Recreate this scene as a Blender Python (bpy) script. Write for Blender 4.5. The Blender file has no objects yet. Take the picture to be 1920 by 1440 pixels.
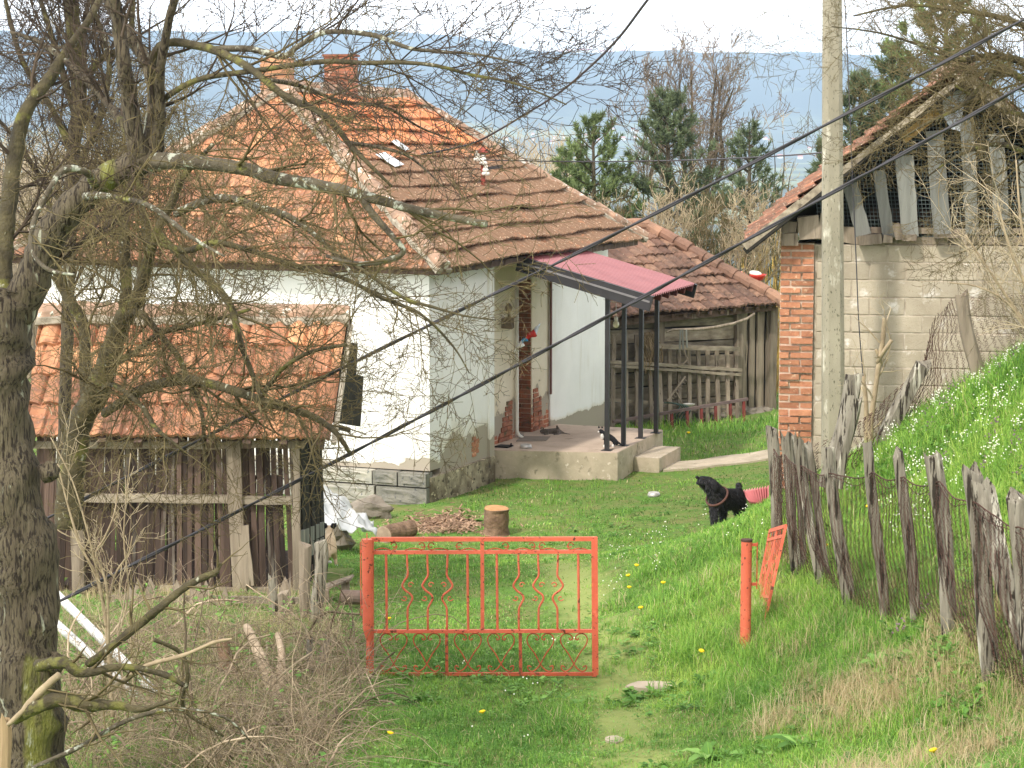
import bpy, math, random
import numpy as np
from mathutils import Vector, Matrix, noise
rnd = random.Random(7)
PI = math.pi
SC = bpy.context.scene
COL = SC.collection

# ------------------------------------------------------------------ camera
F = 4200.0 / 1920.0            # focal length in picture widths
CZ = 5.45                      # camera height above the yard
TH = math.atan(490 / 4200.0)   # looking slightly down
cam_d = bpy.data.cameras.new('camera'); cam = bpy.data.objects.new('camera', cam_d); COL.objects.link(cam)
cam_d.sensor_width = 36.0; cam_d.lens = 36.0 * F
cam_d.clip_start = 0.1; cam_d.clip_end = 60000.0
cam.location = (0, 0, CZ); cam.rotation_euler = (PI / 2 - TH, 0, 0)
SC.camera = cam

# ------------------------------------------------------------------ sky and sun
SUN_EL, SUN_AZ = math.radians(46), math.radians(-148)      # azimuth from +Y, clockwise (to the left behind the camera)
w = bpy.data.worlds.new('World'); SC.world = w; w.use_nodes = True
nt = w.node_tree; nt.nodes.clear()
sky = nt.nodes.new('ShaderNodeTexSky'); sky.sky_type = 'NISHITA'; sky.sun_disc = False
sky.sun_elevation = SUN_EL; sky.sun_rotation = SUN_AZ; sky.dust_density = 3.0; sky.air_density = 1.0
tc = nt.nodes.new('ShaderNodeTexCoord'); mp = nt.nodes.new('ShaderNodeMapping'); mp.inputs['Scale'].default_value = (1, 1, 5)
nz = nt.nodes.new('ShaderNodeTexNoise'); nz.inputs['Scale'].default_value = 2.2; nz.inputs['Detail'].default_value = 7
mr = nt.nodes.new('ShaderNodeMapRange'); mr.inputs[1].default_value = 0.25; mr.inputs[2].default_value = 0.75
mr.inputs[3].default_value = 0.72; mr.inputs[4].default_value = 0.97
mx = nt.nodes.new('ShaderNodeMix'); mx.data_type = 'RGBA'
sx = nt.nodes.new('ShaderNodeSeparateXYZ'); nt.links.new(tc.outputs['Generated'], sx.inputs[0])
cr = nt.nodes.new('ShaderNodeValToRGB'); cr.color_ramp.interpolation = 'EASE'          # thin bright cloud veil, brightest low in the sky
cr.color_ramp.elements[0].position = 0.0; cr.color_ramp.elements[0].color = (1, .975, .965, 1); cr.color_ramp.elements[1].position = .45; cr.color_ramp.elements[1].color = (.42, .41, .406, 1)
vm = nt.nodes.new('ShaderNodeVectorMath'); vm.operation = 'SCALE'; vm.inputs[3].default_value = 27.0
nt.links.new(sx.outputs[2], cr.inputs[0]); nt.links.new(cr.outputs[0], vm.inputs[0]); nt.links.new(vm.outputs[0], mx.inputs[7])
bg = nt.nodes.new('ShaderNodeBackground'); bg.inputs[1].default_value = 0.12
wo = nt.nodes.new('ShaderNodeOutputWorld'); L = nt.links.new
L(tc.outputs['Generated'], mp.inputs[0]); L(mp.outputs[0], nz.inputs[0]); L(nz.outputs[0], mr.inputs[0]); L(mr.outputs[0], mx.inputs[0])
L(sky.outputs[0], mx.inputs[6]); L(mx.outputs[2], bg.inputs[0]); L(bg.outputs[0], wo.inputs[0])
sd = bpy.data.lights.new('sun', 'SUN'); sd.energy = 2.7; sd.angle = math.radians(3); sd.color = (1.0, 0.95, 0.87)
sun = bpy.data.objects.new('sun', sd); COL.objects.link(sun)
sdir = Vector((math.sin(SUN_AZ) * math.cos(SUN_EL), math.cos(SUN_AZ) * math.cos(SUN_EL), math.sin(SUN_EL)))
sun.rotation_euler = sdir.to_track_quat('Z', 'Y').to_euler(); sun.location = (-10, -20, 30)
SC.view_settings.view_transform = 'Standard'; SC.view_settings.look = 'None'
SC.view_settings.exposure = 0.47; SC.view_settings.gamma = 1.0
SC.cycles.max_bounces = 6; SC.cycles.diffuse_bounces = 3; SC.cycles.transparent_max_bounces = 8
SC.cycles.volume_bounces = 1
SC.cycles.use_denoising = True; SC.cycles.use_adaptive_sampling = False

# ------------------------------------------------------------------ helpers
def ray(px, py):
    a = (px - 960) / 4200.0; b = (720 - py) / 4200.0
    return Vector((a, math.cos(TH) + b * math.sin(TH), -math.sin(TH) + b * math.cos(TH)))
def P(px, py, Y):
    d = ray(px, py); k = Y / d.y
    return Vector((d.x * k, Y, CZ + d.z * k))
def on_plane(px, py, o, n):
    d = ray(px, py); c = Vector((0, 0, CZ)); k = (o - c).dot(n) / d.dot(n)
    return c + d * k
def V(*a): return Vector(a)

class MB:
    def __init__(s): s.v = []; s.f = []; s.t = []; s.a = []; s.tint = 0.5; s.age = 0.0
    def face(s, idx): s.f.append(idx); s.t.append(s.tint); s.a.append(s.age)
    def add(s, vs, fs):
        b = len(s.v); s.v.extend([tuple(x) for x in vs])
        for f in fs: s.face([b + i for i in f])
    def box(s, c, sx, sy, sz, ax=None, ay=None, az=None, jit=0.0):
        c = Vector(c); ax = ax or V(1, 0, 0); ay = ay or V(0, 1, 0); az = az or V(0, 0, 1); vs = []
        for k in (-1, 1):
            for j in (-1, 1):
                for i in (-1, 1):
                    p = c + ax * (i * sx / 2) + ay * (j * sy / 2) + az * (k * sz / 2)
                    if jit: p = p + V(rnd.uniform(-jit, jit), rnd.uniform(-jit, jit), rnd.uniform(-jit, jit))
                    vs.append(p)
        s.add(vs, [(0, 2, 3, 1), (4, 5, 7, 6), (0, 1, 5, 4), (2, 6, 7, 3), (0, 4, 6, 2), (1, 3, 7, 5)])
    def bar(s, p0, p1, wd, th, side=None, jit=0.0, segs=1, wob=0.0):
        """rectangular bar from p0 to p1, width wd along side"""
        p0 = Vector(p0); p1 = Vector(p1); d = (p1 - p0); Ln = d.length; d.normalize()
        side = Vector(side) if side is not None else (V(1, 0, 0) if abs(d.x) < .9 else V(0, 0, 1))
        side = (side - d * side.dot(d)).normalized(); nn = d.cross(side)
        vs = []
        for q in range(segs + 1):
            t = q / segs; c = p0 + d * (Ln * t); ww = wd
            if wob and 0 < q < segs: c = c + side * rnd.uniform(-wob, wob) + nn * rnd.uniform(-wob, wob) * .6; ww = wd * rnd.uniform(.92, 1.06)
            for i, j in ((-1, -1), (1, -1), (1, 1), (-1, 1)):
                p = c + side * (i * ww / 2) + nn * (j * th / 2)
                if jit: p = p + V(rnd.uniform(-jit, jit), rnd.uniform(-jit, jit), rnd.uniform(-jit, jit))
                vs.append(p)
        fs = [(0, 1, 2, 3), tuple(4 * segs + i for i in (3, 2, 1, 0))]
        for q in range(segs):
            for i in range(4):
                fs.append((4 * q + i, 4 * (q + 1) + i, 4 * (q + 1) + (i + 1) % 4, 4 * q + (i + 1) % 4))
        s.add(vs, fs)
    def tube(s, pts, rad, n=8, cap=True, rough=0.0):
        pts = [Vector(p) for p in pts]; m = len(pts)
        rad = rad if hasattr(rad, '__len__') else [rad] * m
        ref = None; vs = []
        for i, p in enumerate(pts):
            d = (pts[min(i + 1, m - 1)] - pts[max(i - 1, 0)])
            d = d.normalized() if d.length > 1e-9 else V(0, 0, 1)
            if ref is None: ref = V(0, 0, 1) if abs(d.z) < .8 else V(1, 0, 0)
            a = (ref - d * ref.dot(d)).normalized(); ref = a; b = d.cross(a)
            for k in range(n):
                an = 2 * PI * k / n; r = rad[i]
                if rough:
                    q = p + (a * math.cos(an) + b * math.sin(an)) * r
                    r *= 1 + rough * noise.noise(q * (2.2 / max(.03, rad[i])) * .35) * 1.6
                vs.append(p + (a * math.cos(an) + b * math.sin(an)) * r)
        fs = []
        for i in range(m - 1):
            for k in range(n): fs.append((i * n + k, i * n + (k + 1) % n, (i + 1) * n + (k + 1) % n, (i + 1) * n + k))
        if cap: fs.append(tuple(range(n - 1, -1, -1))); fs.append(tuple((m - 1) * n + k for k in range(n)))
        s.add(vs, fs)
    def lathe(s, o, prof, n=16, ax=V(0, 0, 1), cap=True):
        o = Vector(o); ax = Vector(ax).normalized(); r = V(1, 0, 0) if abs(ax.x) < .8 else V(0, 1, 0)
        a = (r - ax * r.dot(ax)).normalized(); b = ax.cross(a); vs = []; m = len(prof)
        for (rr, h) in prof:
            for k in range(n):
                an = 2 * PI * k / n; vs.append(o + ax * h + (a * math.cos(an) + b * math.sin(an)) * rr)
        fs = []
        for i in range(m - 1):
            for k in range(n): fs.append((i * n + k, i * n + (k + 1) % n, (i + 1) * n + (k + 1) % n, (i + 1) * n + k))
        if cap: fs.append(tuple(range(n - 1, -1, -1))); fs.append(tuple((m - 1) * n + k for k in range(n)))
        s.add(vs, fs)
    def prism(s, poly, z0, z1):
        n = len(poly); vs = [(p[0], p[1], z0) for p in poly] + [(p[0], p[1], z1) for p in poly]
        fs = [tuple(range(n - 1, -1, -1)), tuple(range(n, 2 * n))] + [(i, (i + 1) % n, n + (i + 1) % n, n + i) for i in range(n)]
        s.add(vs, fs)
    def slab(s, quad, th):
        """four corners (top), thickness downward along normal"""
        q = [Vector(p) for p in quad]; n = (q[1] - q[0]).cross(q[3] - q[0]).normalized() * -th
        s.add(q + [p + n for p in q], [(0, 1, 2, 3), (7, 6, 5, 4), (0, 4, 5, 1), (1, 5, 6, 2), (2, 6, 7, 3), (3, 7, 4, 0)])
    def build(s, name, mat, parent=None, smooth=False, bevel=0.0):
        o0 = Vector(parent.matrix_world.translation) if parent is not None else V(0, 0, 0)
        if parent is not None and parent.parent is None: o0 = Vector(parent.location)
        if parent is not None and 'origin' in parent: o0 = Vector(parent['origin'][:])
        me = bpy.data.meshes.new(name)
        me.from_pydata([(p[0] - o0[0], p[1] - o0[1], p[2] - o0[2]) for p in s.v], [], s.f)
        at = me.attributes.new('tint', 'FLOAT', 'FACE'); at.data.foreach_set('value', s.t)
        at = me.attributes.new('age', 'FLOAT', 'FACE'); at.data.foreach_set('value', s.a)
        if smooth: me.polygons.foreach_set('use_smooth', [True] * len(me.polygons))
        me.materials.append(mat); me.update()
        o = bpy.data.objects.new(name, me); COL.objects.link(o)
        if parent is not None: o.parent = parent
        ORG[o.name] = o0
        if bevel:
            b = o.modifiers.new('bevel', 'BEVEL'); b.width = bevel; b.segments = 2; b.limit_method = 'ANGLE'
        return o
ORG = {}
def child(mb, name, mat, parent, **k):
    """sub-part: child of a mesh part; same local frame as its parent"""
    o = mb.build(name, mat, None, **k); o0 = ORG[parent.name]
    me = o.data; co = np.empty(len(me.vertices) * 3); me.vertices.foreach_get('co', co)
    co = co.reshape(-1, 3) - np.array(o0); me.vertices.foreach_set('co', co.ravel()); me.update()
    o.parent = parent; ORG[o.name] = o0
    return o
def empty(name, loc, label, cat, group=None):
    o = bpy.data.objects.new(name, None); COL.objects.link(o); o.location = loc; o.empty_display_size = .2
    o['label'] = label; o['category'] = cat
    if group: o['group'] = group
    return o
def tag(o, label=None, cat=None, group=None, kind=None):
    for k, x in (('label', label), ('category', cat), ('group', group), ('kind', kind)):
        if x: o[k] = x
    return o
def solo(mb, name, mat, loc, label, cat, group=None, **k):
    """a thing that is one mesh, origin at its base"""
    o = mb.build(name, mat, None, **k); me = o.data
    co = np.empty(len(me.vertices) * 3); me.vertices.foreach_get('co', co); co = co.reshape(-1, 3) - np.array(loc)
    me.vertices.foreach_set('co', co.ravel()); me.update(); o.location = loc; ORG[o.name] = Vector(loc)
    return tag(o, label, cat, group)

# ------------------------------------------------------------------ materials
def lin(r, g, b):
    f = lambda c: (c / 12.92 if c <= .04045 else ((c + .055) / 1.055) ** 2.4)
    return (f(r / 255), f(g / 255), f(b / 255), 1)
class NT:
    def __init__(s, name):
        s.m = bpy.data.materials.new(name); s.m.use_nodes = True; s.t = s.m.node_tree; s.n = s.t.nodes; s.n.clear()
        s.out = s.n.new('ShaderNodeOutputMaterial'); s.b = s.n.new('ShaderNodeBsdfPrincipled'); s.L(s.b.outputs[0], s.out.inputs[0])
        s.tc = s.n.new('ShaderNodeTexCoord').outputs['Object']
    def L(s, a, b): s.t.links.new(a, b)
    def map(s, scale, v=None):
        m = s.n.new('ShaderNodeMapping'); m.inputs['Scale'].default_value = scale; s.L(v or s.tc, m.inputs[0]); return m.outputs[0]
    def noise(s, scale, detail=5, v=None, rough=.6):
        n = s.n.new('ShaderNodeTexNoise'); n.inputs['Scale'].default_value = scale; n.inputs['Detail'].default_value = detail
        n.inputs['Roughness'].default_value = rough; s.L(v or s.tc, n.inputs[0]); return n.outputs[0]
    def rng(s, x, a, b, c=0., d=1.):
        n = s.n.new('ShaderNodeMapRange'); s.L(x, n.inputs[0])
        for i, q in enumerate((a, b, c, d)): n.inputs[i + 1].default_value = q
        return n.outputs[0]
    def math(s, op, a, b=None):
        n = s.n.new('ShaderNodeMath'); n.operation = op
        for i, q in enumerate((a, b)):
            if q is None: continue
            if isinstance(q, (int, float)): n.inputs[i].default_value = q
            else: s.L(q, n.inputs[i])
        return n.outputs[0]
    def mix(s, f, a, b, mode='MIX'):
        n = s.n.new('ShaderNodeMix'); n.data_type = 'RGBA'; n.blend_type = mode
        for i, q in ((0, f), (6, a), (7, b)):
            if isinstance(q, (int, float)): n.inputs[i].default_value = q
            elif isinstance(q, tuple): n.inputs[i].default_value = q
            else: s.L(q, n.inputs[i])
        return n.outputs[2]
    def attr(s, name):
        n = s.n.new('ShaderNodeAttribute'); n.attribute_name = name; return n.outputs['Fac']
    def hsv(s, c, h=None, sat=None, v=None):
        n = s.n.new('ShaderNodeHueSaturation'); s.L(c, n.inputs['Color'])
        for k, q in (('Hue', h), ('Saturation', sat), ('Value', v)):
            if q is None: continue
            if isinstance(q, (int, float)): n.inputs[k].default_value = q
            else: s.L(q, n.inputs[k])
        return n.outputs[0]
    def bump(s, h, st, dist=.01):
        n = s.n.new('ShaderNodeBump'); n.inputs['Strength'].default_value = st; n.inputs['Distance'].default_value = dist
        s.L(h, n.inputs['Height']); s.L(n.outputs[0], s.b.inputs['Normal'])
    def done(s, c, rough=.85, spec=.3, metal=0.):
        if isinstance(c, tuple): s.b.inputs['Base Color'].default_value = c
        else: s.L(c, s.b.inputs['Base Color'])
        s.b.inputs['Roughness'].default_value = rough; s.b.inputs['Specular IOR Level'].default_value = spec
        s.b.inputs['Metallic'].default_value = metal
        return s.m
def mk(name, base, var=None, rough=.85, ns=5., bump=.4, bs=30., tint=.25, stretch=(1, 1, 1), spots=(), metal=0., spec=.3, bd=.01, trans=0.):
    t = NT(name); v = t.map(stretch)
    c = t.mix(t.rng(t.noise(ns, 6, v), .3, .7), base, var or tuple(x * .6 for x in base[:3]) + (1,))
    for (col, sc, thr, soft) in spots: c = t.mix(t.rng(t.noise(sc, 5, v), thr, thr + soft), c, col)
    if tint: c = t.hsv(c, v=t.rng(t.attr('tint'), 0, 1, 1 - tint, 1 + tint))
    if bump: t.bump(t.noise(bs, 4, v), bump, bd)
    m = t.done(c, rough, spec, metal)
    if trans:
        t.b.inputs['Transmission Weight'].default_value = 0
        tr = t.n.new('ShaderNodeBsdfTranslucent'); ad = t.n.new('ShaderNodeMixShader'); ad.inputs[0].default_value = trans
        if isinstance(c, tuple): tr.inputs[0].default_value = c
        else: t.L(c, tr.inputs[0])
        t.L(t.b.outputs[0], ad.inputs[1]); t.L(tr.outputs[0], ad.inputs[2]); t.L(ad.outputs[0], t.out.inputs[0])
    return m
def tile_mat(name, fresh, dull, dark, lich, lamt=.62):
    t = NT(name)
    c = t.mix(t.rng(t.noise(1.3, 6), .35, .65), fresh, dull)
    c = t.hsv(c, h=t.rng(t.attr('tint'), 0, 1, .494, .507), v=t.rng(t.attr('tint'), 0, 1, .66, 1.22))
    wear = t.rng(t.math('ADD', t.noise(9, 8, rough=.75), t.math('MULTIPLY', t.attr('age'), .34)), .52, .78)
    c = t.mix(wear, c, dark)
    c = t.mix(t.rng(t.noise(26, 4, rough=.7), lamt, lamt + .07), c, lich)
    c = t.mix(t.rng(t.noise(14, 5, rough=.8), .66, .74), c, lin(62, 60, 38))
    t.bump(t.noise(60, 4), .35, .008)
    return t.done(c, .9, .2)
M = {}
M['tile_front'] = tile_mat('terracotta_front', lin(202, 146, 108), lin(178, 122, 92), lin(112, 90, 74), lin(212, 190, 168))
M['tile_side'] = tile_mat('terracotta_side', lin(204, 126, 82), lin(178, 124, 94), lin(124, 98, 78), lin(200, 176, 148), .59)
M['tile_old'] = tile_mat('terracotta_old', lin(154, 118, 98), lin(114, 90, 78), lin(76, 62, 54), lin(205, 190, 165), .66)
M['tile_crib'] = tile_mat('terracotta_crib', lin(202, 144, 106), lin(172, 118, 88), lin(108, 84, 70), lin(220, 205, 186), .65)
M['tile_barn'] = tile_mat('terracotta_barn', lin(180, 116, 88), lin(146, 104, 86), lin(98, 80, 66), lin(190, 172, 148), .6)
M['ridge'] = mk('ridge_tile', lin(176, 142, 118), lin(118, 100, 84), ns=6, bump=.8, bs=25, tint=.2, spots=((lin(206, 200, 186), 9, .58, .06), (lin(78, 76, 50), 7, .6, .07)))
M['brick'] = mk('orange_brick', lin(190, 134, 102), lin(158, 104, 78), ns=9, bump=.8, bs=35, tint=.22, spots=((lin(216, 178, 146), 13, .62, .06), (lin(96, 60, 46), 5, .68, .06)))
M['brick_old'] = mk('old_brick', lin(168, 104, 78), lin(122, 84, 64), ns=9, bump=.8, bs=35, tint=.3, spots=((lin(90, 84, 62), 6, .58, .08), (lin(190, 160, 140), 15, .63, .05)))
M['mortar'] = mk('lime_mortar', lin(214, 194, 174), lin(178, 156, 136), ns=12, bump=.9, bs=30)
M['block'] = mk('concrete_block', lin(188, 176, 156), lin(160, 148, 128), ns=3, bump=.7, bs=70, tint=.10, spots=((lin(150, 132, 110), 60, .62, .08), (lin(222, 214, 204), 4, .6, .1)))
M['blockmortar'] = mk('block_joint', lin(196, 184, 166), lin(150, 136, 118), ns=10, bump=.8, bs=40)
M['concrete'] = mk('porch_concrete', lin(196, 180, 158), lin(160, 148, 126), ns=3, bump=.4, bs=40, tint=0, spots=((lin(110, 104, 84), 5, .6, .12), (lin(214, 202, 184), 11, .62, .08)))
M['slabtop'] = mk('porch_floor', lin(200, 180, 162), lin(176, 156, 138), ns=2.5, bump=.3, bs=40, tint=0, spots=((lin(146, 130, 116), 4, .6, .12),))
M['pole'] = mk('pole_concrete', lin(166, 158, 138), lin(134, 128, 110), ns=2.5, bump=.6, bs=90, tint=0, stretch=(1, 1, .35), spots=((lin(92, 88, 70), 55, .60, .05), (lin(206, 200, 182), 6, .6, .1)))
M['stone'] = mk('plinth_stone', lin(138, 136, 128), lin(172, 166, 152), ns=5, bump=1., bs=18, tint=.4, spots=((lin(176, 140, 96), 3, .64, .05), (lin(104, 106, 106), 16, .6, .08)), bd=.02)
M['rock'] = mk('field_stone', lin(146, 136, 122), lin(104, 96, 86), ns=4, bump=1., bs=16, tint=0, bd=.02)
M['tan_wood'] = mk('tan_stake_wood', lin(170, 146, 112), lin(140, 118, 90), ns=12, bump=.4, tint=0, stretch=(1, 1, .1))
M['wood_dark'] = mk('weathered_dark_wood', lin(112, 92, 80), lin(70, 54, 46), ns=9, bump=.8, bs=40, tint=.45, stretch=(1, 1, .08), spots=((lin(150, 136, 122), 8, .62, .08),))
M['wood_grey'] = mk('weathered_grey_wood', lin(158, 144, 126), lin(104, 92, 78), ns=10, bump=.9, bs=45, tint=.3, stretch=(1, 1, .08), spots=((lin(66, 56, 46), 14, .62, .06),))
M['wood_post'] = mk('silver_post_wood', lin(158, 151, 136), lin(92, 84, 72), ns=16, bump=1.3, bs=60, tint=.3, stretch=(1, 1, .1), spots=((lin(190, 184, 168), 12, .60, .07), (lin(50, 43, 35), 34, .54, .05)))
M['wood_h'] = mk('weathered_grey_rail', lin(160, 148, 130), lin(106, 94, 80), ns=10, bump=.8, bs=40, tint=.3, stretch=(.08, 1, 1))
M['wood_blue'] = mk('grey_gable_board', lin(134, 134, 126), lin(92, 92, 86), ns=8, bump=.8, bs=40, tint=.15, stretch=(1, 1, .08), spots=((lin(178, 170, 152), 9, .62, .08),))
M['wood_black'] = mk('tarred_wood', lin(58, 54, 46), lin(34, 31, 28), ns=8, bump=.6, bs=40, tint=.3)
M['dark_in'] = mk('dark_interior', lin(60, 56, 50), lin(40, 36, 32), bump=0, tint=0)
M['steel'] = mk('dark_grey_steel', lin(54, 51, 53), lin(42, 40, 42), rough=.5, bump=.05, tint=.1, metal=.2, spec=.5)
M['steel_hi'] = mk('fascia_grey', lin(128, 124, 124), lin(112, 108, 108), rough=.4, bump=.05, tint=.1, spec=.5)
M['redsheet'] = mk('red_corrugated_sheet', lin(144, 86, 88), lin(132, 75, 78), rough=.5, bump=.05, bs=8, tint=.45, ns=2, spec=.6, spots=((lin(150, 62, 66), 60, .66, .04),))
M['redpaint'] = mk('red_oxide_paint', lin(222, 112, 84), lin(202, 96, 70), rough=.55, bump=.3, bs=70, tint=.14, ns=5, spots=((lin(104, 58, 42), 22, .60, .04), (lin(232, 122, 92), 16, .62, .08)))
M['redrust'] = mk('worn_red_paint', lin(198, 92, 62), lin(158, 78, 54), rough=.7, bump=.3, bs=80, tint=.08, ns=9, spots=((lin(112, 66, 46), 26, .56, .06),))
M['rust'] = mk('rusty_wire', lin(92, 62, 50), lin(66, 46, 40), rough=.8, bump=0, tint=.2)
M['cable'] = mk('black_cable', lin(52, 50, 54), lin(42, 40, 44), rough=.5, bump=0, tint=0, spec=.4)
M['white'] = mk('white_enamel', lin(236, 232, 220), lin(216, 210, 196), rough=.4, bump=.1, tint=.05)
M['cut'] = mk('cut_wood', lin(196, 150, 104), lin(168, 122, 80), ns=20, bump=.4, bs=60, tint=.2)
M['bark_log'] = mk('log_bark', lin(150, 122, 98), lin(94, 72, 56), ns=9, bump=1., bs=25, tint=.2, bd=.02)
M['plastic'] = mk('white_plastic_film', lin(226, 226, 224), lin(206, 208, 208), rough=.25, bump=.5, bs=5, tint=0, ns=3, spec=.7, trans=.3)
M['black'] = mk('matt_black', lin(34, 32, 32), lin(26, 25, 25), rough=.7, bump=0, tint=0)

# ------------------------------------------------------------------ terrain
YARD = P(795, 945, 32.05).z
CP = []
for (px, py, Y) in [(1000, 1440, 14.7), (1100, 1340, 16.2), (900, 1268, 17.6), (1120, 1268, 17.6), (1250, 1285, 17.3), (690, 1262, 17.6), (1200, 1150, 20.6),
                    (1400, 1215, 17.6), (1290, 1225, 17.7), (1500, 1300, 15.4), (1620, 1440, 13.1), (1900, 1440, 11.2), (1760, 1330, 13.6),
                    (1460, 1075, 20), (1498, 1095, 19), (1547, 1119, 18), (1597, 1142, 17.2), (1661, 1169, 16.4), (1723, 1172, 15.8), (1789, 1206, 14.8), (1867, 1293, 13.6), (1935, 1350, 12.8),
                    (1360, 981, 22.3), (1290, 1020, 22.0), (1430, 968, 22.6), (1210, 1060, 22.2), (1330, 1090, 19.8), (1240, 1120, 20.4),
                    (1600, 1000, 19.2), (1640, 838, 22), (1720, 780, 21.5), (1920, 680, 20), (2150, 600, 20), (1920, 1000, 15.6), (1800, 900, 18.3), (1540, 880, 23), (2100, 900, 14),
                    (640, 1060, 25), (1000, 1060, 24.3), (700, 1180, 20), (500, 1250, 17.5), (400, 1440, 14.4), (100, 1480, 13.2), (150, 1250, 17.2), (400, 1130, 20.5), (60, 1130, 21.5), (-250, 1300, 15)]:
    CP.append(P(px, py, Y))
for (x, y, z) in [(0, 0, CZ - 1.65), (5, 0, CZ - 1.2), (-5, 0, CZ - 1.9), (0, 8, 2.3), (5, 8, 2.9), (-6, 8, 1.6), (-12, 12, 1.0), (-12, 20, .6), (-12, 32, 0), (10, 10, 3.6), (12, 20, 4.2), (12, 30, 3.4), (9, 26, 2.9), (5.5, 26.2, 1.2), (3.4, 26, .55), (6, 33, .6), (12, 42, 1.4),
                  (-3, 29, YARD + .03), (0, 29.4, YARD + .06), (2, 30, YARD + .12), (-1, 32, YARD), (1.6, 33.5, YARD), (3.2, 35, YARD + .03), (0, 26.5, YARD + .28), (2.5, 27, YARD + .42),
                  (3, 40, YARD + .0), (5, 41, YARD + .1), (1, 40, YARD), (-8, 35, YARD), (-3, 41, YARD - .1), (-8, 45, YARD - .4), (3, 48, YARD - .5), (10, 50, .2), (0, 55, -1.2), (-10, 58, -1.4)]:
    CP.append(V(x, y, z))
cpx = np.array([[p.x, p.y] for p in CP]); cpz = np.array([p.z for p in CP])
def _phi(r2): return .5 * r2 * np.log(r2 + 1e-9)
_n = len(CP); A = np.zeros((_n + 3, _n + 3))
A[:_n, :_n] = _phi(((cpx[:, None] - cpx[None]) ** 2).sum(2)) + np.eye(_n) * 0.25
A[:_n, _n] = 1; A[:_n, _n + 1:] = cpx; A[_n, :_n] = 1; A[_n + 1:, :_n] = cpx.T
RW = np.linalg.solve(A, np.concatenate([cpz, [0, 0, 0]]))
def smooth(a, b, x): t = np.clip((x - a) / (b - a), 0, 1); return t * t * (3 - 2 * t)
def vnoise(x, y, s, seed=0):
    x = x * s + seed * 17.3; y = y * s + seed * 9.1; xi = np.floor(x); yi = np.floor(y); fx = x - xi; fy = y - yi
    h = lambda a, b: np.modf(np.abs(np.sin(a * 127.1 + b * 311.7 + seed * 74.7) * 43758.5453))[0]
    fx = fx * fx * (3 - 2 * fx); fy = fy * fy * (3 - 2 * fy)
    return (h(xi, yi) * (1 - fx) + h(xi + 1, yi) * fx) * (1 - fy) + (h(xi, yi + 1) * (1 - fx) + h(xi + 1, yi + 1) * fx) * fy
RIDGE = [(-400, 62), (0, 62), (200, 66), (480, 69), (700, 66), (850, 75), (930, 86), (985, 100), (1060, 105), (1160, 104), (1250, 106), (1320, 113), (1440, 110), (1545, 108), (1640, 118), (1800, 112), (2000, 118), (2500, 130)]
def far_z(x, y):
    d = np.maximum(y, 1.0); px = 960 + x / d * 4200
    yr = np.interp(px, [a for a, b in RIDGE], [b for a, b in RIDGE])
    zr = CZ + (230 - yr) / 4200 * 6500
    base = np.interp(d, [40, 60, 110, 300, 900, 3600], [YARD - .3, -1.4, -8, -32, -58, -62])
    k = smooth(3900, 6500, d)
    hills = (zr - base) * (k ** .9) + (vnoise(x, y, 1 / 420., 3) - .5) * 70 * k * (1 - smooth(5900, 6500, d)) + (vnoise(x, y, 1 / 900., 5) - .5) * 60 * smooth(3900, 4800, d) * (1 - smooth(5900, 6500, d))
    ripple = (vnoise(x, y, 1 / 60., 9) - .5) * 9 * k
    back = smooth(6600, 8000, d) * -20
    return base + hills + ripple + back
def ground_z(x, y):
    x = np.atleast_1d(np.asarray(x, float)); y = np.atleast_1d(np.asarray(y, float))
    xc = np.clip(x, -14, 14); yc = np.clip(y, -3, 60)
    out = np.empty(x.shape)
    for i in range(0, len(x), 40000):
        xx, yy = xc[i:i + 40000], yc[i:i + 40000]
        r2 = (xx[:, None] - cpx[None, :, 0]) ** 2 + (yy[:, None] - cpx[None, :, 1]) ** 2
        out[i:i + 40000] = _phi(r2) @ RW[:_n] + RW[_n] + RW[_n + 1] * xx + RW[_n + 2] * yy
    out = np.clip(out, -3, 6)
    out += (vnoise(x, y, 1.3, 1) - .5) * .07 + (vnoise(x, y, 4., 2) - .5) * .03
    k = smooth(44, 62, y); return out * (1 - k) + far_z(x, y) * k
def gz(x, y): return float(ground_z([x], [y])[0])
def gp(px, py, Y):
    """ground point under pixel column px at distance Y"""
    p = P(px, py, Y); p.z = gz(p.x, p.y); return p

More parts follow.
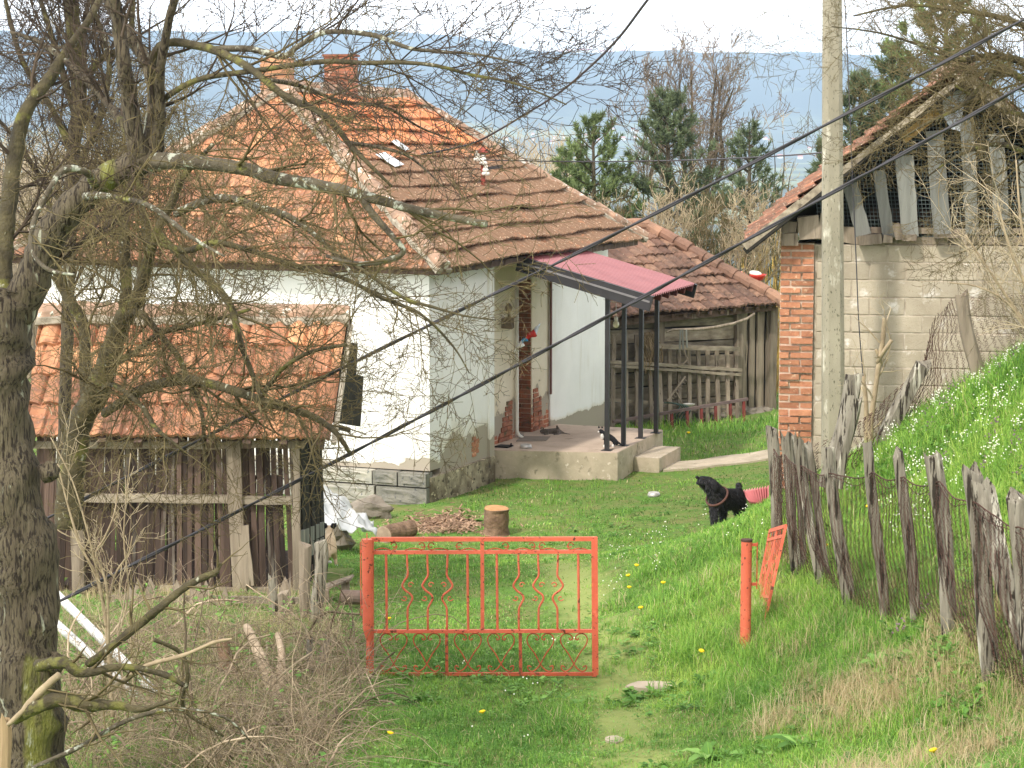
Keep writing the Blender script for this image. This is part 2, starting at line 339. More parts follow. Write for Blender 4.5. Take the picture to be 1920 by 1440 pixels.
def build_ground():
    ys = [-30, -20, -10, -4] + list(np.arange(0, 8, .8)) + list(np.arange(8, 46, .22))
    y = 46.; st = .25
    while y < 8000: ys.append(y); y += st; st = min(st * 1.06, 90)
    ys = np.array(ys); nu = 150; us = np.linspace(-1, 1, nu); us = np.sign(us) * (np.abs(us) ** 1.6)
    half = np.maximum(14 + ys * .02, ys * .62)
    X = us[None, :] * half[:, None]; Yg = np.repeat(ys[:, None], nu, 1)
    Z = ground_z(X.ravel(), Yg.ravel()); co = np.stack([X.ravel(), Yg.ravel(), Z], 1)
    m = len(ys); idx = np.arange(m * nu).reshape(m, nu)
    fc = np.stack([idx[:-1, :-1], idx[:-1, 1:], idx[1:, 1:], idx[1:, :-1]], -1).reshape(-1, 4)
    me = bpy.data.meshes.new('ground'); me.vertices.add(len(co)); me.vertices.foreach_set('co', co.ravel())
    me.loops.add(fc.size); me.loops.foreach_set('vertex_index', fc.ravel()); me.polygons.add(len(fc))
    me.polygons.foreach_set('loop_start', np.arange(0, fc.size, 4)); me.polygons.foreach_set('loop_total', np.full(len(fc), 4))
    me.polygons.foreach_set('use_smooth', np.ones(len(fc), bool)); me.update(calc_edges=True)
    t = NT('earth_and_turf')
    geo = t.n.new('ShaderNodeNewGeometry'); sp = t.n.new('ShaderNodeSeparateXYZ'); t.L(geo.outputs['Position'], sp.inputs[0])
    near = t.mix(t.rng(t.noise(2.2, 8), .4, .62), lin(96, 128, 58), lin(122, 124, 76))
    near = t.mix(t.rng(t.noise(13, 6), .5, .7), near, lin(76, 104, 46))
    dx_ = t.math('ABSOLUTE', t.math('SUBTRACT', sp.outputs[0], t.rng(sp.outputs[1], 19, 28, .85, .35)))      # the trodden track
    trk = t.rng(t.math('ADD', dx_, t.math('MULTIPLY', t.noise(3.5, 5), .5)), .36, .62, 1, 0); trk = t.math('MULTIPLY', trk, t.rng(sp.outputs[1], 24, 29, 1, 0))
    near = t.mix(trk, near, lin(138, 148, 86))
    f1 = t.mix(t.rng(t.noise(.0035, 8), .50, .60), lin(86, 92, 84), lin(134, 142, 104))       # woods and meadows across the valley
    f1 = t.mix(t.rng(t.noise(.012, 6), .56, .64), f1, lin(78, 84, 66))
    hi = t.rng(sp.outputs[2], -20, 40)
    f1 = t.mix(hi, f1, t.mix(t.rng(t.noise(.006, 8), .6, .68), lin(58, 64, 60), lin(96, 104, 84)))
    t.done(t.mix(t.rng(sp.outputs[1], 50, 90), near, f1), .95, .1)
    t.bump(t.noise(9, 6), .6, .05)
    me.materials.append(t.m); o = bpy.data.objects.new('ground', me); COL.objects.link(o); o['kind'] = 'structure'
build_ground()
# a very distant second ridge beyond the plateau
def far_ridge():
    m = MB(); n = 60; pts = []
    for i in range(n + 1):
        px = 1200 + 1100 * i / n; Y = 7900
        h = 108 - 12 * math.exp(-((px - 1490) / 60.) ** 2) - 5 * math.exp(-((px - 1640) / 90.) ** 2) + 4 * noise.noise(V(px * .02, 3, 0))
        pts.append((px, Y, h))
    for k, (px, Y, h) in enumerate(pts):
        a = P(px, h, Y); m.v += [(a.x * .92, Y * .92, 40), (a.x, a.y, a.z), (a.x * 1.03, Y * 1.03, 40)]
    for k in range(n):
        m.face([3 * k, 3 * k + 3, 3 * k + 4, 3 * k + 1]); m.face([3 * k + 1, 3 * k + 4, 3 * k + 5, 3 * k + 2])
    tag(m.build('hills', mk('far_forest', lin(80, 92, 70), lin(64, 78, 58), ns=.003, bump=0, tint=0), smooth=True), kind='structure')
far_ridge()
# air: a closed box of even haze round the whole place
def haze():
    m = MB(); m.box((0, 4150, 90), 12400, 8700, 420)
    h = bpy.data.materials.new('blue_air'); h.use_nodes = True; n = h.node_tree.nodes; n.clear()
    o = n.new('ShaderNodeOutputMaterial'); v = n.new('ShaderNodeVolumePrincipled')
    v.inputs['Color'].default_value = (.58, .77, 1.0, 1); v.inputs['Density'].default_value = HAZE; v.inputs['Anisotropy'].default_value = .15
    h.node_tree.links.new(v.outputs[0], o.inputs['Volume'])
    tag(m.build('haze', h), kind='stuff')
HAZE = 1.65e-4
haze()

# ------------------------------------------------------------------ roof tiles
def tile_slope(m, E0, E1, R0, R1, nc, p=.105, tw=.21, amp=.012, lift=.035, barrel=False, age=None, seed=0, sag=.035, spp=6):
    E0, E1, R0, R1 = map(Vector, (E0, E1, R0, R1)); a = (E1 - E0).normalized(); Ln = (E1 - E0).length
    n = a.cross((R0 - E0)).normalized()
    if n.z < 0: n = -n
    b = n.cross(a).normalized()
    if b.z < 0: b = -b
    B0 = (R0 - E0).dot(b); B1 = (R1 - E0).dot(b); B = (B0 + B1) / 2; r0 = (R0 - E0).dot(a); r1 = (R1 - E0).dot(a)
    st = p / spp
    for k in range(nc):
        b0 = B * k / nc; b1 = B * (k + 1) / nc + .03
        l0, l1 = r0 * b0 / B, r0 * min(b1, B) / B; q0 = Ln + (r1 - Ln) * b0 / B; q1 = Ln + (r1 - Ln) * min(b1, B) / B
        lo, hi = min(l0, l1), max(q0, q1); off = (k % 2) * tw * .5 if not barrel else 0
        js = range(int(math.floor(lo / st)), int(math.ceil(hi / st)) + 1); base = len(m.v); cnt = 0
        for j in js:
            x = j * st; ti = math.floor((x + off) / tw); r = random.Random(ti * 131 + k * 977 + seed)
            jl = r.uniform(-.006, .009); jb = r.uniform(-.012, .012)
            if barrel: h = amp * (abs(math.sin(PI * x / p)) ** .8); jb += -.05 if math.sin(PI * x / p * 1.0) ** 2 > .5 else .0
            else:
                ft = ((x + off) / tw) % 1.; h = amp * (.5 + .5 * math.cos(2 * PI * x / p)) - (amp * 1.1 if min(ft, 1 - ft) < .06 else 0.)
            sg = sag * noise.noise(V(x * .55 + seed, k * .23, 1.7)) + sag * .5 * noise.noise(V(x * 1.7, k * .9 + seed, 4.))
            bw = .03 * noise.noise(V(x * .8, k * 1.3, seed + 9.)) if k else .012 * noise.noise(V(x * 2, 0, seed))
            xb = min(max(x, l0), q0); xt = min(max(x, l1), q1)
            for (xx, bb, hh) in ((xb, b0 + jb + bw, -.012 + h * .9 + lift - .022), (xb, b0 + jb + bw, lift + h + jl), (xt, b1, .006 + h * .9 + jl * .3)):
                m.v.append(tuple(E0 + a * xx + b * bb + n * (hh + sg)))
            cnt += 1
        for c in range(cnt - 1):
            x = js[c] * st; ti = math.floor((x + st * .5 + off) / tw); r = random.Random(ti * 53 + k * 211 + seed * 7)
            m.tint = r.random(); m.age = (age(x / Ln, b0 / B) if age else .3) + r.uniform(-.15, .15)
            i = base + 3 * c
            m.face([i, i + 3, i + 4, i + 1]); m.face([i + 1, i + 4, i + 5, i + 2])
def caps(m, p0, p1, r=.11, ln=.38, jit=.02, mort=None):
    p0 = Vector(p0); p1 = Vector(p1); d = p1 - p0; n = max(1, int(d.length / (ln * .86))); dn = d.normalized()
    for i in range(n):
        a = p0 + d * (i / n) - dn * .03; b = p0 + d * ((i + 1) / n) + dn * .02; m.tint = rnd.random()
        a = a + V(rnd.uniform(-jit, jit), 0, rnd.uniform(-jit, jit)); b = b + V(0, 0, rnd.uniform(-jit, jit) * .5)
        m.tube([a, a.lerp(b, .5) + V(0, 0, .008), b], [r * 1.08, r, r * .88], 10, rough=.05)
        if mort:
            s = dn.cross(V(0, 0, 1)).normalized()
            for sg in (-1, 1): mort.tube([a + s * sg * r * .8 - V(0, 0, .05), b + s * sg * r * .8 - V(0, 0, .05)], [r * .5, r * .45], 6, rough=.5)

def blob(m, c, rx, ry, rz, n=10, rough=.25, seed=0, flat=0.):
    c = Vector(c); rows = max(5, n // 2 + 2); vs = []
    for i in range(rows + 1):
        th = PI * i / rows
        for k in range(n):
            ph = 2 * PI * k / n; d = V(math.sin(th) * math.cos(ph), math.sin(th) * math.sin(ph), math.cos(th))
            f = 1 + rough * noise.noise(d * 1.6 + V(seed * 3.1, seed, 0)) * 1.5
            q = V(d.x * rx * f, d.y * ry * f, d.z * rz * f)
            if flat: q.z = max(q.z, -rz * flat)
            vs.append(c + q)
    fs = [(i * n + k, (i + 1) * n + k, (i + 1) * n + (k + 1) % n, i * n + (k + 1) % n) for i in range(rows) for k in range(n)]
    m.add(vs, fs)
def brickwork(m, o, right, depth, W, D, z0, z1, bh=.078, bl=.26, gap=.012, jit=.004, seed=0):
    """courses of bricks round a rectangular pillar W x D"""
    r = random.Random(seed); o = Vector(o); nrow = max(1, int(round((z1 - z0) / bh))); bh = (z1 - z0) / nrow
    for k in range(nrow):
        z = z0 + (k + .5) * bh; x = 0. if k % 2 == 0 else -bl * .5
        while x < W - .01:
            xa = max(0, x); xb = min(W, x + bl)
            if W - xb < .05: xb = W
            if xb - xa > .03:
                m.tint = r.random(); dj = r.uniform(-jit, jit * 2)
                c = o + right * ((xa + xb) / 2) + depth * (D / 2 - dj) + V(0, 0, z - o.z)
                m.box(c, xb - xa - gap, D, bh - gap * r.uniform(.7, 1.5), right, depth, jit=.003)
            if xb == W: break
            x += bl

# ------------------------------------------------------------------ farmhouse
A22 = math.radians(22.5); U = V(math.sin(A22), math.cos(A22), 0); W_ = V(-math.cos(A22), math.sin(A22), 0)
CE = P(830, 506, 31.6); ZE = CE.z; LU, LV = 8.72, 7.46
def H(s, t, z): return V(CE.x, CE.y, 0) + U * s + W_ * t + V(0, 0, z)
ZR = P(535, 168, 35.1).z
NS = -W_                                   # outward normal of the side wall
house = empty('farmhouse', H(4, 3.7, YARD), 'old whitewashed farmhouse with hipped terracotta roof, two chimneys and a concrete porch', 'house')
def plaster(name, z0, pk, brick=False, warm=0.):
    t = NT(name); sp = t.n.new('ShaderNodeSeparateXYZ'); t.L(t.tc, sp.inputs[0]); z = sp.outputs[2]
    base = t.mix(t.rng(t.noise(1.2, 6), .35, .7), lin(244, 242, 238) if not warm else lin(236, 226, 208), lin(232, 230, 226) if not warm else lin(220, 208, 188))
    st = t.noise(7, 6, t.map((1, 1, .12))); base = t.mix(t.rng(st, .56, .78, 0, .45), base, lin(196, 186, 164))
    low = t.rng(z, z0, z0 + pk, 1, 0); nn = t.noise(2.1, 7, rough=.62)
    msk = t.math('ADD', t.math('MULTIPLY', low, .5), t.math('MULTIPLY', nn, .7))
    dirt = t.rng(msk, .52, .75, 0, .8); base = t.mix(dirt, base, lin(204, 190, 160))
    base = t.mix(t.rng(msk, .655, .665), base, lin(168, 158, 142))
    if brick:
        bk = t.n.new('ShaderNodeTexBrick'); bk.inputs['Scale'].default_value = 1; bk.inputs['Brick Width'].default_value = .26; bk.inputs['Row Height'].default_value = .08
        bk.inputs['Mortar Size'].default_value = .008; bk.inputs['Color1'].default_value = lin(178, 112, 84); bk.inputs['Color2'].default_value = lin(148, 92, 70); bk.inputs['Mortar'].default_value = lin(196, 168, 146)
        cm = t.n.new('ShaderNodeCombineXYZ'); t.L(t.math('ADD', sp.outputs[1], 0.), cm.inputs[0]); t.L(z, cm.inputs[1]); t.L(cm.outputs[0], bk.inputs[0])
        base = t.mix(t.rng(msk, .80, .812), base, bk.outputs[0])
    base = t.mix(t.rng(t.noise(40, 3), .72, .76, 0, .7), base, lin(150, 138, 120))
    t.bump(t.math('SUBTRACT', t.math('MULTIPLY', t.noise(30, 5), .2), t.rng(msk, .65, .67)), .5, .012)
    return t.done(base, .9, .15)
PLZ = P(795, 886, 32.05).z                  # top of the stone plinth
ZT = ZE + .12
oz = house.location.z
def wall_box(m, a, b, z0, z1, th, inward):
    m.add([a.xy.to_3d() + V(0, 0, z0), b.xy.to_3d() + V(0, 0, z0), b.xy.to_3d() + V(0, 0, z1), a.xy.to_3d() + V(0, 0, z1)] +
          [(p.xy.to_3d() + inward * th + V(0, 0, z)) for p, z in ((a, z0), (b, z0), (b, z1), (a, z1))],
          [(0, 1, 2, 3), (5, 4, 7, 6), (1, 5, 6, 2), (4, 0, 3, 7), (3, 2, 6, 7), (0, 4, 5, 1)])
def s_at(px, t):
    o = H(0, t, 0); h = on_plane(px, 700, o, NS); return (h - o).dot(U)
OV = .42
sA = s_at(922, OV); TB = OV + .30; sB0 = s_at(920, TB) ; sd0 = s_at(966, TB); sd1 = s_at(997, TB); sB1 = s_at(1136, TB)
HU = sB1
mA = MB(); wall_box(mA, H(OV, LV - OV, 0), H(OV, OV, 0), PLZ, ZT, .4, U)
wall_front = mA.build('front_wall', plaster('whitewash_front', PLZ - oz, .22), house)
pil = MB(); wall_box(pil, H(OV - .03, OV + .46, 0), H(OV - .03, OV - .03, 0), PLZ + .01, ZT, .03, U)
wall_box(pil, H(OV - .028, OV - .03, 0), H(OV + .25, OV - .03, 0), PLZ + .012, ZT, .028, W_)
child(pil, 'corner_pilaster', plaster('whitewash_pilaster', PLZ - oz, .4), wall_front)
mS = MB(); wall_box(mS, H(OV + .4, OV, 0), H(sA, OV, 0), PLZ - .1, ZT, .4, W_)
wall_side = mS.build('side_wall', plaster('whitewash_side', PLZ - oz, .95), house)
pp = MB(); wall_box(pp, H(sA - .16, OV - .04, 0), H(sA + .01, OV - .04, 0), YARD + .35, ZT, .04, W_)
child(pp, 'pilaster', plaster('whitewash_strip', PLZ - oz, .6), wall_side)
SZ = P(1158, 849, 34.3).z                   # porch floor
mB = MB(); DT = P(966, 530, 35.6).z
wall_box(mB, H(sA - .3, TB, 0), H(sd0, TB, 0), SZ - .3, ZT, .32, W_)
wall_box(mB, H(sd1, TB, 0), H(s_at(1029, TB), TB, 0), SZ - .3, ZT, .32, W_)
wall_box(mB, H(sd0, TB, 0), H(sd1, TB, 0), DT, ZT, .32, W_)
mB.build('porch_wall', plaster('cream_plaster', SZ - oz + .02, 1.5, True, 1.), house)
mC = MB(); wall_box(mC, H(s_at(1029, TB), TB - .03, 0), H(sB1, TB - .03, 0), YARD - .1, ZT, .35, W_)
mC.build('rear_wall', plaster('whitewash_rear', SZ - oz, .24), house)
bk = MB(); wall_box(bk, H(sB1 - .3, LV - OV, 0), H(sB1 - .3, TB, 0), YARD - .2, ZT, .3, U); wall_box(bk, H(OV + .4, LV - OV - .3, 0), H(sB1 - .3, LV - OV - .3, 0), YARD - .2, ZT, .3, W_)
bk.build('back_wall', plaster('whitewash_back', PLZ - oz, .5), house)
# door reveal in brick, dark doorway behind
rv = MB(); core = MB()
brickwork(rv, H(sd1 - .02, TB + .30, SZ), -W_, U, .29, .12, SZ, DT - .02, .08, .25, .010, .004, 3)
core.box(H(sd1 + .052, TB + .16, (SZ + DT) / 2), .27, .12, DT - SZ - .03, W_, U)
jb = rv.build('door_reveal', M['brick_old'], house); child(core, 'mortar', M['mortar'], jb)
dl = MB(); dl.box(H((sd0 + sd1) / 2, TB + .36, (SZ + DT) / 2), sd1 - sd0 + .3, .05, DT - SZ, U, W_)
dl.build('door', mk('brown_door', lin(92, 74, 58), lin(64, 50, 40), bump=.3), house)
pipe = MB(); q = H(sd0 - .02, TB - .04, 0)
pipe.tube([q + V(0, 0, DT - .08), q + V(0, 0, SZ + .12), q + V(0, 0, SZ + .05) + NS * .03, q + V(-.02, 0, SZ + .01) + NS * .12], .028, 10)
pipe.build('drain_pipe', M['white'], house, smooth=True)
q = H(s_at(1029, TB) - .02, TB - .045, 0); st = MB(); st.bar(q + V(0, 0, SZ + .55), q + V(0, 0, ZT - .05), .035, .03, U)
st.build('maroon_conduit', mk('maroon_paint', lin(128, 92, 88), lin(104, 74, 70), bump=0), house)
# brick shown where plaster fell: low and beside the door
for (pa, pb, zt, sd) in ((930, 959, .62, 5), (999, 1018, .78, 6)):
    bp = MB()
    a, b = s_at(pa, TB), s_at(pb, TB); n = 9
    for k in range(n):
        z = SZ + .04 + k * .08
        if z > SZ + zt: break
        fr = k / (zt / .08); x0 = a + (b - a) * (fr * .7 + rnd.uniform(0, .12)) if pa < 980 else a; x1 = b if pa < 980 else b - (b - a) * (fr ** 2 * .6 + rnd.uniform(0, .15)); x = x0
        while x < x1 - .06:
            ln = min(.24 * rnd.uniform(.8, 1), x1 - x); bp.tint = rnd.random()
            bp.box(H(x + ln / 2, TB - .006, z), ln - .014, .03, .066, U, W_, jit=.006); x += ln
    bp.build('bare_brick', M['brick_old'], house)
# chipped hole by the corner
hb = MB()
for k in range(7):
    c = on_plane(890 + rnd.uniform(-3, 3), 822 + k * 5, H(0, OV - .004, 0), NS); hb.tint = rnd.random(); hb.box(c, .13 + .1 * math.sin(k * .5), .02, .055, U, W_, jit=.01)
hb.build('exposed_brick', M['brick'], house)
# stone plinth
pl = MB(); sm = random.Random(4)
def course(z0, z1, t0, t1, wid, S=None):
    t = t0
    while t < t1 - .05:
        w2 = min(sm.uniform(*wid), t1 - t)
        if t1 - t - w2 < .2: w2 = t1 - t
        pl.tint = sm.random(); c = H(OV - .05 + sm.uniform(-.02, .02), t + w2 / 2, (z0 + z1) / 2)
        mbx = MB(); mbx.box(c, w2 - .025, .24, z1 - z0 - .02, W_, U)
        # rough faced block
        n = 5; vs = []
        for i in range(n + 1):
            for j in range(n + 1):
                fx, fz = i / n - .5, j / n - .5; e = max(abs(fx), abs(fz)) * 2
                d = -.03 * max(0, (e - .8) / .2) + .022 * noise.noise(V(t * 3 + fx * 5, z0 * 9 + fz * 5, 2.)) + .012
                vs.append(c + W_ * (fx * (w2 - .02)) + V(0, 0, fz * (z1 - z0 - .015)) - U * (.12 + d))
        pl.add(vs, [(i * (n + 1) + j, (i + 1) * (n + 1) + j, (i + 1) * (n + 1) + j + 1, i * (n + 1) + j + 1) for i in range(n) for j in range(n)])
        pl.v += mbx.v; b = len(pl.v) - 8
        for f in mbx.f: pl.face([b + i for i in f])
        t += w2
course(PLZ - .22, PLZ - .005, OV - .04, LV - OV, (.3, 1.0)); course(YARD - .05, PLZ - .225, OV - .04, LV - OV, (.5, 1.2)); course(YARD - .4, YARD - .05, OV - .04, LV - OV, (.5, 1.2))
pl.build('stone_plinth', M['stone'], house)
ps = MB(); wall_box(ps, H(OV - .04, OV - .05, 0), H(sA + .02, OV - .05, 0), YARD - .3, PLZ - .09, .2, W_)
t = NT('render_plinth'); c = t.mix(t.rng(t.noise(3, 8), .4, .6), lin(178, 166, 142), lin(116, 104, 88)); c = t.mix(t.rng(t.noise(9, 6), .56, .62), c, lin(88, 80, 68)); c = t.mix(t.rng(t.noise(6, 6, t.map((1, 1, 2))), .6, .66), c, lin(214, 200, 170))
t.bump(t.noise(20, 6), .8, .02); ps.build('side_plinth', t.done(c, .95, .1), house)

# roof
a1 = (LV / 2, 2.25, ZR); RF = H(2.28, LV / 2, ZR); RB = H(6.55, LV / 2 - .05, P(750, 184, 39.3).z)
c00, c01, c10, c11 = H(0, 0, ZE), H(0, LV, ZE), H(LU, 0, ZE), H(LU, LV, ZE)
rf = MB(); tile_slope(rf, c01, c00, RF, RF, 12, age=lambda x, y: .55 - .45 * y, seed=1, amp=.022, spp=8, sag=.045)
roof = rf.build('roof', M['tile_front'], house)
rs = MB(); tile_slope(rs, c00, c10, RF, RB, 12, age=lambda x, y: 1.0 if y < .56 else (.55 if y < .66 else .0) , seed=2, sag=.06, lift=.06, amp=.024)
tile_slope(rs, c11, c01, RB, RF, 8, seed=3, spp=3); tile_slope(rs, c10, c11, RB, RB, 8, seed=4, spp=3)
child(rs, 'side_tiles', M['tile_side'], roof)
rc = MB(); mo = MB()
for p0, p1 in ((c00, RF), (RF, RB), (RB, c10), (RF, c01), (RB, c11)):
    caps(rc, Vector(p0) + V(0, 0, .05), Vector(p1) + V(0, 0, .05), .105, .36, .02, mo)
child(rc, 'ridge_caps', M['ridge'], roof); child(mo, 'ridge_mortar', mk('lichen_mortar', lin(178, 168, 150), lin(112, 104, 88), ns=14, bump=.9, bs=30), roof)
ev = MB()
ev.bar(H(.12, .1, ZE - .04), H(.12, LV - .1, ZE - .04), .09, .03, V(0, 0, 1)); ev.bar(H(.1, .12, ZE - .04), H(LU - .1, .12, ZE - .04), .09, .03, V(0, 0, 1))
for i in range(15):
    ev.bar(H(.5, .3 + i * .48, ZE + .03), H(.1, .3 + i * .48, ZE - .05), .07, .09, W_); ev.bar(H(.4 + i * .54, .6, ZE + .03), H(.4 + i * .54, .1, ZE - .05), .07, .09, U)
child(ev, 'eave_boards', M['wood_dark'], roof)
sf = MB(); sf.slab([H(.1, .1, ZE + .0), H(LU - .1, .1, ZE + .0), H(LU - .1, LV - .1, ZE + .0), H(.1, LV - .1, ZE + .0)], .02); child(sf, 'soffit', M['wood_dark'], roof)
# glass tiles
n_side = (c10 - c00).cross(RF - c00).normalized(); n_side = n_side if n_side.z > 0 else -n_side
for qd in (((704, 290), (722, 286), (757, 309), (741, 313)), ((733, 266), (742, 262), (768, 280), (760, 283))):
    gl = MB(); q4 = [on_plane(x, y, c00 + n_side * .085, n_side) for x, y in qd]; gl.slab(q4, .01)
    child(gl, 'glass_tile', bpy.data.materials.get('pale_glass') or mk('pale_glass', lin(232, 236, 240), lin(214, 220, 226), rough=.12, bump=.1, tint=0, spec=.8, spots=((lin(150, 140, 130), 8, .6, .05),)), roof)
# chimneys
def chimney(pxl, pxr, ytop, Y, broken, seed):
    a = P(pxl, ytop, Y); b = P(pxr, ytop, Y); Wd = (b.x - a.x) * .92; z1 = a.z; z0 = ZR - .35
    dx, dy = V(math.cos(.39), -math.sin(.39), 0), V(math.sin(.39), math.cos(.39), 0)
    dx, dy = V(math.cos(.1), -math.sin(.1), 0), V(math.sin(.1), math.cos(.1), 0)
    m = MB(); o = V(a.x, Y, z0); brickwork(m, o, dx, dy, Wd, .48, z0, z1, .085, .24, .012, .008, seed)
    if broken:
        for i in range(3): m.tint = rnd.random(); m.box(o + dx * (.1 + .07 * i) + dy * .15 + V(0, 0, z1 - z0 + .03 + (.05 if i == 0 else 0)), .17, .1, .08, dx, dy, jit=.02)
    else:
        m.tint = .1; m.box(o + dx * Wd / 2 + dy * .24 + V(0, 0, z1 - z0 + .02), Wd + .05, .52, .045, dx, dy, jit=.01)
    ch = child(m, 'chimney', M['brick'] if broken else M['brick_old'], roof) if False else m.build('chimney', mk('chimney_brick', lin(196, 146, 108), lin(158, 112, 84), ns=9, bump=.8, bs=35, tint=.22) if broken else M['brick_old'], house)
    c = MB(); c.box(o + dx * Wd / 2 + dy * .25 + V(0, 0, (z1 - z0) / 2 - .02), Wd - .03, .46, z1 - z0 - .03, dx, dy); child(c, 'chimney_mortar', M['mortar'], ch)
chimney(487, 547, 108, 35.4, True, 5); chimney(607, 668, 106, 36.8, False, 9)

# service mast with insulators on the side slope
mb = on_plane(906, 358, c00, n_side); sc = 36.0 / 4200
mast = MB(); mast.tube([mb - V(0, 0, .1), mb + V(0, 0, .62)], .035, 10); mast.lathe(mb + V(0, 0, .62), [(.02, -.02), (.13, 0), (.125, .015), (.01, .1)], 12)
mast.lathe(mb, [(.12, -.03), (.1, .03), (.05, .07)], 12)
ms = mast.build('service_mast', mk('oxide_red_pipe', lin(158, 74, 62), lin(110, 62, 52), bump=.2), house)
ins = MB()
for (dx, dz) in ((.04, .27), (.0, .44), (-.09, .50)):
    for k, (r, h) in enumerate(((.065, 0), (.05, .06), (.035, .11))): ins.lathe(mb + V(dx, -.05, dz + h), [(r * .6, -.02), (r, -.01), (r, .025), (r * .6, .045)], 12)
child(ins, 'insulators', M['white'], ms, smooth=True)
wr = MB(); wr.tube([mb + V(.02 + .1 * math.cos(a) - .12, -.04, .25 + .12 * math.sin(a)) for a in np.linspace(1.2, 5.5, 12)], .006, 5); wr.tube([mb + V(-.1, -.03, .52), mb + V(-.03, -.03, .62), mb + V(.02, -.02, .64)], .008, 5)
wr.bar(mb + V(.03, 0, .36), mb + V(.32, .0, .4), .05, .06, V(0, 0, 1)); child(wr, 'bracket', M['steel'], ms)

# porch slab and step
sl = MB(); f0, f1, f2 = P(921, 846, 34.5), P(1158, 849, 34.3), P(1243, 814, 36.9)
f3 = f2 + W_ * 3.2; f0b = V(f0.x - .25, f0.y + .1, 0)
sl.prism([(f0b.x, f0b.y), (f1.x, f1.y), (f2.x, f2.y), (f3.x, f3.y)], YARD - .3, SZ - .004); slab = sl.build('porch_slab', M['concrete'], house)
tp = MB(); tp.prism([(f0b.x, f0b.y + .012), (f1.x - .01, f1.y + .01), (f2.x - .012, f2.y), (f3.x, f3.y)], SZ - .004, SZ + .004); child(tp, 'porch_floor', M['slabtop'], slab)
stp = MB(); dU = (f2 - f1).xy.to_3d().normalized(); dR = V(dU.y, -dU.x, 0)
c0 = f1 + (f2 - f1) * .34; c0.z = 0; z = SZ - .2
q4 = [c0 + dR * .01, c0 + dR * .42, c0 + dR * .42 + dU * 1.35, c0 + dR * .01 + dU * 1.35]
stp.prism([(p.x, p.y) for p in q4], YARD - .2, z); child(stp, 'step', M['concrete'], slab)

# porch canopy
KA, KB = P(988, 486, 34.7), P(1222, 557, 33.9); DU = dU
KD, KC = KA + DU * 2.75, KB + DU * 2.7; KC.z -= .0
n_can = (KB - KA).cross(DU).normalized(); n_can = n_can if n_can.z > 0 else -n_can
cs = MB(); nr = 20; dn = (KB - KA); pr = [0, 0, 1, 1]
for side in range(1):
    vs = []; K = nr * 6
    for i in range(K + 1):
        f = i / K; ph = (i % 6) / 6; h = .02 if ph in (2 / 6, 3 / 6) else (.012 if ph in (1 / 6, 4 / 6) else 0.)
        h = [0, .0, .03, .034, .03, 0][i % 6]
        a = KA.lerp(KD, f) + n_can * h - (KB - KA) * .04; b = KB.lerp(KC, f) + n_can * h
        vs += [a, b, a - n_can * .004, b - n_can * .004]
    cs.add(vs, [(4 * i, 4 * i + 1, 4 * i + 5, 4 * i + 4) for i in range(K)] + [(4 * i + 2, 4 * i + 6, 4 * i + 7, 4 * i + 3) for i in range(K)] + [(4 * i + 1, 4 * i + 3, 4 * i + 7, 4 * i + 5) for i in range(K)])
cs.t = [(1. if i % 6 in (2, 3) else (.15 if i % 6 == 5 else .45)) for i in range(K)] + cs.t[K:]  # rib crests tinted lighter, trough strip darker: sunlit contrast painted into the colour
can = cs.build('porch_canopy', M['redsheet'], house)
up = n_can
def fascia(a, b, sgn):
    fa = MB()
    d = (b - a)
    a = a - d * .06; b = b + d.normalized() * .03
    fa.bar(a - up * .10, b - up * .10, .235, .03, up)
    fa.bar(a + up * .012 + DU * .03 * sgn, b + up * .012 + DU * .03 * sgn, .10, .012, DU)
    child(fa, 'fascia', M['steel'], can)
fascia(KA - DU * .03, KB - DU * .03, 1); fascia(KD + DU * .03, KC + DU * .03, -1)
fh = MB(); d = KB - KA; fh.bar(KA - d * .06 - DU * .052 - up * .075, KB - DU * .052 - up * .075, .03, .01, up); child(fh, 'fascia_strip', M['steel_hi'], can)
bm = MB(); px_posts = ((1138, 845), (1169, 836), (1201, 822), (1230, 812))
for i in range(6): f = .04 + i * .184; bm.bar(KA.lerp(KD, f) - up * .06, KB.lerp(KC, f) - up * .06, .05, .09, DU)
pts = [P(px, py, 34.5 + (SZ - P(px, py, 34.5).z) * -9.) for px, py in px_posts]
pts = [on_plane(px, py, V(0, 0, SZ), V(0, 0, 1)) for px, py in px_posts]
def can_z(p):
    return KA.z - .1 - ((p - KA).x * n_can.x + (p - KA).y * n_can.y) / n_can.z
p0, p3 = pts[0] - DU * .25, pts[3] + DU * .3
bm.bar(V(p0.x, p0.y, can_z(p0) - .06), V(p3.x, p3.y, can_z(p3) - .06), .09, .1, V(0, 0, 1))
child(bm, 'rafters', mk('red_brown_timber', lin(104, 50, 44), lin(78, 40, 36), bump=.3), can)
for p in pts:
    m = MB(); zt = can_z(p) - .1
    m.bar(V(p.x, p.y, SZ), V(p.x, p.y, zt), .066, .066, dR); m.box((p.x, p.y, SZ + .006), .16, .16, .008, dR, DU); child(m, 'canopy_post', M['steel'], can)
# bracket lamp box on the wall, ribbon
c = on_plane(943, 606, H(0, TB, 0), NS)
lb = MB(); lb.box(c + NS * .09 + V(0, 0, .0), .16, .16, .16, U, W_, jit=.01); lb.bar(c + V(0, 0, .08) + NS * .02, c + NS * .2 + V(0, 0, .1), .16, .02, U); lb.bar(c + NS * .1 + V(0, 0, .1), c + NS * .1 + V(0, 0, .28), .03, .03, U); lb.lathe(c + NS * .1 + V(0, 0, .2), [(.05, 0), (.06, .06), (.02, .12)], 10)
lb.build('wall_box', mk('old_meter_box', lin(132, 116, 96), lin(96, 82, 68), bump=.4), house)

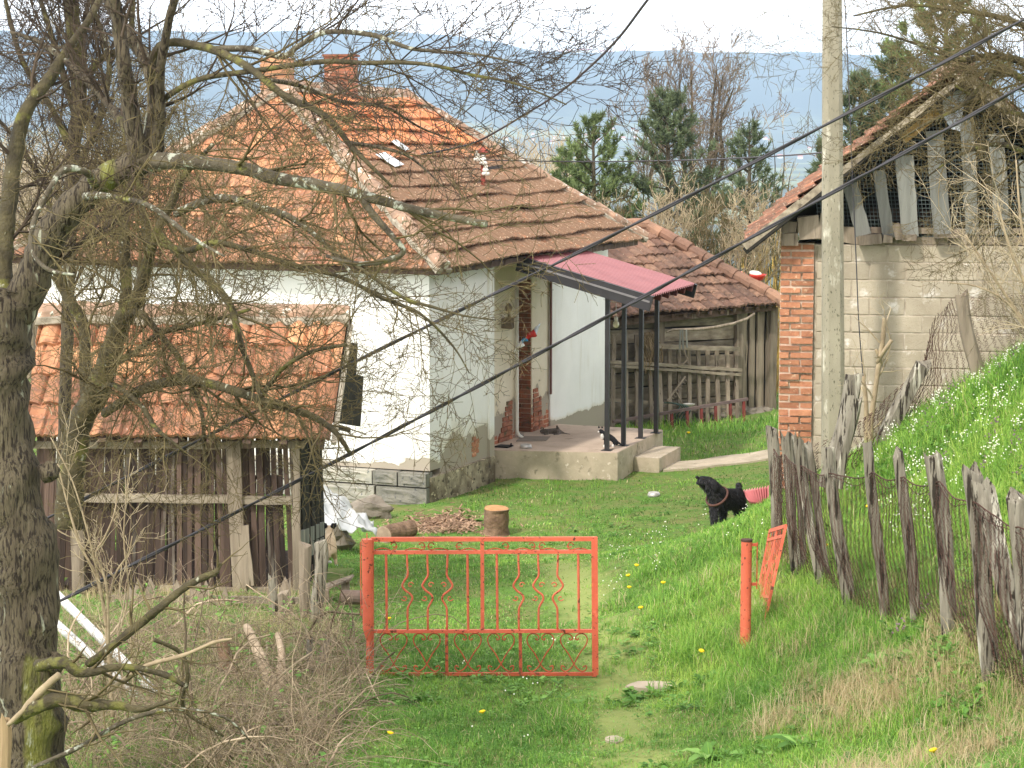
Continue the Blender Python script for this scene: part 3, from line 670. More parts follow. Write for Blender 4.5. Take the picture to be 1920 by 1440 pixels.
# ------------------------------------------------------------------ outbuilding behind the porch
ob = empty('outbuilding', P(1320, 795, 41.5), 'low log outbuilding with sagging barrel-tile roof behind the porch', 'shed')
E0, E1, R0, R1 = P(1085, 604, 40.0), P(1464, 568, 42.0), P(1100, 428, 43.6), P(1214, 430, 43.8)
rfm = MB(); tile_slope(rfm, E0, E1, R0, R1, 11, p=.21, tw=.21, amp=.062, lift=.03, barrel=True, age=lambda x, y: .35 - .2 * y, seed=12, sag=.11, spp=8)
R1b = R1 + V(1.4, 2.2, -1.2)
tile_slope(rfm, E1, E1 + V(-.6, 4.6, 0), R1, R1 + V(0, .2, 0), 8, p=.21, tw=.21, amp=.06, barrel=True, seed=13, spp=6)
obr = rfm.build('roof', M['tile_old'], ob)
cp = MB(); caps(cp, E1 + V(0, 0, .05), R1 + V(0, 0, .08), .12, .4, .03); caps(cp, R1 + V(0, 0, .08), R0 + V(0, 0, .08), .12, .4, .03); child(cp, 'ridge_caps', M['tile_old'], obr)
un = MB(); dd = (E1 - E0).normalized(); un.slab([E0 + V(0, .05, -.03), E1 + V(-.05, .05, -.03), R1 - V(0, 0, .06), R0 - V(0, 0, .06)], .03); un.bar(E0 + V(0, .15, -.09), E1 + V(-.1, .15, -.09), .12, .1, V(0, 0, 1))
for i in range(16): q = E0.lerp(E1, .03 + i * .061); un.bar(q + V(0, .02, -.06), q + V(0, .9, .2), .07, .08, dd)
child(un, 'rafters', M['wood_dark'], obr)
wl = MB(); wy0, wy1 = 40.75, 42.3
def OW(px, py, dy=0.): f = (px - 1130) / 320.; return P(px, py, wy0 + (wy1 - wy0) * f + dy)
zb = YARD - .1
a, b = OW(1128, 700), OW(1385, 700)
for k in range(8):                                # horizontal logs / planks
    z0 = YARD + .1 + k * .27; wl.tint = rnd.random(); wl.bar(V(a.x, a.y + .1, z0 + .13), V(b.x, b.y + .1, z0 + .13), .25, .1, V(0, 0, 1), segs=6, wob=.012)
wl.build('plank_wall', M['wood_h'], ob)
wv = MB()
for (x0, x1) in ((1384, 1401), (1402, 1415), (1416, 1433), (1434, 1449)):
    p = OW((x0 + x1) / 2, 700); wv.tint = rnd.random(); wv.bar(V(p.x, p.y, YARD + .12), V(p.x, p.y, E1.z - .12), (x1 - x0 - 1) * p.y / 4200, .05, dd, segs=5, wob=.006)
wv.build('corner_boards', M['wood_grey'], ob)
wv = MB()
for px in (1132, 1236, 1384, 1447): p = OW(px, 700, -.03); wv.tint = .2; wv.bar(V(p.x, p.y, YARD), V(p.x, p.y, E1.z - .1), .16, .12, dd, segs=4, wob=.01); wv.build('post', M['wood_grey'], ob); wv = MB()
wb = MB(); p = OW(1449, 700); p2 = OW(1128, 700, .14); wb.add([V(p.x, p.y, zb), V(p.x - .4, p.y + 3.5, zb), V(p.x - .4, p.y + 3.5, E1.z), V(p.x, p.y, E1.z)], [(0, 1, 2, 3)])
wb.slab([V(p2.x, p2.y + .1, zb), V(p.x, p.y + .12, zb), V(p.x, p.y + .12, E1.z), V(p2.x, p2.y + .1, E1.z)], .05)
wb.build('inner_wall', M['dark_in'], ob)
fb = MB(); a, b = OW(1128, 800), OW(1449, 800)
for i in range(14):
    q = a.lerp(b, (i + .5) / 14); fb.tint = rnd.random(); blob(fb, V(q.x, q.y + .05, YARD + .02), .22, .16, .13, 9, .4, i)
fb.build('stone_footing', M['rock'], ob)
# leaning hay rack
rk = empty('hay_rack', OW(1270, 800, -.5), 'grey slatted hay rack of split poles leaning on the log outbuilding', 'rack')
for i, px in enumerate([1151, 1172, 1194, 1218, 1236, 1255, 1272, 1291, 1309, 1327, 1344, 1363, 1380]):
    tp_ = 628 if px < 1200 else (645 if px < 1300 else 652); m = MB(); m.tint = rnd.random(); lean = rnd.uniform(-3, 4)
    m.bar(OW(px + lean, 803, -.62), OW(px, tp_, -.22), .075 if px != 1194 else .1, .035, dd, segs=5, wob=.008); m.build('upright', M['wood_grey'], rk)
for (x0, y0, x1, y1, w2) in ((1230, 648, 1386, 655, .085), (1143, 678, 1390, 694, .06), (1150, 686, 1388, 702, .05), (1143, 750, 1388, 765, .06), (1215, 764, 1386, 771, .05)):
    m = MB(); m.tint = .7; m.bar(OW(x0, y0, -.42), OW(x1, y1, -.42), w2, .06, V(0, 0, 1), segs=6, wob=.012); m.build('rail', M['wood_h'], rk)
# curved pole with hanging trace sticks
m = MB(); pts_ = [(1250, 623), (1262, 618), (1300, 618), (1340, 614), (1375, 607), (1400, 598), (1415, 588)]; q = [OW(x, y, -.75) for x, y in pts_]
m.tube(q, [.018, .022, .028, .03, .03, .026, .02], 8, rough=.1); solo(m, 'curved_pole', M['wood_grey'], q[2], 'bowed pale pole slung under the eave of the log outbuilding', 'pole', smooth=True)
hs = empty('harness', OW(1281, 620, -.8), 'grey straps and loop hanging from the bowed pole over the hay rack', 'harness')
for x0, y0, x1, y1 in ((1276, 618, 1274, 660), (1280, 618, 1281, 655), (1287, 618, 1288, 652)):
    m = MB(); m.bar(OW(x0, y0, -.8), OW(x1, y1, -.8), .03, .015, dd, segs=3, wob=.006); m.build('strap', M['wood_blue'], hs)
m = MB(); m.tube([OW(x, y, -.8) for x, y in ((1274, 655), (1276, 670), (1272, 684), (1282, 682), (1289, 674), (1284, 662), (1282, 652))], .014, 7); m.build('loop', M['wood_grey'], hs)
# straw bundle hanging
m = MB()
for i in range(110):
    x = rnd.uniform(1198, 1232); q = OW(x, rnd.uniform(620, 640), -.35 + rnd.uniform(-.1, .1)); pts_ = [q]
    for k in range(4): q = q + V(rnd.uniform(-.05, .07), rnd.uniform(-.03, .03), -rnd.uniform(.04, .2)); pts_.append(q)
    m.tint = rnd.random(); m.tube(pts_, .008, 4, cap=False)
solo(m, 'straw_bundle', mk('dry_stalks', lin(150, 130, 100), lin(104, 88, 68), bump=0), OW(1215, 700, -.3), 'dry stalks and roots hanging on the hay rack behind the dark porch posts', 'straw')
# hay rake
rk2 = empty('hay_rake', OW(1285, 795, -.85), 'wooden hay rake propped head up against the hay rack', 'rake')
m = MB(); a, b = OW(1251, 752, -.85), OW(1285, 706, -.85); m.bar(a, b, .04, .03, V(0, 1, 0)); m.build('rake_head', M['wood_grey'], rk2)
m = MB(); m.tube([a.lerp(b, .45), OW(1285, 770, -.9)], .013, 6); m.build('handle', M['wood_grey'], rk2)
m = MB()
for i in range(9): q = a.lerp(b, .08 + i * .105); m.tube([q, q + V(.06, -.02, -.05)], .006, 5)
m.build('teeth', M['wood_grey'], rk2)
# metal railing
ra = empty('metal_railing', OW(1300, 800, -1.2), 'low rusty railing with red legs sloping in front of the hay rack', 'railing')
a, b = OW(1149, 791, -1.3), OW(1402, 748, -1.3); m = MB(); m.bar(a, b, .05, .05, V(0, 0, 1)); m.build('top_rail', mk('dull_iron', lin(122, 104, 100), lin(92, 76, 74), bump=.2), ra)
for px in (1257, 1286, 1313, 1340, 1368, 1394):
    q = a.lerp(b, (px - 1149) / 253.); m = MB(); m.bar(q, V(q.x + .02, q.y, YARD - .02), .045, .04, dd); m.build('leg', mk('dull_red_iron', lin(142, 66, 62), lin(106, 58, 54), bump=.2) if px == 1257 else bpy.data.materials['dull_red_iron'], ra)
hz_ = MB()
for k in range(5): hz_.tube([OW(1245 + k * 5, 757, -1.) + V(.05 * j + .16 * math.sin(j * .7), 0, .02 - .008 * (j + k * .3) ** 2) for j in range(9)], .014, 6)
solo(hz_, 'garden_hose', mk('dark_green_hose', lin(66, 84, 72), lin(50, 66, 58), bump=0, rough=.5), OW(1265, 800, -1.), 'dark green hose looped over the low railing', 'hose', smooth=True)
m = MB(); q = OW(1292, 759, -.7); m.lathe(q, [(.04, -.03), (.1, 0), (.11, .02), (.1, .02), (.04, -.01)], 14); solo(m, 'saucer', M['white'], q, 'small white saucer set on the lower rail of the hay rack', 'dish')
# bulb under the canopy
bl = empty('light_bulb', P(1155, 590, 36.2), 'round bare light bulb hanging by the porch wall corner', 'lamp')
q = P(1155, 608, 36.2); m = MB(); blob(m, q, .052, .052, .06, 16, 0); m.build('glass_globe', mk('frosted_glass', lin(232, 228, 196), lin(214, 212, 180), rough=.2, bump=0, tint=0, spec=.8), bl, smooth=True)
m = MB(); m.lathe(q + V(0, 0, .05), [(.025, 0), (.03, .02), (.03, .07), (.01, .08)], 12); m.tube([q + V(0, 0, .12), q + V(0, .02, .35)], .006, 5); m.tube([q + V(0, .02, .35), q + V(-.2, .1, .4)], .006, 5); m.build('lamp_holder', M['white'], bl, smooth=True)
# red bowl on the roof
rbn = (E1 - E0).cross(R1 - E0).normalized(); rbn = rbn if rbn.z > 0 else -rbn
q = on_plane(1421, 524, E0 + rbn * .11, rbn); bo = empty('roof_bowl', q, 'red and white plastic bowl left upside on the barrel-tile roof', 'bowl')
m = MB(); m.lathe(q, [(.08, -.02), (.14, .05), (.17, .10), (.16, .10), (.13, .05), (.07, 0)], 18); m.build('bowl', mk('red_plastic', lin(206, 60, 46), lin(190, 50, 40), rough=.35, bump=0, tint=0, spec=.6), bo, smooth=True)
m = MB(); m.lathe(q + V(-.05, 0, .10), [(.12, 0), (.115, .035), (.08, .05), (.01, .05)], 16, ax=V(.15, -.2, 1)); m.build('lid', M['white'], bo, smooth=True)

# ------------------------------------------------------------------ barn on the right
BA = math.radians(8.5); bu, bv = V(math.cos(BA), -math.sin(BA), 0), V(math.sin(BA), math.cos(BA), 0)
B0 = P(1463, 456, 25.5); ZW = B0.z
barn = empty('barn', V(B0.x + 2, B0.y + 1, 1.2), 'half open barn with orange brick corner pillar, pale block wall and slatted gable', 'barn')
def G(a, z, d=0.): return V(B0.x, B0.y, 0) + bu * a + bv * d + V(0, 0, z)
def GP(px, py, d=0.):
    h = on_plane(px, py, V(B0.x, B0.y, 0) + bv * d, bv); return h
PWd = (GP(1528, 600) - GP(1463, 600)).dot(bu)
m = MB(); brickwork(m, G(0, YARD + .3), bu, bv, PWd, .38, YARD + .25, ZW, .083, .245, .022, .016, 21); pr_ = m.build('brick_pillar', M['brick'], barn)
m = MB(); m.box(G(PWd / 2, (YARD + .3 + ZW) / 2, .205), PWd - .012, .372, ZW - YARD - .3, bu, bv); child(m, 'pillar_mortar', M['mortar'], pr_)
WL = 4.75
m = MB(); mm = MB(); bh_, bl_ = .2, .40; zt = GP(1600, 459).z; nb = 14
for k in range(nb):
    z1 = zt - k * bh_; x = PWd + .02; first = True
    while x < WL:
        ln = (bl_ * (.5 if k % 2 else 1.) if first else bl_); first = False; m.tint = rnd.random()
        m.box(G(x + ln / 2, z1 - bh_ / 2, .14 + rnd.uniform(-.004, .006)), ln - .012, .2, bh_ - .014, bu, bv, jit=.003); x += ln
bw_ = m.build('block_wall', M['block'], barn, bevel=.008)
mm.box(G((PWd + WL) / 2, zt - nb * bh_ / 2, .145), WL - PWd, .192, nb * bh_, bu, bv); child(mm, 'joints', M['blockmortar'], bw_)
# timber on the wall head
m = MB()
for (x0, y0, x1, y1, w2) in ((1520, 437, 1660, 452, .13), (1655, 450, 1990, 452, .09), (1560, 430, 1990, 436, .07)):
    m.tint = rnd.random(); m.bar(GP(x0, y0, .1), GP(x1, y1, .1), w2, .12, V(0, 0, 1), segs=5, wob=.01)
for (x0, x1, y0, y1, t_) in ((1611, 1652, 440, 458, 6), (1655, 1674, 441, 455, -4), (1692, 1718, 439, 452, 2), (1676, 1690, 420, 449, 14), (1752, 1800, 438, 446, 0), (1466, 1494, 414, 436, 0), (1466, 1496, 437, 461, 2), (1498, 1535, 405, 447, 4), (1536, 1552, 400, 447, -8)):
    c_ = GP((x0 + x1) / 2, (y0 + y1) / 2, -.06); m.tint = rnd.random(); r_ = math.radians(t_)
    m.box(c_, (x1 - x0) * c_.y / 4200, .22, (y1 - y0) * c_.y / 4200, bu * math.cos(r_) + V(0, 0, math.sin(r_)), bv, V(0, 0, 1) * math.cos(r_) - bu * math.sin(r_), jit=.01)
m.build('timber_plate', M['wood_grey'], barn)
# roof
EL = GP(1396, 458, -.35); PK = GP(1808, 136, -.35); EDG = PK - EL
ER = PK + bu * EDG.dot(bu) + V(0, 0, -EDG.z); dep = bv * 8
m = MB(); tile_slope(m, EL + dep, EL, PK + dep, PK, 15, p=.105, tw=.21, amp=.02, lift=.05, age=lambda x, y: .5, seed=31, sag=.09, spp=4)
tile_slope(m, ER, ER + dep, PK, PK + dep, 13, p=.105, tw=.21, amp=.02, lift=.05, age=lambda x, y: .4, seed=32, sag=.05, spp=4)
br_ = m.build('roof', M['tile_barn'], barn)
m = MB(); caps(m, PK + V(0, 0, .06), PK + dep + V(0, 0, .06), .12, .4, .02); child(m, 'ridge_caps', M['ridge'], br_)
m = MB(); nL = V(0, 0, -1)
for i in range(9):
    f = i / 8; wq = V(0, 0, -.085)
    m.bar(EL.lerp(PK, .0) + bv * (.1 + i * .95) + wq, PK + bv * (.1 + i * .95) + wq, .09, .08, bv); m.bar(ER + bv * (.1 + i * .95) + wq, PK + bv * (.1 + i * .95) + wq, .09, .08, bv)
for i in range(12): q = V(0, 0, -.035); f = .04 + i * .086; m.bar(EL.lerp(PK, f) + q, EL.lerp(PK, f) + dep + q, .06, .03, EDG); q2 = ER.lerp(PK, f) + q; m.bar(q2, q2 + dep, .06, .03, EDG)
child(m, 'rafters', M['wood_black'], br_)
m = MB(); wv_ = 8
for i in range(wv_):
    f0_, f1_ = i / wv_, (i + 1) / wv_; a = EL.lerp(PK, f0_) + V(0, 0, -.03 + rnd.uniform(-.02, .01)); b = EL.lerp(PK, f1_ + .01) + V(0, 0, -.03 + rnd.uniform(-.02, .01)); m.tint = rnd.random()
    m.bar(a - bv * .03, b - bv * .03, .075 * rnd.uniform(.8, 1.2), .03, V(0, 0, 1))
m.bar(ER - bv * .03 - V(0, 0, .03), PK - bv * .03 - V(0, 0, .03), .1, .03, V(0, 0, 1))
child(m, 'bargeboard', mk('bleached_board', lin(178, 166, 144), lin(116, 104, 88), ns=14, bump=.6, tint=.2), br_)
m = MB(); a = EL.lerp(PK, .02) - V(0, 0, .16); b = EL.lerp(PK, .62) - V(0, 0, .16); m.bar(a + bv * .2 + V(0, 0, .06), b + bv * .2 + V(0, 0, .06), .5, .03, bv)
child(m, 'eave_board', M['wood_black'], br_)
m = MB(); m.bar(GP(1690, 258, .02), GP(1757, 206, .02), .16, .03, V(0, 0, 1)); m.build('chipboard', mk('golden_chipboard', lin(196, 160, 100), lin(160, 124, 72), ns=20, bump=.2), barn)
for (xt, yt, xb_, yb, wpx) in ((1594, 345, 1619, 441, 29), (1648, 320, 1667, 447, 22), (1696, 292, 1706, 444, 33), (1752, 245, 1767, 443, 33), (1812, 225, 1823, 440, 25), (1868, 250, 1880, 440, 28), (1925, 300, 1935, 440, 30)):
    m = MB(); m.tint = rnd.random(); a, b = GP(xb_, yb, -.06), GP(xt, yt, -.06); m.bar(a, b, wpx * 25.2 / 4200, .03, bu, segs=6, wob=.005); m.build('gable_board', M['wood_blue'], barn)
m = MB()
cl_pts = [(1766, 172), (1812, 168), (1806, 205), (1800, 246), (1784, 242), (1770, 222)]
m.add([GP(x, y, -.1 + .03 * (i % 2)) for i, (x, y) in enumerate(cl_pts)], [(0, 1, 2, 5), (2, 3, 4, 5)]); m.add([GP(x, y, -.06) for x, y in cl_pts], [(5, 2, 1, 0), (5, 4, 3, 2)])
m.build('hanging_sheet', mk('pale_blue_film', lin(206, 210, 218), lin(150, 156, 168), bump=.6, bs=9, tint=0), barn)
# fine net across the gable
m = MB(); gx0 = GP(1500, 440).dot(bu); step = .05
def gline(a, b): m.tube([a, b], .0036, 3, cap=False)
L0 = G(.35, 0); zb_ = ZW + .04
for i in range(130):
    a = .45 + i * .042; top = min(EL.z + (a - (EL - G(0, 0)).dot(bu)) * EDG.z / EDG.dot(bu), EL.z + ((ER - G(0, 0)).dot(bu) - a) * EDG.z / EDG.dot(bu)) - .15
    if top > zb_ + .05:
        dz = top - zb_; gline(G(a, zb_, .05), G(a - dz * .12, top, .05))
for k in range(40):
    z = zb_ + k * .045; hw = (PK.z - .15 - z) / (EDG.z / EDG.dot(bu)); cx_ = (PK - G(0, 0)).dot(bu)
    if hw > .2: gline(G(max(.4, cx_ - hw), z, .055), G(cx_ + hw, z + .01, .055))
m.build('bird_net', mk('dark_net', lin(112, 122, 118), lin(84, 92, 90), bump=0, tint=.1), barn)
m = MB(); a = MB()
for (x0, z0_, x1, z1_) in ((1.2, .12, 4.6, .25), (1.0, .3, 5.2, .1), (2.2, .05, 5.4, .4), (2.6, .2, 5.0, .22)):
    m.tint = rnd.random(); m.bar(G(x0, ZW + z0_, 1.3), G(x1, ZW + z1_, 1.6), .14, .04, V(0, 0, 1))
m.build('stored_planks', M['wood_dark'], barn)
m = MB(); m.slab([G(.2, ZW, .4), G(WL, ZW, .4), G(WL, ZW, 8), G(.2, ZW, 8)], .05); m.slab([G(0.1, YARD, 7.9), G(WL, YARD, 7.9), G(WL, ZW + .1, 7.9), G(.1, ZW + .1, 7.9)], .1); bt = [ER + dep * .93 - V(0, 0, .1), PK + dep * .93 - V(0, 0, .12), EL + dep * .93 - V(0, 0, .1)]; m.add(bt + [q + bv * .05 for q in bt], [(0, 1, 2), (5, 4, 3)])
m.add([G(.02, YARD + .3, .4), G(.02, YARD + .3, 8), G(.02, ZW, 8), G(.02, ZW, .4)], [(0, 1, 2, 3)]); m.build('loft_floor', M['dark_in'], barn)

# ------------------------------------------------------------------ slatted corn crib, front left
crib = empty('corn_crib', P(330, 1105, 22.8), 'dark slatted corn crib with pinkish tile roof and sagging gable boards', 'shed')
CE0, CE1, CR0, CR1 = P(44, 819, 22.2), P(620, 825, 22.0), P(74, 600, 23.4), P(652, 603, 23.3)
m = MB(); tile_slope(m, CE0, CE1, CR0, CR1, 4, p=.20, tw=.20, amp=.034, lift=.04, age=lambda x, y: .15 + .25 * (1 - y), seed=41, sag=.014, spp=8)
CB0, CB1 = CE0 + V(0, 2.6, 0), CE1 + V(0, 2.6, 0)
tile_slope(m, CB1, CB0, CR1 + V(0, .02, 0), CR0 + V(0, .02, 0), 4, p=.2, tw=.2, amp=.02, seed=42, spp=4)
cr_ = m.build('roof', M['tile_crib'], crib)
m = MB(); mo = MB(); caps(m, CR0 + V(0, 0, .06), CR1 + V(0, 0, .06), .12, .4, .02, mo); child(m, 'ridge_caps', M['ridge'], cr_); child(mo, 'ridge_mortar', bpy.data.materials['lichen_mortar'], cr_)
m = MB()
for i in range(9): f = .02 + i * .118; q = V(0, 0, -.07); m.bar(CE0.lerp(CE1, f) + q, CR0.lerp(CR1, f) + q, .08, .08, V(1, 0, 0)); m.bar(CB0.lerp(CB1, f) + q, CR0.lerp(CR1, f) + q, .08, .08, V(1, 0, 0))
child(m, 'rafters', M['wood_dark'], cr_)
m = MB(); q = V(.03, 0, -.04); m.bar(CE1 + q, CR1 + q, .05, .03, V(1, 0, 0)); child(m, 'edge_board', mk('bleached_edge', lin(190, 180, 160), lin(150, 138, 118), bump=.4), cr_)
# tarred gable boards hanging at the end
m = MB(); gq = lambda px, py, Y: P(px, py, Y)
m.slab([gq(628, 792, 23.0), gq(676, 800, 23.9), gq(682, 706, 24.0), gq(634, 690, 23.0)], .04); m.slab([gq(634, 700, 23.1), gq(668, 706, 23.9), gq(671, 644, 24.0), gq(642, 640, 23.2)], .04)
m.bar(gq(630, 795, 22.95), gq(656, 598, 23.35), .05, .05, V(1, 0, 0)); m.tint = .9; m.bar(gq(628, 800, 22.9), gq(655, 806, 23.4), .05, .03, V(0, 0, 1))
m.build('gable_boards', M['wood_black'], crib)
WY = 22.35; zt_ = CE1.z + .04; zb2 = P(300, 1104, WY).z
sl_ = MB(); px = 70.
mats = []
while px < 550:
    wpx = rnd.uniform(8.5, 12.5); ppx = px + wpx / 2; ln = rnd.uniform(-5, 7) * .6 + (-4 if ppx < 400 else 3)
    sl_.tint = rnd.random() ** 1.5 * .75 if rnd.random() > .1 else 1.0
    a = P(ppx + (ppx - 300) * .03 + ln, 1108, WY); b = P(ppx, 800, WY + .04)
    sl_.bar(V(a.x, WY, zb2 - .02), V(b.x, WY + .03, zt_), wpx * WY / 4200 * .97, .022, V(1, 0, 0), segs=4, wob=.006); px += wpx + rnd.choice((1.2, 1.6, 2.0, 2.6, 3.6))
sl_.build('slat_wall', mk('brown_slats', lin(96, 78, 68), lin(60, 48, 42), ns=10, bump=.9, bs=40, tint=.55, stretch=(1, 1, .08), spots=((lin(140, 130, 118), 8, .58, .08),)), crib)
m = MB(); m.tint = .8
for (x0, y0, x1, y1, wd) in ((135, 932, 548, 938, .085), (300, 1103, 560, 1108, .06), (60, 834, 570, 834, .07)): a, b = P(x0, y0, WY - .05), P(x1, y1, WY - .05); m.bar(a, b, wd, .05, V(0, 0, 1), segs=6, wob=.008)
m.build('rail', M['wood_h'], crib)
for (xt, xb_, yb, wpx, sh) in ((437, 452, 1135, 27, .8), (553, 560, 1140, 16, .6), (140, 148, 1110, 24, .5)):
    m = MB(); m.tint = sh; m.bar(P(xb_, yb, WY - .07), P(xt, 826, WY - .07), wpx * WY / 4200, .07, V(1, 0, 0), segs=6, wob=.01); m.build('post', M['wood_grey'], crib)
m = MB(); m.tint = .9; m.bar(P(468, 1098, WY - .1), P(458, 985, WY - .08), .09, .05, V(1, 0, 0), segs=3, wob=.01); m.build('prop_board', M['wood_grey'], crib)
# right end wall with wide gaps
SE = V(1.15 * .30, 1.15 * .95, 0)
m = MB(); r0_ = P(557, 1100, WY); r0_.z = 0; 
for i, f in enumerate((.05, .30, .42, .62, .80, 1.0)):
    q = r0_ + V(.09 * f, 2.0 * f, 0); m.tint = .1 if i % 2 else .3; m.bar(V(q.x, q.y, zb2 - .1), V(q.x - .04, q.y, zt_ + (.6 if .3 < f < .9 else .2)), .13, .04, V(.2, .98, 0), segs=3, wob=.01)
m.build('end_slats', M['wood_black'], crib)
m = MB(); m.tint = 1.
for z0_, z1_ in ((985, 1012), (1014, 1038)): a = P(556, z1_, WY); b = P(605, z0_ + 6, WY + 2.0); m.bar(a, b, .15, .03, V(0, 0, 1), segs=2, wob=.01)
m.build('end_boards', M['wood_blue'], crib)
m = MB(); px = 60.
while px < 520: m.tint = rnd.random() * .5; a = P(px + 6, 1000, WY + 2.0); m.bar(V(a.x, a.y, zb2 - .3), V(a.x + .02, a.y, zb2 + .85), .085, .02, V(1, 0, 0)); px += rnd.uniform(14, 17)
m.slab([V(-4.6, WY + .1, zb2 + .02), V(-2.15, WY + .1, zb2 + .02), V(-2.1, WY + 1.95, zb2 + .02), V(-4.6, WY + 1.95, zb2 + .02)], .05)
for q in range(14):
    a = P(90 + q * 31, 860, WY + 2.02); m.bar(V(a.x, a.y, zb2 + .8), V(a.x, a.y, zt_), .10 + rnd.uniform(0, .07), .02, V(1, 0, 0))
m.build('back_slats', M['wood_dark'], crib)

# ------------------------------------------------------------------ concrete pole and wires
a, b = P(1560, -60, 24.0), P(1566, 800, 24.0); pz = a.z
m = MB()
pts_ = [V(b.x, 24, gz(b.x, 24) - .5), b, a]; pb = pts_[0]
def sqtube(m, p0, p1, w0, w1, ch):
    vs = []
    K = 14
    for i in range(K + 1):
        f = i / K; c_ = p0.lerp(p1, f); w2 = (w0 + (w1 - w0) * f) / 2; k = ch
        for x, y in ((-1 + k, -1), (1 - k, -1), (1, -1 + k), (1, 1 - k), (1 - k, 1), (-1 + k, 1), (-1, 1 - k), (-1, -1 + k)): vs.append(c_ + V(x * w2, y * w2, 0))
    m.add(vs, [(8 * i + k, 8 * i + (k + 1) % 8, 8 * i + 8 + (k + 1) % 8, 8 * i + 8 + k) for i in range(K) for k in range(8)] + [tuple(8 * K + k for k in range(8))])
sqtube(m, pb, a, .25, .19, .45)
solo(m, 'utility_pole', M['pole'], V(pb.x, 24, gz(pb.x, 24)), 'tall pale concrete utility pole standing in front of the block wall', 'pole')
def spline(pts, n=8):
    out = []; pts = [tuple(p) for p in pts]; q = [pts[0]] + pts + [pts[-1]]
    for i in range(1, len(q) - 2):
        p0, p1, p2, p3 = (np.array(q[i + k], float) for k in (-1, 0, 1, 2))
        for j in range(n):
            t = j / n; out.append(.5 * ((2 * p1) + (-p0 + p2) * t + (2 * p0 - 5 * p1 + 4 * p2 - p3) * t * t + (-p0 + 3 * p1 - 3 * p2 + p3) * t ** 3))
    out.append(np.array(q[-2], float)); return out
def wire(name, pp, r, label, pair=False, mat=None):
    c_ = [P(x, y, Y) for x, y, Y in spline(pp, 14)]; m = MB()
    if pair:
        for s in (0, PI):
            m.tube([p + V(0, math.cos(i * .9 + s), math.sin(i * .9 + s)) * r * .8 for i, p in enumerate(c_)], r, 6)
    else: m.tube(c_, r, 6)
    return solo(m, name, mat or M['cable'], c_[0], label, 'cable', smooth=True)
wire('overhead_cable', [(-300, 1180, 17), (105, 963, 16.5), (660, 681, 16), (1190, 420, 15.5), (1920, 36, 15), (2500, -290, 14.5)], .0085, 'upper of the two thick black cables crossing the whole view diagonally', True)
wire('overhead_cable', [(-300, 1330, 16.6), (110, 1128, 16), (600, 880, 15.5), (960, 690, 15.2), (1400, 450, 14.8), (1920, 160, 14.4), (2500, -180, 14)], .0085, 'lower of the two thick black cables passing above the gate and porch', True)
wire('service_cable', [(1300, -110, 24), (1214, 0, 26), (1150, 82, 28), (1060, 165, 31), (980, 217, 33), (900, 263, 35), (850, 278, 35.5), (790, 290, 35.8)], .017, 'single black cable swooping from the sky down to the orange roof')
wire('thin_wire', [(908, 300, 36), (1100, 303, 34), (1300, 300, 30), (1450, 293, 27), (1545, 286, 24.2)], .009, 'thin black wire stretched level between the roof mast and the concrete pole')
wire('hanging_wire', [(1580, -60, 23.7), (1587, 60, 23.7), (1597, 300, 23.6), (1605, 480, 23.6), (1610, 600, 23.5), (1618, 705, 23.4)], .006, 'thin dark wire hanging loosely down the right side of the concrete pole')

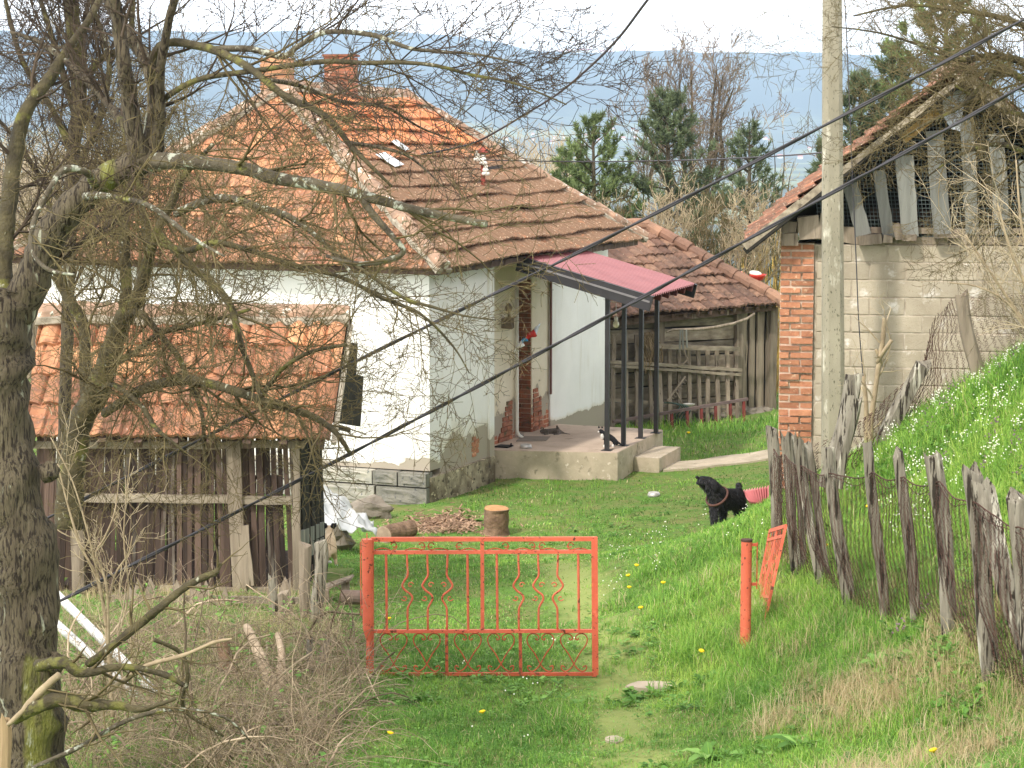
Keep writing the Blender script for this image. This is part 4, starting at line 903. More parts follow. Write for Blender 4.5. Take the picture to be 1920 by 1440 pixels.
# ------------------------------------------------------------------ red gate
def draw_gate(fn, parent, k=1.0, half=False):
    """fn maps drawing coordinates (x 205..1775, y 100..1062) to a point"""
    def rod(mb, pts, r=.0065): mb.tube([fn(x, y) for x, y in pts], r * k, 6)
    def bar(x0, y0, x1, y1, w2, nm='rail', mat='redpaint', th=.03):
        m = MB(); sd = (fn(x0 + 10, y0) - fn(x0, y0)) if abs(x1 - x0) < abs(y1 - y0) else (fn(x0, y0 + 10) - fn(x0, y0)); m.bar(fn(x0, y0), fn(x1, y1), w2, th * k, sd, segs=3, jit=.0008); m.build(nm, M[mat], parent)
    bar(205, 115, 1770, 112, .033); bar(222, 206, 1730, 200, .028); bar(222, 752, 1736, 750, .026); bar(205, 1049, 1745, 1047, .026, 'rail', 'redrust')
    bar(214, 122, 214, 1060, .024, 'stile'); bar(1746, 104, 1752, 1064, .036, 'stile'); bar(1766, 100, 1772, 1050, .018, 'closing_plate', 'redpaint', .05)
    bar(975, 130, 977, 742, .030, 'stile'); bar(728, 762, 731, 1040, .024, 'stile', 'redrust'); bar(1238, 762, 1242, 1040, .026, 'stile', 'redrust')
    for x in (312, 875, 1078, 1642):
        m = MB(); rod(m, [(x - 2, 215), (x + 3, 742)], .010); m.build('baluster', M['redpaint'], parent)
    for x, s in ((455, 1), (595, 1), (735, -1), (1225, 1), (1362, 1), (1500, -1)):
        m = MB(); pts_ = [(0, 218), (2, 300), (4, 365), (-20, 405), (-34, 438), (-8, 472), (28, 500), (36, 530), (14, 572), (4, 610), (4, 742)]
        rod(m, [(x + s * q[0], q[1]) for q in spline(pts_, 4)], .0085)
        for cx_, cy_, s2 in ((24, 432, 1), (-18, 522, -1)):
            rod(m, [(x + s * (cx_ + s2 * (6 + 17 * (t / 14)) * math.cos(.5 + t * .42)), cy_ + (6 + 17 * (t / 14)) * math.sin(.5 + t * .42) * s2) for t in range(14)], .0045)
        m.build('scroll_baluster', M['redpaint'], parent, smooth=True)
    for ax_, cx_ in (((230, 342), 365), ((440, 560), 560), ((615, 740), 620), ((830, 940), 815), ((1010, 1120), 1138), ((1200, 1310), 1322), ((1375, 1500), 1388), ((1592, 1710), 1585)):
        m = MB(); x0, x1 = ax_; rod(m, [(x0 + (x1 - x0) * t / 8, 192 - 15 * math.sin(PI * t / 8)) for t in range(9)], .0045)
        sg = 1 if cx_ > (x0 + x1) / 2 else -1
        rod(m, [(cx_ - sg * (23 - t) * math.cos(.2 + t * .42), 158 - (23 - t) * math.sin(.2 + t * .42)) for t in range(14)] , .0045)
        rod(m, [(cx_ + sg * 22, 160), (cx_ + sg * 12, 182), (cx_ - sg * 12, 190)], .0045); m.build('scroll', M['redrust'], parent, smooth=True)
    for i, cx_ in enumerate((362, 592, 875, 1105, 1378, 1610)):
        m = MB()
        for s in (-1, 1):
            pts_ = [(62, 1000), (84, 990), (86, 1012), (60, 1030), (26, 1012), (-2, 975), (-40, 905), (-84, 845), (-92, 800), (-72, 772), (-40, 768), (-14, 786), (-12, 806), (-26, 812), (-32, 798)]
            rod(m, [(cx_ + s * q[0], q[1]) for q in spline(pts_, 3)], .0052)
        m.build('heart_scroll', M['redrust'], parent, smooth=True)
gt = empty('garden_gate', V(P(900, 1265, 17.6).x, 17.6, gz(P(900, 1265, 17.6).x, 17.6)), 'low red iron gate with heart scrolls standing closed across the grass path', 'gate')
g1 = lambda x, y: P(640 + x / 3.692, 980 + y / 3.692, 17.6)
draw_gate(g1, gt)
m = MB(); a, b = P(688, 1011, 17.55), P(690, 1178, 17.55); m.tube([V(a.x, 17.55, gz(a.x, 17.6) - .2), V(a.x + .012, 17.55, b.z - .1), V(a.x + .004, 17.55, b.z), a], [.02, .024, .043, .044], 14)
m.bar(a - V(.052, 0, .02), a - V(.052, 0, .62), .008, .008); m.bar(a + V(-.055, 0, -.1), a + V(0, 0, -.1), .02, .02, V(0, 0, 1)); m.bar(a + V(-.055, 0, -.55), a + V(0, 0, -.55), .02, .02, V(0, 0, 1)); m.tube([a, a + V(0, 0, .05)], .004, 5)
m.build('hinge_post', M['redpaint'], gt)
# right post and second leaf
gr_ = empty('gate_post', V(P(1400, 1215, 17.6).x, 17.6, gz(P(1400, 1215, 17.6).x, 17.6)), 'round red steel gate post with rusty rim standing right of the path', 'post')
a, b = P(1400, 1012, 17.6), P(1397, 1235, 17.6); m = MB(); m.tube([b - V(0, 0, .2), b, a], .0435, 18); m.build('tube', M['redpaint'], gr_, smooth=False)
m = MB(); m.lathe(a, [(.047, -.012), (.047, .004), (.03, .006)], 16); m.build('rim', M['rust'], gr_)
m = MB()
for dz in (-.04, -.36): m.bar(a + V(.03, 0, dz), a + V(.09, 0, dz), .022, .022, V(0, 0, 1))
m.bar(a + V(.085, 0, -.02), a + V(.085, 0, -.4), .009, .009); m.build('hinge', M['redrust'], gr_)
TL, TR, BL, BR = P(1443, 993, 19.4), P(1474, 984, 18.2), P(1408, 1175, 19.2), P(1430, 1185, 18.0)
lf = empty('gate_leaf', V(BR.x, BR.y, gz(BR.x, BR.y)), 'second red iron gate leaf seen edge-on, swung open and leaning against the wire fence', 'gate')
def g2(x, y): f = (x - 205) / 1570.; g = (y - 100) / 962.; return TL.lerp(TR, f).lerp(BL.lerp(BR, f), g)
draw_gate(g2, lf, .45)

# ------------------------------------------------------------------ wire fence with split posts
def wiremesh(S, nu, nv, r, wob=.008):
    """S(u,v) surface; nu wires, nv half cells"""
    m = MB()
    for i in range(nu + 1):
        pts_ = []
        for j in range(nv + 1):
            u = (i + (.5 if j % 2 else 0)) / (nu + .5); p = S(u, j / nv); pts_.append(p + V(rnd.uniform(-wob, wob), rnd.uniform(-wob, wob), rnd.uniform(-wob, wob) * .5))
        m.tube(pts_, r, 3, cap=False)
        pts2 = []
        for j in range(nv + 1):
            u = (i + (0 if j % 2 else .5)) / (nu + .5); pts2.append(S(u, j / nv) + V(0, .004, 0) + V(rnd.uniform(-wob, wob), 0, rnd.uniform(-wob, wob) * .5))
        m.tube(pts2, r, 3, cap=False)
    return m
def splitpost(top, bot, wpx_w, pointed=True, th=None, mat='wood_post', seed=0):
    m = MB(); r = random.Random(seed); d = (bot - top); K = 9; th = th or wpx_w * .55; vs = []; n = 7
    sd = V(1, 0, 0); sd = (sd - d.normalized() * sd.dot(d.normalized())).normalized(); nn = d.normalized().cross(sd)
    ang = [2 * PI * (k + r.uniform(-.2, .2)) / n for k in range(n)]; rr = [r.uniform(.8, 1.1) for k in range(n)]
    tz = [r.uniform(-.07, .05) for k in range(n)]
    for i in range(K + 1):
        f = i / K
        for k in range(n):
            s = rr[k] * (1 + .08 * math.sin(f * 7 + k * 2 + seed)); p = top + d * f + sd * math.cos(ang[k]) * wpx_w * .5 * s + nn * math.sin(ang[k]) * th * .5 * s
            if i == 0 and pointed: p = p - d.normalized() * tz[k]
            p = p + sd * .012 * math.sin(f * 5 + seed)
            vs.append(p)
    m.add(vs, [(i * n + k, i * n + (k + 1) % n, (i + 1) * n + (k + 1) % n, (i + 1) * n + k) for i in range(K) for k in range(n)] + [tuple(range(n - 1, -1, -1)), tuple(K * n + k for k in range(n))])
    return m
FP = [(1447, 806, 1462, 1060, 20.2, 28), (1470, 812, 1498, 1095, 19.3, 24), (1494, 832, 1547, 1122, 18.3, 27), (1552, 842, 1597, 1145, 17.3, 28), (1629, 836, 1661, 1172, 16.4, 25), (1686, 846, 1723, 1160, 15.8, 26),
      (1750, 853, 1790, 1212, 14.8, 36), (1818, 880, 1868, 1296, 13.6, 50), (1900, 925, 1960, 1350, 12.8, 48), (1985, 960, 2040, 1420, 12.0, 48)]
wf = empty('wire_fence', gp(1661, 1170, 16.4), 'rusty chain-link fence on leaning split wooden posts running up the grassy bank', 'fence')
tops, bots = [], []
for i, (x0, y0, x1, y1, Y, wpx) in enumerate(FP):
    t_ = P(x0, y0, Y); b_ = P(x1, y1, Y - .05); b_.z = gz(b_.x, b_.y) - .15; sc_ = wpx * Y / 4200 * .88
    splitpost(t_, b_, sc_, seed=i, mat=None).build('post', M['wood_post'], wf)
    tops.append(t_.lerp(b_, .12) + V(0, -.09, 0)); bots.append(V(b_.x, b_.y - .1, gz(b_.x, b_.y - .1) + .02))
    if i in (1, 2): # doubled palings
        m2 = splitpost(t_ + V(.09, .05, -.03), b_ + V(.07, .05, 0), sc_ * .7, seed=i + 30); m2.build('paling', M['wood_post'], wf)
m2 = splitpost(P(1838, 905, 13.5), P(1925, 1215, 13.3), .13, seed=77, th=.03); m2.build('paling', M['wood_post'], wf)
def polyl(L_, u):
    x = u * (len(L_) - 1); i = min(int(x), len(L_) - 2); return L_[i].lerp(L_[i + 1], x - i)
def SF(u, v):
    a = polyl(tops, u); b = polyl(bots, u); x = u * (len(tops) - 1); sagt = .05 * math.sin(PI * (x % 1)) 
    p = a.lerp(b, v); p = p + V(-.05 * math.sin(PI * v), -.06 * math.sin(PI * v), -sagt * (1 - v)); 
    p += V(.03 * noise.noise(V(u * 14, v * 3, 0)), .05 * noise.noise(V(u * 9, v * 2, 5)), .03 * noise.noise(V(u * 20, v * 4, 9)))
    return p
wiremesh(SF, 84, 56, .0027, .005).build('wire_mesh', M['rust'], wf)
m = MB(); m.tube([SF(u, 0.0) for u in np.linspace(0, 1, 80)], .005, 5); m.tube([SF(u, 0.01) + V(0, 0, -.03 + .02 * math.sin(u * 60)) for u in np.linspace(0, 1, 80)], .003, 5); m.build('selvage_wire', M['rust'], wf)
# older fence stretch climbing the bank behind
of = empty('bank_fence', gp(1700, 800, 21.5), 'collapsed chain-link fence on three tilted dark posts climbing the bank before the block wall', 'fence')
OP = [(1603, 706, 1552, 900, 19.8, 34, 0), (1600, 750, 1568, 900, 19.75, 30, 1), (1732, 673, 1636, 855, 21.3, 36, 2), (1800, 547, 1840, 722, 21.0, 27, 3)]
for (x0, y0, x1, y1, Y, wpx, sd_) in OP: splitpost(P(x0, y0, Y), P(x1, y1 + 15, Y), wpx * Y / 4200, seed=sd_ + 50).build('post', M['wood_post'] if sd_ < 3 else M['wood_grey'], of)
ot = [P(1500, 850, 20.5), P(1600, 800, 20.9), P(1668, 745, 21.3), P(1735, 673, 21.55), P(1752, 590, 21.4), P(1790, 560, 21.3), P(1880, 550, 21.1), P(2020, 560, 20.9)]
obt = [P(1500, 960, 20.5), P(1600, 880, 20.9), P(1655, 850, 21.4), P(1700, 800, 21.5), P(1755, 770, 21.4), P(1830, 722, 21.2), P(1920, 680, 21.0), P(2060, 620, 20.8)]
def SO(u, v): return polyl(ot, u).lerp(polyl(obt, u), v) + V(.05 * noise.noise(V(u * 9, v * 3, 1)), .1 * noise.noise(V(u * 7, v * 2, 2)), .04 * noise.noise(V(u * 12, v * 4, 3)))
wiremesh(SO, 48, 34, .003, .01).build('wire_mesh', M['rust'], of)

# ------------------------------------------------------------------ old picket fence, posts, white poles at the lower left
pf = empty('picket_fence', gp(300, 1160, 20.4), 'old grey picket fence of leaning pointed pales below the corn crib', 'fence')
for i, px in enumerate((225, 246, 268, 290, 317, 340, 362, 386, 412, 520, 545)):
    lean = rnd.uniform(-10, 14); b_ = P(px, 1215, 20.4); t_ = P(px - lean, rnd.uniform(1078, 1104), 20.5); w2 = rnd.uniform(.08, .11)
    d = (b_ - t_).normalized(); s = V(1, 0, 0); m = MB(); m.add([t_ + s * w2 * .1, t_ - d * -.09 + s * w2 / 2, b_ + s * w2 / 2, b_ - s * w2 / 2, t_ + d * .12 - s * w2 / 2] + [q + V(0, .022, 0) for q in (t_ + s * w2 * .1, t_ + d * .09 + s * w2 / 2, b_ + s * w2 / 2, b_ - s * w2 / 2, t_ + d * .12 - s * w2 / 2)],
        [(4, 3, 2, 1, 0), (5, 6, 7, 8, 9), (0, 1, 6, 5), (1, 2, 7, 6), (3, 4, 9, 8), (4, 0, 5, 9)]); m.tint = .6; m.t = [.4 + .4 * rnd.random()] * len(m.f); m.build('pale', M['wood_grey'], pf)
for y in (1122, 1185): m = MB(); m.bar(P(205, y, 20.55), P(560, y + 4, 20.55), .06, .05, V(0, 0, 1), segs=4, wob=.008); m.build('rail', M['wood_h'], pf)
def single_post(x0, y0, x1, y1, Y, wpx, label, mat='wood_post', seed=0, name='wooden_post', cat='post', th=None):
    t_, b_ = P(x0, y0, Y), P(x1, y1, Y); b_.z = min(b_.z, gz(b_.x, b_.y)) - .1
    solo(splitpost(t_, b_, wpx * Y / 4200, seed=seed, th=th), name, M[mat], V(b_.x, b_.y, b_.z + .1), label, cat)
single_post(602, 1014, 595, 1160, 20.2, 28, 'thick silver-grey post just left of the red hinge post', seed=101)
single_post(569, 1018, 576, 1150, 20.4, 24, 'dark mossy split post at the corner of the corn crib', 'wood_grey', seed=102)
single_post(610, 1198, 606, 1320, 17.4, 20, 'brown rotting stub post rising from the brambles, right of a thinner one', 'wood_grey', seed=103)
single_post(582, 1200, 588, 1325, 17.5, 15, 'thin pale stub post rising from the brambles, left of a brown one', seed=104)
single_post(512, 1082, 516, 1150, 20.3, 15, 'short broken grey stake in front of the crib wall', seed=105)
single_post(532, 1108, 530, 1160, 20.1, 26, 'squat brown rotten stump under the crib wall', 'wood_grey', seed=106)
single_post(412, 1400, 415, 1480, 14.6, 34, 'split top of a rotten post at the bottom edge of the view', 'wood_grey', seed=107)
single_post(6, 1350, 12, 1500, 12.4, 26, 'smooth tan stake at the bottom left corner beside the big trunk', 'tan_wood', seed=108)
for (x0, y0, x1, y1, Y, lb) in ((100, 1108, 292, 1300, 16.5, 'upper of two white painted poles leaning behind the big trunk'), (104, 1168, 300, 1345, 16.3, 'lower of two white painted poles leaning behind the big trunk')):
    m = MB(); a, b = P(x0, y0, Y), P(x1, y1, Y - .3); m.tube([a, b], .033, 10); solo(m, 'white_pole', mk('flaking_white_paint', lin(232, 232, 230), lin(206, 206, 204), bump=.3, tint=0, spots=((lin(150, 146, 138), 20, .62, .06),)) if 'flaking_white_paint' not in bpy.data.materials else bpy.data.materials['flaking_white_paint'], b, lb, 'pole')
def log(pp, rs, label, mat='bark_log', name='fallen_log', n=12):
    c_ = [P(x, y, Y) for x, y, Y in spline(pp, 4)]; r_ = np.interp(np.linspace(0, 1, len(c_)), np.linspace(0, 1, len(rs)), rs); m = MB(); m.tube(c_, list(r_), n, rough=.15)
    return solo(m, name, M[mat], c_[-1], label, 'log')
M['birch'] = mk('bleached_bark', lin(196, 176, 150), lin(150, 130, 106), ns=8, bump=.8, bs=30, tint=0, spots=((lin(110, 92, 72), 12, .6, .08),))
log([(462, 1174, 17.6), (490, 1235, 17.2), (520, 1310, 16.6), (578, 1410, 15.6)], [.03, .045, .06, .055], 'long bleached log sloping down through the brambles', 'birch')
log([(521, 1190, 17.4), (528, 1230, 17.1), (524, 1280, 16.8), (522, 1300, 16.7)], [.025, .03, .035, .03], 'short bleached branch upright beside the sloping log', 'birch')
m = MB(); m.tube([P(418, 1205, 17.3), P(428, 1260, 17.2), P(440, 1320, 17.1)], [.055, .06, .05], 10, rough=.2); solo(m, 'snag', M['bark_log'], P(440, 1320, 17.1), 'mossy green broken snag standing among the brambles', 'snag')

# ------------------------------------------------------------------ yard things
q = gp(931, 987, 29.3); s_ = empty('chopping_block', q, 'upright sawn tree stump with pale cut top beside the wood chips', 'stump')
m = MB(); R_ = 24 * 29.3 / 4200; m.tube([q + V(0, 0, z) for z in (-.05, .02, .1, .2, .3, .345)], [R_ * 1.12, R_ * 1.06, R_ * .97, R_ * .98, R_, R_ * .99], 26, rough=.1); m.build('bark', M['bark_log'], s_)
m = MB(); m.lathe(q + V(0, 0, .344), [(R_ * .97, 0), (R_ * .95, .014), (R_ * .3, .02)], 24, ax=V(.05, -.1, 1)); m.build('cut_face', M['cut'], s_)
q = gp(742, 992, 28.8); s_ = empty('lying_log', q, 'short barked log lying on its side beside the wood chips', 'log')
m = MB(); a, b = P(719, 981, 28.7), P(770, 978, 29.2); a.z = q.z + .11; b.z = q.z + .11; m.tube([a, a.lerp(b, .3), a.lerp(b, .7), b], [.125, .12, .115, .118], 20, rough=.1); m.build('bark', M['bark_log'], s_)
m = MB(); m.lathe(a + (a - b).normalized() * .001, [(.122, 0), (.1, .008), (.02, .01)], 20, ax=(a - b)); m.build('cut_face', mk('grey_cut_wood', lin(178, 156, 134), lin(140, 120, 100), ns=12, bump=.4, tint=0), s_)
q = gp(690, 955, 30.8); m = MB(); blob(m, q + V(0, .12, .1), .34, .14, .17, 22, .36, 5); solo(m, 'boulder', M['rock'], q, 'large rounded pinkish stone propped against the house plinth', 'rock')
m = MB()
for i in range(900):
    x = rnd.gauss(838, 42); Y = 30.2 + rnd.gauss(0, .45); p = P(x, 960, Y); p.z = gz(p.x, p.y) + abs(rnd.gauss(0, .05)) * max(0, 1 - abs(x - 838) / 70) + .015; an = rnd.uniform(0, PI); tl = rnd.uniform(-.5, .5)
    m.tint = rnd.random(); m.box(p, rnd.uniform(.03, .14), rnd.uniform(.012, .03), .008, V(math.cos(an), math.sin(an) * math.cos(tl), math.sin(tl)), V(-math.sin(an), math.cos(an), 0), V(0, -math.sin(tl), math.cos(tl)))
tag(m.build('wood_chips', mk('wood_chip', lin(176, 146, 120), lin(120, 92, 72), bump=0, tint=.35)), kind='stuff')
# bulky sheet of film over a heap
vs = []; nx_, ny_ = 26, 22; m = MB()
for j in range(ny_ + 1):
    for i in range(nx_ + 1):
        u, v = i / nx_, j / ny_
        top = P(596 + 106 * u, 902 + 78 * u, 28.4 - .6 * u); low = P(594 + u * 112, 992 + 14 * u + 4 * math.sin(u * 14), 26.6 + .4 * u)
        p = top.lerp(low, v); p += V(0, -.22 * math.sin(PI * v) * (1 - u * .5), .10 * math.sin(PI * v) * (1 - u)) + V(.02, .05, .07) * noise.noise(V(u * 5 + v * 2, v * 3 - u * 4, 1)) * 1.3 + V(0, .03, .03) * noise.noise(V(u * 16 + v * 9, v * 6 - u * 7, 7))
        vs.append(p)
m.add([v + V(0, -.1, .04) for v in vs], [(j * (nx_ + 1) + i, j * (nx_ + 1) + i + 1, (j + 1) * (nx_ + 1) + i + 1, (j + 1) * (nx_ + 1) + i) for j in range(ny_) for i in range(nx_)])
o = solo(m, 'plastic_sheet', M['plastic'], gp(650, 1000, 27), 'crumpled translucent white plastic sheet draped beside the corn crib', 'sheet', smooth=True)
so = o.modifiers.new('solid', 'SOLIDIFY'); so.thickness = .006
m = MB()
for i in range(5): blob(m, gp(606 + i * 8, 990, 27.7 + (i % 2) * .2) + V(0, 0, .10 + (.12 if i < 3 else 0)), .2, .16, .13, 8, .3, i)
solo(m, 'covered_heap', M['rock'], gp(650, 1000, 27.6), 'low heap of stones hidden under the white plastic sheet', 'heap')
# porch things
def onslab(px, py): return on_plane(px, py, V(0, 0, SZ + .005), V(0, 0, 1))
def dish(px, py, Y, label, q=None, r=.1):
    q = q or gp(px, py, Y); m = MB(); m.lathe(q, [(r, 0), (r * .92, .03), (r * .8, .06), (r * .7, .062), (r * .62, .02), (.01, .015)], 18); m.tint = .5
    solo(m, 'food_bowl', mk('scratched_metal', lin(214, 210, 204), lin(168, 164, 158), rough=.35, bump=.2, tint=0, metal=.3) if 'scratched_metal' not in bpy.data.materials else bpy.data.materials['scratched_metal'], q, label, 'bowl', smooth=True)
dish(0, 0, 0, 'metal pet bowl on the porch floor near the front edge', onslab(986, 840), .1)
dish(1226, 910, 32.6, 'pale metal pet bowl out on the lawn in front of the step', None, .1)
m = MB(); q = onslab(945, 838); m.box(q + V(0, 0, .012), .24, .22, .02, U, W_); m.box(q + V(.11, 0, .03), .03, .2, .03, V(.9, 0, .4)); solo(m, 'boot_scraper', M['black'], q, 'small dark boot tray on the porch beside the wall', 'tray')
m = MB(); q = onslab(1000, 824); m.slab([q + V(-.28, -.25, .012), q + V(.2, -.2, .012), q + V(.28, .3, .012), q + V(-.2, .3, .012)], .01); blob(m, q + V(-.2, .3, .03), .07, .05, .03, 8, .3); solo(m, 'door_mat', mk('grey_mat', lin(146, 134, 122), lin(118, 108, 98), bump=.6, tint=0), q, 'flat grey rag mat on the porch before the bricked doorway', 'mat')
# ribbon windsock
a, b, c_ = P(963, 660, 34.9), P(992, 637, 34.8), P(1013, 605, 34.7)
ws = empty('ribbon', a, 'twisted white, blue and red ribbon blowing beside the porch doorway', 'ribbon')
def strip(nm, p0, p1, w0, w1, mat):
    m = MB(); d = p1 - p0; s = V(0, .4, 1); s = (s - d.normalized() * s.dot(d.normalized())).normalized(); vs = []
    for i in range(9):
        f = i / 8; w2 = w0 + (w1 - w0) * f; c2 = p0 + d * f + V(0, .03 * math.sin(f * 6), .012 * math.sin(f * 5)); vs += [c2 + s * w2 + V(0, .015, 0), c2 + V(0, -.02, 0), c2 - s * w2]
    m.add(vs, [(3 * i + k, 3 * i + 1 + k, 3 * i + 4 + k, 3 * i + 3 + k) for i in range(8) for k in (0, 1)]); o = m.build(nm, mat, ws, smooth=True); o.modifiers.new('s', 'SOLIDIFY').thickness = .004
cl = lambda n, c1: mk(n, c1, c1, bump=0, tint=0, rough=.7)
strip('white_end', a, P(981, 641, 34.85), .015, .06, cl('cloth_white', lin(226, 224, 222))); strip('blue_band', P(979, 641, 34.83), P(989, 634, 34.8), .03, .035, cl('cloth_blue', lin(70, 140, 180)))
strip('red_band', P(987, 635, 34.8), P(1004, 622, 34.75), .035, .07, cl('cloth_red', lin(182, 52, 46))); strip('tail_band', P(1003, 624, 34.75), c_, .06, .01, cl('cloth_pale', lin(206, 214, 226)))
# leaning sheet by the dog
a = [P(1390, 920, 27.2), P(1440, 912, 27.6), P(1440, 946, 27.3), P(1404, 941, 27.0)]
m = MB(); vs = []; K = 40
for i in range(K + 1): f = i / K; h = .02 * math.cos(i * PI * .5); vs += [a[0].lerp(a[1], f) + V(0, -h, h), a[3].lerp(a[2], f) + V(0, -h, h)]
m.add(vs, [(2 * i, 2 * i + 1, 2 * i + 3, 2 * i + 2) for i in range(K)]); o = solo(m, 'roofing_sheet', mk('pale_red_sheet', lin(226, 150, 150), lin(206, 122, 124), rough=.4, bump=0, tint=.1, spec=.5), gp(1420, 960, 27.2), 'offcut of pinkish red corrugated sheet lying behind the bank near the black dog', 'sheet'); o.modifiers.new('s', 'SOLIDIFY').thickness = .01
# junk by the gate
m = MB(); q = gp(645, 1115, 21.5); m.lathe(q + V(.0, 0, .1), [(.07, 0), (.07, .28), (.06, .28), (.06, .02)], 14, ax=V(.8, -.5, .1)); solo(m, 'clay_pipe', mk('brown_pipe', lin(132, 112, 100), lin(98, 82, 72), bump=.3, tint=0), q, 'brown hollow pipe stub lying left of the red hinge post', 'pipe')
m = MB(); q = gp(628, 1100, 21.7); m.slab([q + V(-.15, 0, .12), q + V(.15, -.05, .24), q + V(.17, .2, .24), q + V(-.13, .25, .13)], .02); m.bar(q + V(-.1, 0, -.02), q + V(-.1, 0, .13), .08, .08, V(1, 0, 0)); m.bar(q + V(.1, .05, -.02), q + V(.1, .05, .22), .08, .08, V(1, 0, 0)); solo(m, 'scrap_board', M['wood_grey'], q, 'tilted scrap board propped over the pipe stub', 'board')
# path strip and stepping stones
m = MB(); vs = []
for i in range(13):
    f = i / 12; p = P(1243 + 215 * f, 880, 35.1 + .3 * f); p2 = P(1250 + 215 * f, 873, 36.1 + .3 * f); vs += [V(p.x, p.y, gz(p.x, p.y) + .03), V(p2.x, p2.y, gz(p2.x, p2.y) + .03)]
m.add(vs + [V(v[0], v[1], v[2] - .15) for v in vs], [(2 * i, 2 * i + 2, 2 * i + 3, 2 * i + 1) for i in range(12)] + [(2 * i, 2 * i + 26, 2 * i + 28, 2 * i + 2) for i in range(12)])
tag(m.build('path', M['concrete']), kind='structure')
def flat_stone(px, py, Y, sx, sy, lb, seed):
    q = gp(px, py, Y); m = MB(); n = 9; r = random.Random(seed); po = [(q.x + sx * math.cos(2 * PI * k / n) * r.uniform(.85, 1.1), q.y + sy * math.sin(2 * PI * k / n) * r.uniform(.85, 1.1)) for k in range(n)]; m.prism(po, q.z - .06, q.z + (.03 if sx > .1 else .012)); solo(m, 'stepping_stone', M['concrete'], q, lb, 'stone')
flat_stone(1225, 1289, 17.1, .22, .13, 'flat pale slab sunk in the grass right of the gate', 1)
flat_stone(1152, 1384, 15.4, .07, .09, 'tiny flat stone in the worn path below the gate', 2)

# ------------------------------------------------------------------ animals
def skinned(pts, edges, name, sub=2):
    me = bpy.data.meshes.new(name); me.from_pydata([tuple(p[0]) for p in pts], edges, []); me.update()
    o = bpy.data.objects.new(name, me); COL.objects.link(o); sk = o.modifiers.new('skin', 'SKIN'); sk.use_smooth_shade = True; o.modifiers.new('sub', 'SUBSURF').levels = sub
    if not me.skin_vertices: 
        bpy.context.view_layer.objects.active = o
    for i, v in enumerate(me.skin_vertices[0].data):
        r = pts[i][1]; v.radius = (r, r) if not isinstance(r, tuple) else r; v.use_root = (i == 0)
    dg = bpy.context.evaluated_depsgraph_get(); dg.update(); me2 = bpy.data.meshes.new_from_object(o.evaluated_get(dg)); bpy.data.objects.remove(o)
    b = MB(); b.v = [tuple(v.co) for v in me2.vertices]; b.f = [tuple(p.vertices) for p in me2.polygons]; b.t = [.5] * len(b.f); b.a = [0] * len(b.f); return b
def fur(name, c1, c2, **k): return mk(name, c1, c2, ns=14, bump=.9, bs=90, tint=0, rough=.75, **k)
M['furblack'] = fur('black_fur', lin(40, 38, 42), lin(22, 21, 23)); M['furtan'] = fur('tan_fur', lin(216, 192, 158), lin(188, 162, 128)); M['furwhite'] = fur('white_fur', lin(232, 228, 222), lin(214, 208, 200))
M['furtabby'] = mk('tabby_fur', lin(120, 110, 100), lin(64, 56, 50), ns=26, bump=.6, bs=90, tint=0, stretch=(1.8, .6, .6))
def DP(x, y, dy=0.): return P(1290 + x / 12., 880 + y / 12., 26.5 + dy)
gzd = gz(DP(600, 900).x, 26.5)
def foot(p, dx=0., dy=0.): return V(p.x + dx, p.y + dy, gz(p.x, p.y) + .03)
dog = empty('dog', V(DP(800, 900).x, 26.6, gz(DP(800, 900).x, 26.6)), 'large black dog standing on the lawn with muzzle raised, collar on', 'dog')
fl, fr_ = DP(590, 1000, -.05), DP(800, 990, .12); rl, rr_ = DP(1120, 900, .55), DP(1220, 880, .62)
pts = [(DP(1100, 650, .55), .14), (DP(900, 660, .3), .135), (DP(720, 700, .08), .15), (DP(640, 560, .0), .115), (DP(560, 420, -.04), .10), (DP(430, 300, -.08), .092), (DP(320, 250, -.11), .062), (DP(225, 195, -.13), .036),
       (DP(1140, 480, .62), .036), (DP(1135, 360, .64), .04), (DP(1132, 290, .64), .03),
       (DP(590, 820, -.02), .062), (fl.xy.to_3d() + V(0, 0, (fl.z + gz(fl.x, fl.y)) / 2), .036), (foot(fl), .032), (foot(fl, -.06, -.04), .026),
       (DP(790, 830, .12), .06), (fr_.xy.to_3d() + V(0, 0, (fr_.z + gz(fr_.x, fr_.y)) / 2), .036), (foot(fr_), .032), (foot(fr_, -.06, -.04), .026),
       (DP(1090, 800, .52), .075), (foot(rl, .05, .1) + V(0, 0, .17), .032), (foot(rl), .03), (foot(rl, -.06, -.03), .025),
       (DP(1180, 790, .62), .075), (foot(rr_, .05, .1) + V(0, 0, .17), .032), (foot(rr_), .03), (foot(rr_, -.06, -.03), .025)]
ed = [(0, 1), (1, 2), (2, 3), (3, 4), (4, 5), (5, 6), (6, 7), (0, 8), (8, 9), (9, 10), (2, 11), (11, 12), (12, 13), (13, 14), (2, 15), (15, 16), (16, 17), (17, 18), (0, 19), (19, 20), (20, 21), (21, 22), (0, 23), (23, 24), (24, 25), (25, 26)]
